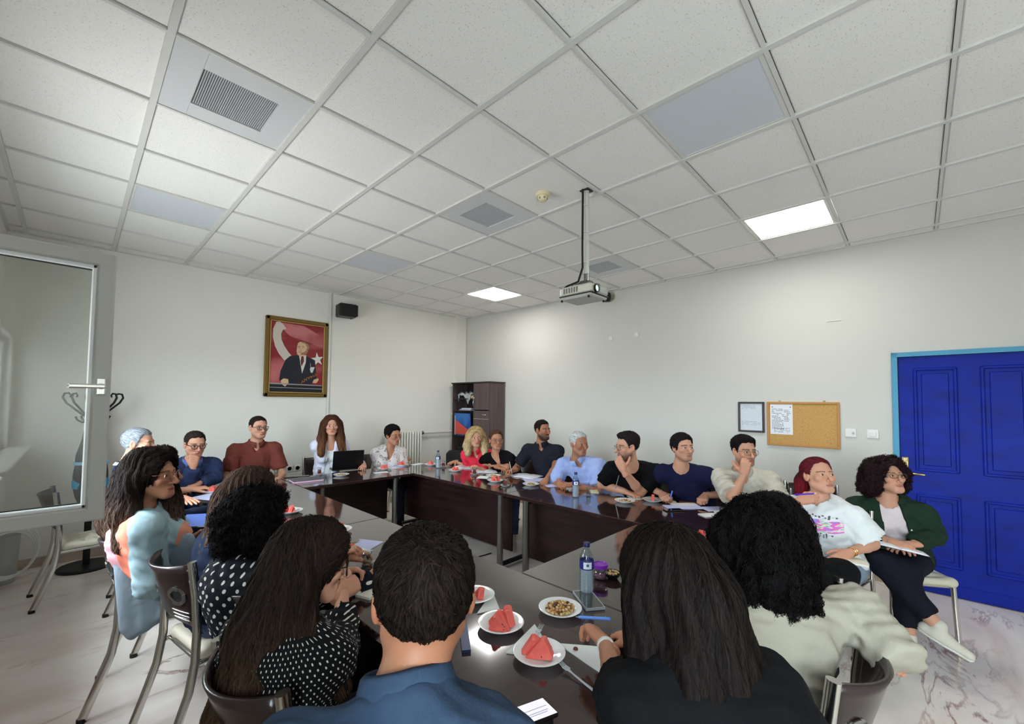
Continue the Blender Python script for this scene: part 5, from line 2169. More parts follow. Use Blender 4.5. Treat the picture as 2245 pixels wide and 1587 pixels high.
device('tablet', 'black tablet with a blue screen held by the woman in aqua and coral', 'tablet', at(441, 1142, d=2.42), (.19, .13, .008), -.5, (84, 116, 196), .35, emit=.3)

p = Person('person with dark reddish hair half hidden behind the long-haired woman', at(352, 1036, d=2.62), 0, -4, torso=0, pelvis=(.52, 3.68), sex='f', skin='mid', back=True)
p.arm(0, (.78, 3.5, .79), pose='rest').arm(1, (.78, 3.75, .79), pose='rest').leg().body()
p.shirt(F_navyw, 'dark_top', 1.9, 'crew', .014)
p.trousers(F_dark).shoes(M_shoe)
p.hair_long((58, 28, 30), [((-.04, .07, 0, .05), (-.05, .08, -.2, .05)), ((-.04, -.07, 0, .05), (-.05, -.08, -.2, .05)), ((-.08, 0, 0, .08), (-.09, 0, -.24, .06))], .018, n=900)
chair(.63, 3.74, 0, 'chair under the person with dark reddish hair')

p = Person('woman with straight brown hair in a navy top, back towards the camera', at(556, 1080, d=2.2), -6, -8, torso=12, pelvis=(.54, 2.56), sex='f', skin='fair', back=True, hs=1.04)
p.arm(0, (.95, 2.15, .80), pole=(-.3, -.5, -1), pose='rest').arm(1, (.95, 2.5, .80), pose='rest').leg().body()
p.shirt(F_navyw, 'navy_top', 1.9, 'crew', .016, .008)
p.trousers(F_jeansd).shoes(M_sneak, M_soleW)
p.hair_long((62, 46, 38), [((-.03, .08, .0, .045), (-.06, .10, -.2, .045)), ((-.03, -.08, .0, .045), (-.04, -.08, -.2, .04)), ((-.09, 0, -.02, .085), (-.13, .02, -.24, .08)),
                           ((-.13, .02, -.24, .08), (-.15, .05, -.38, .05))], .017, n=2600, steps=26, part=.01, tipcol=(96, 76, 60), tip_z=(1.1, .85))
chair(.58, 2.58, 9.5, 'chair with ring ornament behind the woman in navy')

p = Person('woman with big dark curls in a black blouse with large white dots', at(570, 1134, d=1.84), 4, -8, torso=8, pelvis=(.60, 2.02), sex='f', skin='mid', back=True, build=1.05)
p.arm(0, (1.0, 1.84, .80), pole=(-.3, -.5, -1), pose='rest').arm(1, (1.0, 2.14, .80), pose='rest').leg().body()
p.shirt(dots('large_dots', (16, 18, 28), (214, 212, 206), .036, .0068, .21), 'dotted_blouse', 1.9, 'crew', .02, .010, seed=7)
p.trousers(F_dark).shoes(M_shoe)
p.hair_long((22, 17, 17), [((-.02, .085, .02, .066), (-.04, .10, -.06, .062)), ((-.02, -.085, .02, .066), (-.03, -.10, -.06, .056)), ((-.09, 0, .0, .085), (-.10, 0, -.08, .07)), ((-.02, 0, .045, .09), (.04, 0, .07, .055))],
            .020, frz=.013, groove=.0, n=5200, steps=10, step=.012, wave=.010, wfreq=95, curl=.010, width=.0028, var=.45)
chair(.74, 2.0, 0, 'chair behind the woman with large white dots')

p = Person('woman with long brown hair and glasses in a black blouse with tiny dots', at(690, 1232, d=1.36), -15, -12, torso=24, pelvis=(.47, 1.37), sex='f', skin='fair', hs=1.04, build=1.15, nose=1.1, jaw=1.04, brow=(60, 44, 36))
p.arm(0, at(752, 1300, Z=.83), pole=(-.2, -.5, -1), hdir=at(800, 1262, Z=.83) - at(752, 1300, Z=.81), dorsal=(.0, -.9, .6), pose='grip')
p.arm(1, at(742, 1254, Z=.83), pole=(-.2, .6, -1), hdir=(.75, -.6, .1), dorsal=(.2, .3, 1), pose='curl').leg().body()
p.shirt(dots('tiny_dots', (14, 13, 15), (206, 204, 198), .0165, .0027, .24), 'dotted_blouse', 1.55, 'crew', .022, .009, cuff=.03, seed=3)
p.trousers(F_dark).shoes(M_shoe)
p.hair_long((36, 27, 22), [((-.055, .078, .0, .045), (-.045, .10, -.16, .05)), ((-.045, .10, -.16, .05), (-.01, .12, -.30, .045)), ((.0, .10, -.2, .05), (.06, .16, -.31, .028)),
                           ((-.07, .03, .0, .085), (-.12, .05, -.16, .10)), ((-.12, .05, -.16, .10), (-.17, .07, -.36, .09)), ((-.17, .07, -.36, .09), (-.19, .08, -.52, .055)),
                           ((-.10, -.04, -.05, .07), (-.17, -.03, -.36, .07)), ((-.15, .12, -.25, .06), (-.15, .14, -.48, .05)), ((-.04, -.075, .0, .045), (-.06, -.09, -.25, .045))],
            .020, n=9000, steps=40, step=.0155, wave=.005, wfreq=20, curl=.002, width=.0024, tipcol=(74, 55, 40), tip_z=(1.0, .72), part=.012, open_c=(0, .102, -.034))
p.glasses(mat('glasses_tortoise', (34, 24, 22), .25), .052, .046, .0026, 2.3)
chair(.58, 1.38, 8, 'chair with ring ornament behind the woman with tiny dots')

p = Person('man in a slate blue shirt seen from behind, short dark brown hair', at(930, 1306, d=.80), 58, -6, torso=66, pelvis=(.40, .42), skin='tan', hs=1.09, nb=.045, nbo=(-.022, .022, 0), build=1.12, back=True, sh_w=.192)
p.SH[0] = p.NB - p.SU * .09 + p.tr * .06 + p.SF * .05
p.arm(0, (.63, 1.0, .655), elbow=(.60, .80, .80), pose='rest').arm(1, (.45, .95, .64), elbow=(.24, .68, .78), pose='rest').leg().body()
p.shirt(F_denim_s, 'slate_shirt', .8, 'crew', .018, .008, collar=F_denim_s, seed=2, h=.009)
p.trousers(F_dark).shoes(M_shoe)
p.hair_short((26, 19, 16), .012, .007, .078, burn=-.04, nape=-.112, n=9000, length=6, messy=.004, h=.0042, fade=(32, 25, 21), sweep=(0, .5, -.6))
chair(.38, .38, 66, 'chair under the man in slate blue')

# ------------------------------------------------------------------ back row
p = Person('man in a blue suit jacket and glasses, fist before his mouth', at(428, 974, Y=4.98), -82, -8, torso=-86, pelvis=(.80, 5.24), skin='fair', hs=1.02, beard=.18, brow=(50, 40, 34))
p.arm(0, at(424, 1022, Y=4.83), elbow=at(410, 1068, Y=4.93), hdir=(.05, .05, 1), dorsal=(0, -1, 0.1), pose='fist')
p.arm(1, at(436, 1060, Y=4.88), elbow=at(470, 1046, Y=5.02), pose='rest').leg().body()
p.shirt(F_sky, 'blue_shirt', .9, 'polo', .010, collar=F_sky)
p.shirt(F_suit, 'suit_jacket', 1.93, 'crew', .024, .008, open_front=.55, seed=5)
p.trousers(F_suit).shoes(M_shoe)
p.hair_short((46, 38, 33), .012, .005, .078, burn=-.02, nape=-.06, n=700, fade=(112, 104, 98))
p.glasses()
chair(.80, 5.30, -90, 'chair under the man in the blue suit jacket')

p = Person('heavy-set man in a brown polo shirt and glasses before the back wall', at(567, 937, Y=5.2), -80, 0, torso=-96, pelvis=(1.40, 5.38), skin='fair', hs=1.03, build=1.1, beard=.22, brow=(44, 32, 28), jaw=1.06)
p.arm(0, (1.28, 5.06, .66), pole=(-.7, .2, -1), pose='rest').arm(1, (1.50, 5.05, .66), pole=(.7, .2, -1), pose='rest').leg().body()
p.shirt(F_brown, 'brown_polo_shirt', .78, 'polo', .014, .007, collar=F_brown, seed=3)
p.trousers(F_dark).shoes(M_shoe)
p.hair_short((40, 32, 28), .009, .004, .080, burn=-.015, nape=-.055, n=700, fade=(74, 62, 54))
p.glasses()
chair(1.40, 5.44, -92, 'chair under the man in the brown polo')

p = Person('woman with long wavy brown hair in a white jacket at the laptop', at(727, 933, Y=5.25), -108, 0, torso=-104, pelvis=(2.24, 5.42), sex='f', skin='fair', hs=1.04, brow=(60, 40, 30), lips=(190, 80, 84))
p.arm(0, at(742, 1006, Z=.83), pole=(-.8, .2, -1), hdir=(.9, -.5, 0), pose='rest').arm(1, (2.55, 5.02, .80), pole=(.7, .4, -1), hdir=(-.5, -.9, 0), pose='rest').leg().body()
p.shirt(F_white, 'white_top', .6, 'scoop', .009)
p.shirt(F_whitej, 'white_jacket', 1.8, 'crew', .021, .007, open_front=.72, seed=2)
p.trousers(F_dark).shoes(M_shoe)
p.hair_long((88, 56, 42), [((0, .075, .02, .045), (-.01, .10, -.15, .045)), ((-.01, .10, -.15, .045), (.05, .11, -.32, .035)), ((0, -.075, .02, .045), (-.01, -.10, -.15, .045)),
                           ((-.01, -.10, -.15, .045), (.05, -.13, -.32, .035)), ((-.08, 0, 0, .08), (-.10, 0, -.2, .08))], .017, n=2400, wave=.007, wfreq=38, curl=.004, tipcol=(136, 92, 62), tip_z=(1.2, .95), part=0, open_r=(.07, .08, .110))
chair(2.24, 5.48, -100, 'chair under the woman in the white jacket')

p = Person('woman with short black hair and glasses in a patterned cream blouse', at(862, 954, Y=5.02), -78, -4, torso=-108, pelvis=(2.93, 5.24), sex='f', skin='mid', hs=1.08, build=1.15, brow=(30, 24, 24), jaw=1.06)
p.arm(0, at(868, 1010, Z=.80), pole=(-.8, .2, -1), hdir=(.8, -.3, .1), pose='curl').arm(1, at(894, 1007, Z=.80), pole=(.8, .2, -1), hdir=(-.7, -.4, .1), pose='curl').leg(spread=.13).body()
p.shirt(swirl('swirl_blouse', (212, 204, 202), (140, 128, 130), 7, 6), 'patterned_blouse', 1.15, 'v', .022, .008, cuff=.03)
p.trousers(F_dark).shoes(M_shoe)
p.hair_short((24, 20, 22), .022, .012, .072, temple=.02, burn=-.045, nape=-.075, n=1500, length=8, messy=.007)
p.glasses(mat('red_glasses', (120, 40, 46), .3), .046, .032, .0015)
chair(2.95, 5.32, -104, 'chair under the woman in the patterned blouse')

# ------------------------------------------------------------------ right row
p = Person('blonde woman in a red short-sleeved shirt', at(1043, 959, X=3.62), 240, 0, torso=218, pelvis=(3.92, 4.16), sex='f', skin='fair', hs=1.06, brow=(120, 92, 66), lips=(196, 84, 88))
p.arm(0, at(997, 1012, Z=.79), pole=(.3, .8, -.6), hdir=(-.8, -.2, -.05), pose='flat').arm(1, (3.50, 3.90, .79), pole=(.3, -.5, -1), pose='rest').leg().body()
p.shirt(F_red, 'red_shirt', .5, 'polo', .018, .009, collar=F_red, cuff=.02)
p.trousers(F_dark).shoes(M_shoe)
p.hair_long((196, 166, 118), [((0, .075, .02, .045), (0, .10, -.10, .045)), ((0, .10, -.1, .045), (.03, .10, -.19, .03)), ((0, -.075, .02, .045), (0, -.105, -.10, .045)), ((0, -.105, -.10, .045), (.03, -.11, -.19, .03)),
                              ((-.08, 0, 0, .08), (-.09, 0, -.16, .07))], .02, n=2600, wave=.009, wfreq=45, curl=.005, tipcol=(224, 200, 156), tip_z=(1.2, 1.0), part=.015)
chair(3.98, 4.14, 208, 'chair under the blonde woman in red')

p = Person('woman in glasses and a black printed V-neck tee, arms crossed on the table', at(1088, 965, X=3.70), 240, 2, torso=206, pelvis=(3.94, 3.70), sex='f', skin='mid', hs=1.04, brow=(70, 46, 36))
p.arm(0, at(1094, 1025, Z=.80), elbow=at(1050, 1012, Z=.82), hdir=(-.1, -1, 0), pose='rest').arm(1, at(1090, 1020, Z=.815), elbow=at(1112, 1026, Z=.80), hdir=(-.2, .9, 0), pose='rest').leg().body()
p.shirt(F_black, 'black_tee', .72, 'v', .014, .006)
m_, nt_, b_ = node_mat('cream_print')
b_.inputs['Base Color'].default_value = (*lin((206, 198, 180)), 1)
o = p.decal(m_, -.085, .085, -.40, -.235, 'chest_print')
p.trousers(F_jeansd).shoes(M_sneak, M_soleW)
p.hair_short((84, 56, 42), .011, .008, .088, temple=.044, burn=.0, nape=-.06, n=1500, length=10, messy=.002, sweep=(0, -1, -.1), recede=.008)
p.hair_long((84, 56, 42), [((-.10, 0, .0, .045), (-.12, 0, -.05, .04))], None, n=500, steps=8, step=.012, opening=False, groove=.003, name='hair_bun')
p.glasses(mat('clear_frame', (120, 96, 86), .3), .048, .038, .0016, 2.1)
chair(4.04, 3.66, 200, 'chair under the woman in the black V-neck tee')

p = Person('bearded man in a black polo shirt writing in an open notebook', at(1190, 943, X=3.85), 262, 2, torso=208, pelvis=(4.0, 3.12), skin='tan', hs=1.0, beard=.85, brow=(30, 24, 22))
p.arm(0, at(1124, 1032, Z=.81), pole=(.4, .8, -.7), hdir=(-.8, .15, -.15), dorsal=(.1, .7, .7), pose='grip').arm(1, (3.5, 2.84, .80), pole=(.3, -.6, -1), pose='rest').leg().body()
p.shirt(F_blackp, 'black_polo_shirt', .72, 'polo', .014, .006, collar=F_blackp)
p.trousers(F_jeansd).shoes(M_shoe)
p.hair_short((34, 28, 26), .012, .005, .076, burn=-.04, nape=-.06, n=800)
chair(4.10, 3.10, 202, 'chair under the bearded man in the black polo')

p = Person('white-haired older man in a light blue shirt, hands together over a paper', at(1270, 973, X=3.64), 250, -3, torso=212, pelvis=(3.98, 2.36), skin='tan', hs=1.04, beard=.12, brow=(150, 144, 138), nose=1.15)
p.arm(0, at(1226, 1056, Z=.80), pole=(.4, .8, -.7), hdir=(-.6, -.6, -.1), dorsal=(.1, .5, .8), pose='curl').arm(1, at(1258, 1062, Z=.80), pole=(.5, -.7, -.7), hdir=(-.6, .7, -.05), dorsal=(.1, -.4, .8), pose='curl').leg().body()
p.shirt(F_light, 'light_blue_shirt', .8, 'polo', .018, .008, collar=F_light, cuff=.02)
p.trousers(F_dark).shoes(M_shoe)
p.hair_short((188, 188, 186), .012, .007, .082, temple=.038, burn=-.03, nape=-.065, n=1300, fade=(206, 206, 204))
chair(4.12, 2.38, 204, 'chair under the white-haired man in light blue')

p = Person('big man in a black tee and glasses, chin on his hand, looking left', at(1374, 979, X=3.50), 148, -4, torso=200, pelvis=(3.98, 1.92), skin='fair', hs=1.06, build=1.22, beard=.7, brow=(36, 28, 26), jaw=1.05)
p.arm(1, at(1366, 1030, X=3.38), elbow=at(1404, 1078, Z=.80), hdir=at(1352, 1000, X=3.36) - at(1366, 1030, X=3.38), dorsal=(-.8, -.5, .1), pose='chin')
p.arm(0, at(1374, 1079, Z=.79), elbow=at(1320, 1062, Z=.82), pose='rest').leg().body()
p.shirt(F_black, 'black_tee', .75, 'crew', .014, .006)
p.trousers(F_jeansd).shoes(M_shoe)
p.hair_short((36, 30, 30), .022, .004, .078, burn=-.03, nape=-.05, n=1000, quiff=.008)
p.glasses(mat('thin_metal', (120, 110, 100), .3, .9), .048, .036, .0013)
chair(4.16, 1.86, 196, 'chair under the big man in the black tee')

p = Person('man with longer dark hair in a navy tee holding a blue pen', at(1497, 981, X=3.66), 236, 4, torso=206, pelvis=(3.98, 1.40), skin='fair', hs=1.0, beard=.22, jaw=1.06, brow=(30, 26, 26))
p.arm(0, at(1450, 1082, Z=.81), pole=(.4, .9, -.6), hdir=(-.6, -.55, -.1), dorsal=(-.2, .4, .8), pose='grip').arm(1, at(1546, 1086, Z=.82), pole=(.6, -.6, -.6), hdir=(-.85, -.1, -.25), dorsal=(-.3, -.1, 1), pose='fist').leg().body()
p.shirt(F_navyt, 'navy_tee', .66, 'crew', .014, .006)
p.trousers(F_jeansd).shoes(M_shoe)
p.hair_short((30, 25, 26), .018, .012, .072, temple=.02, burn=-.06, nape=-.085, n=1300, length=9)
chair(4.05, 1.36, 200, 'chair under the man in the navy tee')

p = Person('young man in a beige shirt and glasses, hand before his mouth', at(1632, 989, X=3.82), 228, 0, torso=206, pelvis=(4.05, .93), skin='fair', hs=1.02, beard=.35, brow=(30, 24, 22))
p.arm(0, at(1632, 1040, X=3.68), elbow=at(1606, 1088, X=3.62), hdir=(-.02, -.12, 1), dorsal=(-1, -.1, .2), pose='chin').arm(1, (3.55, .72, .78), pole=(.5, -.6, -1), pose='rest').leg().body()
p.shirt(F_beige, 'beige_shirt', .95, 'polo', .02, .010, collar=F_beige, cuff=.02)
p.trousers(F_dark).shoes(M_shoe)
p.hair_short((26, 22, 23), .022, .006, .076, burn=-.03, nape=-.06, n=1000, quiff=.004)
p.glasses(mat('thin_metal2', (110, 100, 90), .3, .9), .050, .038, .0013)
chair(4.12, .92, 202, 'chair under the young man in beige')

# ------------------------------------------------------------------ near row
p = Person('woman with red tied-back hair in a white printed tee holding a purple pen', at(1795, 1043, X=3.5), 224, 14, torso=166, pelvis=(3.60, .45), sex='f', skin='fair', hs=1.02, build=1.12, brow=(70, 40, 36), sh_w=.178)
p.arm(0, at(1752, 1098, X=3.28), pole=(-.2, .9, -.7), hdir=(.0, -.75, .35), dorsal=(-.9, .1, .45), pose='grip').arm(1, at(1862, 1212, X=3.34), elbow=at(1912, 1192, X=3.52), hdir=(-.75, .5, -.35), dorsal=(-.2, -.6, .6), pose='rest').leg(spread=.12).body()
p.shirt(F_white, 'white_tee', .80, 'crew', .026, .008, cuff=.035, seed=2, hemz=.0)
m_, nt_, b_ = node_mat('colour_print')
uvn = nt_.nodes.new('ShaderNodeTexCoord')
no_ = nt_.nodes.new('ShaderNodeTexNoise')
no_.inputs['Scale'].default_value = 4
no_.inputs['Detail'].default_value = 2
nt_.links.new(uvn.outputs['UV'], no_.inputs['Vector'])
cr_ = nt_.nodes.new('ShaderNodeValToRGB')
e_ = cr_.color_ramp.elements
e_[0].position, e_[0].color = .3, (*lin((126, 150, 226)), 1)
e_[1].position, e_[1].color = .7, (*lin((240, 150, 90)), 1)
for q_, c_ in ((.40, (190, 120, 210)), (.47, (236, 110, 170)), (.54, (224, 226, 224)), (.6, (90, 190, 160))):
    k_ = e_.new(q_)
    k_.color = (*lin(c_), 1)
nt_.links.new(no_.outputs['Fac'], cr_.inputs[0])
nt_.links.new(cr_.outputs[0], b_.inputs['Base Color'])
o = p.decal(m_, -.155, .09, -.135, -.072, 'colour_print')
M_pink = mat('print_ink_grey', (96, 92, 100), .8)
for v0, u0, u1 in ((-.058, -.125, .075), (-.156, -.11, .06), (-.173, -.075, .02)):
    n_ = 11 if v0 > -.2 else 4
    for k in range(n_):
        ua = u0 + (u1 - u0) * k / n_
        p.decal(M_pink, ua, ua + (u1 - u0) / n_ * .62, v0 + .006 * math.sin(k * 2.1), v0 + .010 + .006 * math.sin(k * 3.7), 'letter_stroke', 3, 3)
p.trousers(F_jeans, .028).shoes(M_sneak, M_soleW)
p.hair_short((92, 30, 38), .013, .011, .090, temple=.048, burn=.0, nape=-.07, n=2600, length=10, messy=.002, sweep=(0, -1, -.12), recede=.006)
p.hair_long((86, 28, 36), [((-.10, .0, .02, .040), (-.14, .01, -.06, .04)), ((-.14, .01, -.06, .04), (-.15, .03, -.22, .026))], None, n=1500, steps=16, step=.013, opening=False, groove=.003, tipcol=(136, 30, 42), tip_z=(1.12, .95), name='ponytail')
bl = MB()
W_ = Vector(p.arms[1][2] - p.org)
d_ = Vector(unit(p.arms[1][2] - p.arms[1][1]))
q_ = Vector((0, 0, 1)).rotation_difference(d_).to_matrix()
for off in (-.02, -.035): bl.lathe([(.027, -.0018), (.029, 0), (.027, .0018)], W_ + d_ * off, 18, q_)
bl.build('bracelet', mat('gold', (214, 170, 90), .25, 1.0), p.root)
chair(3.68, .47, 172, 'chair under the woman in the white printed tee')

p = Person('woman with curly dark hair and glasses in a green jacket, legs crossed', at(1946, 1045, X=3.95), 222, 14, torso=192, pelvis=(4.08, .12), sex='f', skin='fair', hs=1.0, brow=(34, 24, 24), sh_w=.172)
p.arm(0, at(1952, 1186, X=3.78), pole=(.2, .9, -.7), hdir=(-.5, -.75, -.1), dorsal=(-.4, .2, .9), pose='rest').arm(1, at(1998, 1194, X=3.80), elbow=at(2046, 1172, X=4.02), hdir=(-.4, .75, -.15), dorsal=(-.4, -.2, .9), pose='rest')
p.leg(knees=[at(1938, 1236, X=3.66), at(1985, 1252, X=3.70)], ankles=[at(2058, 1376, X=3.62), at(1992, 1398, X=3.66)]).body()
p.shirt(F_pinkw, 'pale_pink_tee', .6, 'crew', .010, .005)
p.shirt(F_green, 'green_jacket', 1.86, 'crew', .026, .009, open_front=.85, seed=4)
p.trousers(F_dark, .016, short=.18)
p.shoes(M_sneak, M_soleW, dirs=[(-.16, -.90, -.36), (-1, -.1, 0)])
bt = MB()
for k in range(4):
    c = p.NB + p.SF * (.135) - p.SU * (.12 + .055 * k) - p.tr * (.075 + .01 * k)
    for _ in range(30):
        c = c - p.SF * float(np.clip(p.sh.sample(c[None])[0] - .002, -.01, .01))
    bt.lathe([(.005, 0), (.005, .003), (0, .004)], c - p.org, 10, Vector((0, 0, 1)).rotation_difference(Vector(p.SF)).to_matrix())
bt.build('snap_button', M_porc, p.root)
p.hair_long((40, 26, 28), [((-.02, .09, .02, .065), (-.03, .10, -.07, .065)), ((-.02, -.09, .02, .06), (-.03, -.095, -.06, .055)), ((-.08, 0, .03, .085), (-.10, 0, -.07, .08)), ((0, 0, .07, .075), (.03, 0, .085, .055))],
            .024, frz=.011, groove=0, n=3800, steps=11, step=.011, wave=.008, wfreq=100, curl=.008, var=.45)
p.glasses(mat('bronze_frame', (120, 76, 60), .3, .5), .046, .030, .0016)
chair(4.14, .09, 212, 'chair under the woman in the green jacket by the door')

p = Person('person with dark wavy hair in black, hidden behind the woman in grey', at(1686, 1148, d=1.92), 70, -14, torso=62, pelvis=(2.12, .40), sex='f', skin='mid', back=True, hs=1.04)
p.arm(0, (2.56, .76, .79), elbow=at(1846, 1258, d=1.86), pose='rest').arm(1, (2.15, .80, .79), pose='rest').leg().body()
p.shirt(F_black, 'black_top', 1.9, 'crew', .02, .007)
p.trousers(F_dark).shoes(M_shoe)
p.hair_long((24, 19, 19), [((-.02, .08, .0, .05), (-.02, .11, -.16, .045)), ((-.02, -.08, .0, .05), (-.02, -.09, -.2, .05)), ((-.09, 0, 0, .085), (-.13, .02, -.24, .08))], .022, n=3200, wave=.009, wfreq=40, curl=.005, frz=.004)
chair(2.08, .48, 90, 'chair under the person in black behind the woman in grey')

p = Person('woman with bushy black hair in a pale grey sweatshirt, back to the camera', at(1655, 1184, d=1.5), 40, -10, torso=44, pelvis=(1.60, .46), sex='f', skin='mid', back=True, hs=1.06, build=1.25, sh_w=.205)
p.arm(0, at(1932, 1402, d=1.34), elbow=at(1880, 1338, d=1.43), hdir=at(2000, 1475, d=1.28) - at(1932, 1402, d=1.34), pose='fist').arm(1, (1.58, .74, .80), pole=(-.8, -.2, -.9), pose='rest').leg().body()
p.shirt(F_sweat, 'sweatshirt', 2.8, 'crew', .030, .013, cuff=.03, seed=6)
p.trousers(F_jeansd).shoes(M_sneak, M_soleW)
p.hair_long((13, 11, 11), [((-.02, .08, .02, .065), (-.04, .095, -.10, .06)), ((-.02, -.085, .02, .065), (-.02, -.10, -.10, .06)), ((-.09, 0, .0, .095), (-.12, 0, -.11, .085)), ((-.12, 0, -.11, .085), (-.14, .01, -.14, .05)),
                           ((-.12, .07, -.10, .05), (-.14, .08, -.145, .03)), ((-.11, -.07, -.10, .05), (-.13, -.08, -.145, .035)), ((0, 0, .07, .075), (.03, 0, .07, .055))],
            .022, frz=.009, groove=.002, n=7000, steps=14, step=.012, wave=.011, wfreq=60, curl=.008, var=.4, width=.0026)
chair(1.64, .38, 85, 'chair with ring ornament under the woman in the pale grey sweatshirt')

p = Person('woman with long straight dark hair in a black tee, back to the camera', at(1457, 1280, d=.98), 70, -16, torso=54, pelvis=(.96, .04), nb=.045, sex='f', skin='mid', back=True, hs=1.06, build=1.02, sh_w=.148, nbo=(-.02, .02, 0))
p.arm(1, at(1326, 1408, Z=.86), pole=(-.3, -.35, -1), hdir=at(1262, 1338, Z=.87) - at(1326, 1408, Z=.86), dorsal=(.1, -.7, .7), pose='curl').arm(0, (1.35, .70, .80), pole=(.8, -.3, -.9), pose='rest').leg().body()
p.shirt(F_black, 'black_tee', .30, 'crew', .018, .006, cuff=.025, h=.009)
p.trousers(F_dark).shoes(M_shoe)
p.hair_long((22, 17, 15), [((-.02, .08, .0, .042), (-.05, .09, -.15, .04)), ((-.02, -.08, .0, .042), (-.04, -.09, -.15, .04)), ((-.09, .0, .0, .085), (-.14, .0, -.15, .075)), ((-.12, .05, -.1, .055), (-.20, .08, -.30, .055)),
                           ((-.12, -.05, -.1, .055), (-.19, -.07, -.30, .055)), ((-.13, 0, -.12, .06), (-.20, .01, -.34, .055))], .014, groove=.003, n=9000, steps=36, step=.0145, width=.0022, var=.35, part=.01)
cuff_watch(p, 1, M_white, 'wristband')
chair(.96, -.02, 70, 'chair under the woman in the black tee nearest the camera')

# free chairs
chair(.14, 5.0, 4, 'empty chair with cream seat beside the coat stand')
chair(4.62, .70, 190, 'empty chair by the right wall behind the woman with red hair')

# ------------------------------------------------------------------ things on the tables
TZ = .7505


def on(x, y, z=TZ):
    q = at(x, y, Z=z)
    return (float(q[0]), float(q[1]), z)


def make_plate():
    t = thing('plate', 'plate', 'plate')
    MB().lathe([(0, .004), (.045, .004), (.05, .0), (.054, .0), (.058, .004), (.086, .018), (.088, .021), (.085, .022), (.056, .009), (.03, .0075), (0, .0075)], n=36).build('body', M_porc, t, 50)
    return t


plate0 = make_plate()
used = [False]


def plate(x, y, label):
    c = on(x, y)
    if not used[0]:
        used[0] = True
        plate0.location = c
        plate0['label'], plate0['group'] = label, 'white plates on the tables'
        return c
    dup(plate0, label, c, 0, 'white plates on the tables')
    return c


def melon_mat():
    m, nt, b = node_mat('watermelon', .35)
    N, L = nt.nodes.new, nt.links.new
    tc = N('ShaderNodeTexCoord')
    n = N('ShaderNodeTexNoise')
    n.inputs['Scale'].default_value = 60
    n.inputs['Detail'].default_value = 4
    L(tc.outputs['Object'], n.inputs['Vector'])
    mx = N('ShaderNodeMix')
    mx.data_type = 'RGBA'
    mx.inputs[6].default_value = (*lin((222, 74, 70)), 1)
    mx.inputs[7].default_value = (*lin((242, 132, 116)), 1)
    L(n.outputs['Fac'], mx.inputs[0])
    L(mx.outputs[2], b.inputs['Base Color'])
    b.inputs['Subsurface Weight'].default_value = .15
    b.inputs['Subsurface Radius'].default_value = (.01, .003, .003)
    bp = N('ShaderNodeBump')
    bp.inputs['Strength'].default_value = .4
    bp.inputs['Distance'].default_value = .004
    L(n.outputs['Fac'], bp.inputs['Height'])
    L(bp.outputs[0], b.inputs['Normal'])
    return m


M_melon = melon_mat()
M_seed = mat('melon_seed', (40, 20, 16), .4)


def make_slice(k):
    t = thing('watermelon_slice', 'slice', 'fruit')
    th = (.018, .024, .021)[k]
    poly = [[(-.038, 0), (.036, 0), (.040, .012), (.010, .052), (.0, .053)], [(-.034, 0), (.034, 0), (.037, .010), (.02, .048), (.012, .049)], [(-.042, 0), (.03, 0), (.034, .014), (-.012, .046), (-.02, .045)]][k]
    b = MB()
    n = len(poly)
    rr = [(.5, .92), (-.32, 1.0), (.32, 1.0), (.5, .92)]
    vs, fs = [], []
    cx_ = sum(q[0] for q in poly) / n
    cz_ = sum(q[1] for q in poly) / n
    rng_ = [(-.5, .93), (-.36, 1.0), (.36, 1.0), (.5, .93)]
    for y, s_ in rng_:
        for px_, pz in poly:
            vs.append((cx_ + (px_ - cx_) * s_, y * th, (cz_ + (pz - cz_) * s_)))
    for j in range(3):
        for i in range(n):
            i2 = (i + 1) % n
            fs.append((j * n + i, j * n + i2, (j + 1) * n + i2, (j + 1) * n + i))
    fs += [tuple(range(n))[::-1], tuple(3 * n + i for i in range(n))]
    b.add(vs, fs).build('flesh', M_melon, t)
    sd = MB()
    r = random.Random(k)
    for _ in range(6):
        px_ = r.uniform(-.018, .018)
        pz = r.uniform(.008, .028)
        for q in (-1, 1):
            if r.random() < .6: sd.lathe([(0, -.0028), (.0016, 0), (0, .0028)], (px_, q * th * .5, pz), 6)
    sd.build('seed', M_seed, t)
    return t


slices = [make_slice(k) for k in range(3)]
sl_used = [False] * 3


def melon(x, y, who, n=3, seed=0, plate_label=None, sc=1.0):
    c = plate(x, y, plate_label or 'white plate of watermelon ' + who)
    r = random.Random(seed)
    for k in range(n):
        j = (k + seed) % 3
        a_ = seed * 1.3 + k * .28
        rad = (k - (n - 1) / 2) * .026
        loc = (c[0] + rad * math.cos(a_ + 1.57) + r.uniform(-.006, .006), c[1] + rad * math.sin(a_ + 1.57) + r.uniform(-.006, .006), c[2] + .0085)
        lab = '%s watermelon slice on the plate %s' % (['first', 'second', 'third', 'fourth', 'fifth'][k], who)
        if not sl_used[j]:
            sl_used[j] = True
            o = slices[j]
            o.location, o['label'], o['group'] = loc, lab, 'watermelon slices'
        else:
            o = dup(slices[j], lab, loc, 0, 'watermelon slices')
        o.rotation_euler = (r.uniform(-.25, .25), r.uniform(-.12, .12), a_)
        o.scale = (sc, sc, sc)
    return c


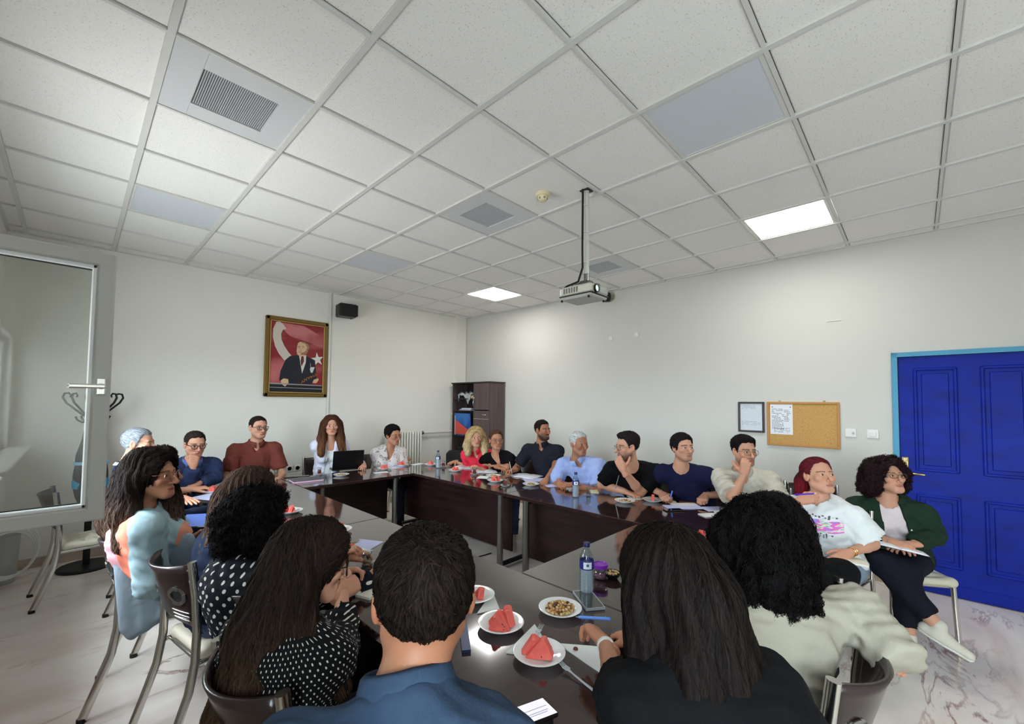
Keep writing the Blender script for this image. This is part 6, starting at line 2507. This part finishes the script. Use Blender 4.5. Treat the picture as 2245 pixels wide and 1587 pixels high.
pa = melon(1098, 1374, 'beside the man in slate blue', 4, 1, sc=1.12)
pb = on(1182, 1440)
melon(1182, 1440, 'with the loose seeds', 2, 4, sc=1.35)
melon(740, 1166, 'left of the glass cup on the window-side table', 3, 2)
melon(1529, 1182, 'beyond the woman with long straight hair', 4, 0)
melon(1588, 1154, 'half hidden by the bushy black hair', 3, 5)
melon(636, 1124, 'beside the dark curls', 3, 3)
melon(466, 1079, 'in front of the man in the blue suit', 3, 2)
melon(843, 1029, 'right of the laptop', 3, 1)
melon(882, 1021, 'by the patterned blouse', 2, 6)
melon(944, 1020, 'behind the far water bottle', 3, 4)
melon(998, 1033, 'before the open notebook of the blonde woman', 2, 7)
melon(1086, 1056, 'before the woman in the V-neck tee', 3, 8)
melon(1352, 1080, 'below the elbow of the big man in black', 2, 9)
melon(1431, 1099, 'with a napkin by the navy tee', 1, 10)
melon(1040, 1312, 'peeping past the head in slate blue', 2, 3)
melon(1592, 1130, 'farther one behind the bushy black hair', 2, 2)
for k in range(5):
    a_ = .6 + k * .5
    o = MB().lathe([(0, -.0035), (.0028, -.001), (.0028, .001), (0, .0035)], (0, 0, 0), 8, Matrix.Rotation(1.4, 3, 'X') @ Rz(k)).build('melon_seed', M_seed, None, True)
    o.location = (pb[0] + .02 + .02 * math.cos(a_ * 2), pb[1] - .035 + .012 * math.sin(a_ * 3), pb[2] + .0108)
    tag(o, 'dark watermelon seed lying loose on the plate before the woman in black', 'seed', 'loose melon seeds')

# nuts
M_nut = [mat('nut_pale', (206, 172, 116), .55), mat('nut_tan', (186, 138, 84), .55), mat('nut_dark', (96, 52, 44), .5)]


def nut_bm(r=.006, q=1.25):
    return MB().lathe([(0, -r * q), (r * .7, -r * .75), (r, 0), (r * .75, r * .7), (0, r * q)], (0, 0, 0), 8)


cn = plate(1228, 1341, 'white plate heaped with mixed nuts near the pen hand')
nproto = [None] * 3
r_ = random.Random(5)
cnt = 0
for ring, (rad, num, z) in enumerate(((.058, 26, .0165), (.043, 19, .0145), (.028, 13, .0155), (.010, 5, .0155), (.042, 17, .025), (.024, 10, .026), (.008, 3, .026))):
    for k in range(num):
        a_ = 2 * math.pi * k / num + ring * .4 + r_.uniform(-.1, .1)
        j = r_.choice((0, 0, 0, 1, 1, 2))
        if nproto[j] is None:
            o = nut_bm().build('nut', M_nut[j], None, True)
            nproto[j] = o
        else:
            o = nproto[j].copy()
            COL.objects.link(o)
        o.location = (cn[0] + rad * math.cos(a_), cn[1] + rad * math.sin(a_) * .9, cn[2] + z + r_.uniform(-.001, .001))
        o.rotation_euler = (r_.uniform(0, 3), r_.uniform(0, 3), 0)
        tag(o, 'small roasted nut in the heap on the plate near the pen hand', 'nut', 'nuts on the near plate')


def nut_plate(x, y, lab, seed):
    c = plate(x, y, 'white plate of nuts ' + lab)
    b = MB()
    r = random.Random(seed)
    for k in range(34):
        a_ = r.uniform(0, 6.28)
        rad = .045 * math.sqrt(r.random())
        q = .006
        R = Matrix.Rotation(r.uniform(0, 3), 3, 'X') @ Matrix.Rotation(r.uniform(0, 3), 3, 'Y')
        b.mi = r.choice((0, 0, 1, 1, 2))
        b.lathe([(0, -q * 1.25), (q * .9, -q * .5), (q * .9, q * .5), (0, q * 1.25)], (rad * math.cos(a_), rad * math.sin(a_), .014 + (.008 if rad < .025 else 0)), 6, R)
    o = b.build('mixed_nuts', M_nut, None, True)
    o.location = c
    tag(o, 'heap of mixed nuts on the plate ' + lab, 'nuts', None, 'stuff')


nut_plate(748, 1043, 'in front of the laptop', 1)
nut_plate(1164, 1064, 'beyond the open notebook pages', 2)
nut_plate(1370, 1101, 'nearest the big man in black', 3)
nut_plate(1082, 1045, 'behind the melon plate of the V-neck woman', 4)

# bottles
M_pet = thin_glass('bottle_plastic', (226, 234, 240), 1.6)
M_water = mat('water', (235, 244, 250), .0, trans=1.0, ior=1.33)
M_cap = mat('bottle_cap', (22, 28, 82), .4)
M_lab = mat('bottle_label', (30, 42, 128), .4, var=((206, 214, 230), (14, 14, 9), 1, .60, .64))


def bottle(x, y, lab):
    c = on(x, y)
    t = thing('water_bottle', lab, 'bottle', c, 0, 'water bottles')
    prof = [(0, .002), (.022, 0), (.030, .004), (.0318, .012)]
    for k in range(7):
        z = .018 + k * .013
        prof += [(.0318, z), (.0296, z + .006), (.0318, z + .012)]
    prof += [(.0318, .112), (.0315, .150), (.030, .160), (.022, .180), (.0135, .193), (.0125, .198), (.0125, .206)]
    MB().lathe(prof, n=28).build('body', M_pet, t, True)
    MB().lathe([(.0322, .112), (.0324, .113), (.0324, .148), (.0322, .149)], n=28, caps=False).build('label', M_lab, t, 40)
    lp = MB()
    vs = []
    for k in range(9):
        a_ = math.radians(188 + 8.5 * k)
        for z in (.1165, .1455): vs.append((.0327 * math.cos(a_), .0327 * math.sin(a_), z))
    lp.add(vs, [(2 * k, 2 * k + 2, 2 * k + 3, 2 * k + 1) for k in range(8)]).build('label_print', M_paper, t, True)
    vs = []
    for k in range(12):
        a_ = 2 * math.pi * k / 12
        an = math.radians(222) + .2 * math.cos(a_)
        vs.append((.0331 * math.cos(an), .0331 * math.sin(an), .133 + .007 * math.sin(a_)))
    MB().add(vs, [tuple(range(12))]).build('label_mark', mat('label_green', (40, 110, 120), .5), t)
    MB().lathe([(0, .206), (.0145, .2065), (.0148, .222), (.013, .225), (0, .225)], n=22).build('cap', M_cap, t, 40)
    MB().lathe([(.0158, .198), (.0158, .2005), (.0128, .2005)], n=20, caps=False).build('neck_ring', M_pet, t, 40)
    MB().lathe([(0, .004), (.027, .005), (.0285, .02), (.028, .1), (.0292, .135), (0, .136)], n=24).build('water', mat('water_fill', (228, 236, 242), .05, alpha=.35), t, True)
    return t


bottle(1286, 1300, 'water bottle with dark blue cap standing on the near table')
bottle(1262, 1090, 'water bottle with dark blue cap before the white-haired man')
bottle(960, 1026, 'water bottle with dark blue cap on the far right table end')

# tea glasses
M_tea = mat('tea', (150, 40, 22), .1, alpha=.8)


def tea_glass(x, y, lab, tea=True):
    c = on(x, y)
    t = thing('tea_glass', lab, 'glass', c, 0, 'tea glasses and saucers')
    MB().lathe([(0, .004), (.028, .004), (.03, 0), (.034, .002), (.052, .012), (.053, .014), (.034, .006), (0, .006)], n=28).build('saucer', M_glass if not tea else mat('saucer_clear', (200, 204, 206), .1, alpha=.45), t, 50)
    MB().lathe([(0, .008), (.020, .0075), (.023, .012), (.0225, .022), (.018, .042), (.019, .060), (.026, .082), (.0252, .082), (.0182, .060), (.0172, .042), (.0212, .022), (.02, .014), (0, .013)], n=26).build('glass', thin_glass('tea_glass_' + str(int(x)), (236, 240, 240), 2.0), t, True)
    if tea: MB().lathe([(0, .0135), (.0195, .0145), (.0208, .022), (.0170, .042), (.0175, .054), (0, .054)], n=22).build('tea', M_tea, t, True)
    else: MB().lathe([(0, .0135), (.0195, .0145), (.0202, .018), (0, .018)], n=22).build('dregs', mat('dregs', (150, 110, 70), .2, alpha=.7), t, True)
    MB().box((.04, .01, .016), (.075, .008, .002), Rz(.5), bev=.0008).build('spoon', M_chrome, t)
    return t


tea_glass(804, 1244, 'empty clear glass cup on a glass saucer by the man in slate blue', False)
tea_glass(700, 1040, 'tea glass left of the laptop', True)
tea_glass(605, 1046, 'glass beside the pink notebook', False)
tea_glass(972, 1024, 'tea glass right of the far water bottle', True)
tea_glass(1040, 1040, 'red tea glass before the blonde woman', True)
tea_glass(1107, 1066, 'red tea glass beside the open white notebook', True)
tea_glass(1290, 1086, 'nearly empty tea glass right of the middle water bottle', False)


# papers, notebooks, napkins
def page(name, lab, cat, x, y, d, rz, m=M_paper, th=.0015, group=None, z=TZ):
    o = MB().box((0, 0, th / 2), (d[0], d[1], th)).build(name, m)
    o.location = on(x, y, z)
    o.rotation_euler = (0, 0, rz)
    return tag(o, lab, cat, group)


M_lav = mat('lavender_paper', (196, 198, 232), .8)
M_napkin = mat('napkin', (226, 228, 226), .9, bump=(120, .15))
page('paper_sheet', 'lavender white papers before the man in the blue suit', 'paper', 466, 1090, (.21, .3), .5, M_lav, .004)
page('clipboard', 'dark clipboard edge under the papers at the window-side corner', 'clipboard', 470, 1096, (.22, .31), .62, M_black, .003)
t = thing('notebook', 'pink-edged notebook with a grey cover at the left of the laptop', 'notebook', on(672, 1054), -.12)
MB().box((0, 0, .009), (.29, .2, .016)).build('pages', mat('pink_pages', (214, 176, 196), .7), t)
MB().box((0, 0, .0185), (.295, .205, .003)).build('cover', mat('grey_cover', (86, 84, 92), .5), t)
MB().box((0, 0, .0008), (.295, .205, .0015)).build('cover', mat('grey_cover', (86, 84, 92), .5), t)
device('phone', 'black phone lying on the pink-edged notebook', 'phone', (on(662, 1049)[0], on(662, 1049)[1], TZ + .0205), (.15, .07, .008), -.2)
device('phone', 'thin dark phone between the glass and the pink notebook', 'phone', on(636, 1046), (.15, .07, .008), -.1)
t = thing('laptop', 'open black laptop seen from behind its screen', 'laptop', on(762, 1030), -.22)
MB().box((0, .12, .010), (.36, .24, .02), bev=.004).build('base', M_black, t)
sc_ = MB().box((0, -.035, .13), (.36, .012, .235), Matrix.Rotation(.26, 3, 'X'), bev=.003).build('screen_lid', mat('lid_black', (16, 16, 18), .3), t)
MB().box((0, .0, .02), (.30, .012, .012)).build('hinge', M_black, t)
MB().box((.0, -.042, .15), (.05, .002, .008), Matrix.Rotation(.26, 3, 'X')).build('lid_badge', mat('badge', (44, 44, 48), .3), t)
page('paper_sheet', 'lavender paper under the hands of the woman in the patterned blouse', 'paper', 866, 1022, (.3, .21), .1, M_lav)
page('paper_sheet', 'white paper by the melon plate in front of the patterned blouse', 'paper', 858, 1027, (.2, .12), .3, M_paper, .002)
page('napkin', 'white napkin lying in front of the melon plate right of the laptop', 'napkin', 836, 1036, (.16, .07), -.1, M_napkin, .004)
page('napkin', 'white napkin left of the far water bottle', 'napkin', 915, 1018, (.17, .10), .2, M_napkin, .006)


def open_book(lab, x, y, rz, w=.15, l=.21, m=M_paper, cover=(90, 30, 40)):
    t = thing('open_notebook', lab, 'notebook', on(x, y), rz)
    MB().box((0, 0, .001), (2 * w + .01, l + .008, .002)).build('cover', mat('cover_%d_%d' % (cover[0], cover[2]), cover, .5), t)
    for q in (-1, 1):
        b = MB()
        poly = [(0, .002), (w, .002), (w, .005), (w * .6, .011), (w * .25, .013), (.004, .009), (0, .004)]
        b.prism([(q * px_, pz) for px_, pz in poly], l, (0, -l / 2, 0), ((1, 0, 0), (0, 0, 1), (0, 1, 0)))
        b.build('page_block', m, t)
    return t


open_book('open notebook with dark red cover before the blonde woman', 1020, 1025, 2.2)
open_book('open notebook lying at the crossed arms of the V-neck woman', 1062, 1034, 2.5, cover=(60, 50, 56))
open_book('open white notebook under the hand of the bearded man', 1152, 1044, 1.75, .17, .24)
page('paper_sheet', 'white sheet sticking out before the open white notebook', 'paper', 1178, 1052, (.21, .30), .9, M_lav)
page('napkin', 'white napkin behind the nut plate of the V-neck woman', 'napkin', 1060, 1046, (.15, .12), .6, M_napkin, .003)
page('paper_sheet', 'white paper under the hands of the white-haired man', 'paper', 1222, 1062, (.21, .3), 1.1, M_lav, .003)
page('napkin', 'folded napkin with a yellow mark right of the tea glass', 'napkin', 1302, 1078, (.13, .08), .7, mat('napkin_yellow', (228, 224, 190), .9), .006)
page('napkin', 'white napkin between the melon plate and nuts of the big man', 'napkin', 1392, 1091, (.14, .10), .9, M_napkin, .004)
page('napkin', 'thin white napkin left of the plate by the man in navy', 'napkin', 1418, 1091, (.16, .05), -.2, M_napkin, .004)
page('notebook', 'brown-covered notebook by the fist of the man in navy', 'notebook', 1512, 1098, (.21, .15), .25, mat('brown_cover', (84, 44, 46), .4), .012)
page('paper_sheet', 'white papers in front of the brown-covered notebook', 'paper', 1498, 1112, (.30, .13), -.75, M_lav, .004)
page('notebook', 'cream notebook lying across the white papers', 'notebook', 1500, 1107, (.2, .06), -.72, mat('cream_pages', (222, 216, 200), .7), .012)
device('phone', 'black phone before the white papers of the man in navy', 'phone', on(1476, 1119), (.15, .07, .009), -.68)
page('paper_sheet', 'white sheet behind the napkin by the bushy black hair', 'paper', 1568, 1116, (.2, .15), -.7, M_lav, .003)
page('napkin', 'white napkin left of the bushy black hair', 'napkin', 1558, 1130, (.15, .10), -.6, M_napkin, .006)
page('napkin', 'white napkin on the far side of the melon plate beyond the straight hair', 'napkin', 1568, 1178, (.13, .12), .3, M_napkin, .006)
page('paper_sheet', 'white notebook page showing between the two women seen from behind', 'paper', 1548, 1258, (.2, .16), .3, M_lav, .008)
page('paper_sheet', 'white paper under the phone on the window-side table', 'paper', 776, 1196, (.22, .26), .5, M_lav, .002)
device('phone', 'grey phone with pale edge lying on the white paper', 'phone', (on(757, 1188)[0], on(757, 1188)[1], TZ + .003), (.075, .15, .009), .9, (74, 72, 70), body=mat('gold_edge', (190, 170, 120), .4))
page('melon_bit', 'small red melon piece beside the grey phone', 'fruit', 770, 1197, (.022, .03), .4, M_melon, .012)
page('napkin', 'white napkin left of the empty glass cup', 'napkin', 782, 1214, (.16, .08), .3, M_napkin, .003)
page('notebook', 'cream notebook under the hand of the woman with tiny dots', 'notebook', 800, 1290, (.16, .2), .35, mat('cream_pages', (222, 216, 200), .7), .010)


def triangle(lab, pts, z=TZ, th=.004):
    c = on(*pts[0])
    q = [on(*p_) for p_ in pts]
    o = MB().prism([(w[0] - c[0], w[1] - c[1]) for w in q], th).build('napkin', M_napkin)
    o.location = (c[0], c[1], z)
    return tag(o, lab, 'napkin', 'folded napkins on the near tables')


triangle('white triangular napkin right of the head of the man in slate blue', [(1046, 1346), (1080, 1298), (1096, 1338)])
triangle('white triangular napkin between the two near melon plates', [(1110, 1432), (1172, 1370), (1190, 1398), (1140, 1436)])
triangle('white triangular napkin with crumbs right of the near melon plate', [(1222, 1412), (1322, 1420), (1316, 1476)])
o = MB().lathe([(0, 0), (.009, .003), (.007, .008), (0, .009)], n=9).build('crumb', mat('crumb', (110, 60, 40), .7), None, True)
o.location = on(1262, 1425, TZ + .0042)
tag(o, 'brown crumb lying on the triangular napkin', 'crumb')
page('notebook', 'dark blue notebook beside the man in slate blue', 'notebook', 1018, 1396, (.03, .20), -.62, mat('navy_cover', (44, 60, 104), .35), .010)


def fork(lab, a_, b_, m):
    pa_, pb_ = Vector(on(*a_)), Vector(on(*b_))
    d = pb_ - pa_
    L_ = d.length
    t = thing('fork', lab, 'fork', tuple(pa_), math.atan2(d.y, d.x), 'forks on the near table')
    MB().tube([(0, 0, .004), (L_ * .3, 0, .006), (L_ * .62, 0, .010), (L_ * .75, 0, .012)], [.0045, .0035, .0025, .005], 8, flat=(1.3, .6)).build('handle', m, t, 60)
    MB().box((L_ * .79, 0, .013), (.02, .02, .0018), bev=.0006).build('shoulder', m, t)
    for k in range(4):
        MB().tube([(L_ * .79 + .008, -.0075 + .005 * k, .013), (L_ * .9, -.0075 + .005 * k, .016), (L_, -.0075 + .005 * k, .020)], [.0014, .0013, .0008], 6).build('tine', m, t)


M_clear = mat('clear_plastic', (220, 226, 230), .08, alpha=.45)
fork('clear plastic fork leaning at the near melon plate', (1306, 1520), (1226, 1462), M_clear)
fork('clear plastic fork under the napkin between the near plates', (1150, 1432), (1188, 1380), M_clear)
t = thing('phone', 'black phone in a clear case beside the near water bottle', 'phone', on(1290, 1318), -.62)
MB().box((0, 0, .005), (.078, .16, .009), bev=.004).build('body', F_phone, t)
MB().box((0, 0, .0098), (.074, .156, .001)).build('screen', mat('screen_off', (20, 20, 24), .04, coat=.8), t)
f = MB()
for sx in (-1, 1): f.box((sx * .0405, 0, .0065), (.003, .166, .012), bev=.001)
for sy in (-1, 1): f.box((0, sy * .0815, .0065), (.082, .003, .012), bev=.001)
f.build('case', M_clear, t)
t = thing('snack_jar', 'clear jar with purple lid behind the near water bottle', 'jar', on(1316, 1268))
MB().lathe([(0, .001), (.030, 0), (.033, .004), (.034, .055), (.0325, .055), (.0315, .005), (0, .004)], n=28).build('body', M_pet, t, True)
MB().lathe([(0, .006), (.029, .006), (.030, .028), (.02, .032), (0, .031)], n=22).build('contents', mat('candied', (170, 90, 110), .6, var=((214, 150, 150), (90, 90, 90), 2, .4, .6)), t, True)
MB().lathe([(.0, .068), (.030, .068), (.032, .072), (.036, .072), (.037, .056), (.0345, .055)], n=28).build('lid', mat('purple_plastic', (128, 36, 170), .3), t, 50)
t = thing('snack_bowl', 'small dark bowl of pale nuts right of the purple jar', 'bowl', on(1343, 1268))
MB().lathe([(0, .002), (.022, 0), (.04, .022), (.043, .03), (.041, .03), (.036, .02), (0, .012)], n=24).build('body', M_black, t, 50)
b = MB()
rr_ = random.Random(2)
for k in range(26):
    a_, q_ = rr_.uniform(0, 6.28), .032 * math.sqrt(rr_.random())
    b.lathe([(0, -.007), (.005, -.002), (.005, .003), (0, .007)], (q_ * math.cos(a_), q_ * math.sin(a_), .026 + .008 * (1 - q_ / .032)), 6, Matrix.Rotation(rr_.uniform(0, 3), 3, 'X'))
o = b.build('pale_nuts', M_nut[0], t, True)
o['kind'] = 'stuff'
t = thing('phone', 'phone with a bright white screen propped at the near table edge', 'phone', (at(1150, 1556, Z=.80)[0], at(1150, 1556, Z=.80)[1], .775), -.36)
t.rotation_euler = (-.12, 0, -.335)
MB().box((0, 0, .006), (.165, .082, .012), bev=.005).build('body', F_phone, t)
MB().box((0, 0, .0125), (.156, .074, .001)).build('screen', mat('screen_white', (206, 204, 222), .1, emit=.55), t)
MB().box((-.075, 0, .0128), (.006, .026, .001)).build('notch', F_phone, t)
f = MB()
for k, (x, y, w_) in enumerate(((-.045, .026, .03), (-.05, -.024, .02), (-.05, -.03, .016), (.01, .004, .12), (.02, -.012, .09), (.03, -.02, .06))):
    f.box((x, y, .0131), (w_, .0018, .0004))
f.build('screen_line', mat('screen_grey', (150, 150, 176), .4), t)
MB().box((0, 0, -.012), (.14, .07, .024), bev=.004).build('stand', M_black, t)


# pens
def pen(lab, a_, b_, m, r=.0042):
    a_, b_ = Vector([float(q) for q in a_]), Vector([float(q) for q in b_])
    d = (b_ - a_)
    t = thing('pen', lab, 'pen', tuple(a_), 0, 'pens')
    MB().tube([(0, 0, 0), d * .80, d * .9], [r, r, r * .9], 10).build('barrel', m, t, 60)
    MB().tube([d * .9, d], [r * .8, .0008], 8).build('tip', M_steel, t, 60)
    MB().box(d * .12 + Vector((0, 0, r)), (.004, .004, .004)).build('clip', m, t)


M_bpen = mat('light_blue_pen', (90, 140, 226), .3)
pen('light blue pen in the hand of the woman in the black tee', at(1338, 1357, Z=.895), at(1262, 1352, Z=.86), M_bpen, .005)
pen('purple pen in the hand of the red-haired woman', at(1742, 1084, X=3.2), at(1790, 1082, X=3.2), mat('purple_pen', (70, 40, 190), .3))
pen('blue pen held upright by the man in the navy tee', at(1474, 1076, Z=.86), at(1468, 1098, Z=.77), M_bpen, .006)
pen('blue pen in the hand of the woman with tiny dots', at(798, 1246, Z=.80), at(735, 1284, Z=.80), mat('dark_blue_pen', (40, 40, 170), .3), .0045)
pen('grey pen held by the bearded man in the black polo', at(1117, 1012, X=3.42), at(1123, 1040, X=3.42), M_steel)
pb_ = at(1349, 1072, Z=.815)
pen('grey pen standing up in the hand of the big man in black', at(1357, 1042, X=pb_[0]), pb_, M_steel)
pb_ = at(1229, 1062, Z=.785)
pen('thin grey pen in the hand of the white-haired man', at(1236, 1038, X=pb_[0]), pb_, M_steel)
pen('dark pen lying before the white notebook', on(1128, 1042), on(1105, 1050), M_black)

# things on laps
t = open_book('open notebook on the lap of the woman in the green jacket', 1960, 1200, .15, .13, .19)
q = at(1968, 1200, X=3.74)
t.location = tuple(q)
t.rotation_euler = (.10, -.12, 1.75)
o = MB().box((0, 0, 0), (.12, .16, .012)).build('notebook', mat('cream_pages', (222, 216, 200), .7))
o.location = tuple(at(1862, 1228, X=3.30))
o.rotation_euler = (.05, 0, .3)
tag(o, 'small cream notebook in the lap of the woman in the white printed tee', 'notebook')
t = thing('backpack', 'black backpack with light blue trim hanging on the coat stand', 'bag', (RX - .02, RY - .12, .98))
s_ = SDF((-.2, -.14, -.52), (.2, .16, .5), .012)
s_.ell((0.02, 0, -.12), (.12, .08, .30), k=.05)
s_.cap((0, .02, .1), (0, .05, .42), .07, .03, k=.08)
V, Q = s_.mesh(1)
np_mesh('body', V, Q, M_bag, t)
for z, h_, m_ in ((.02, .014, 'trim_light'), (-.16, .05, 'trim_blue')):
    MB().lathe([(.119, -h_), (.125, 0), (.119, h_)], (.02, 0, z), 28, Matrix(((1, 0, 0), (0, .62, 0), (0, 0, 1)))).build('trim_band', mat(m_, (40, 150, 200) if h_ > .02 else (130, 180, 214), .6), t, 40)
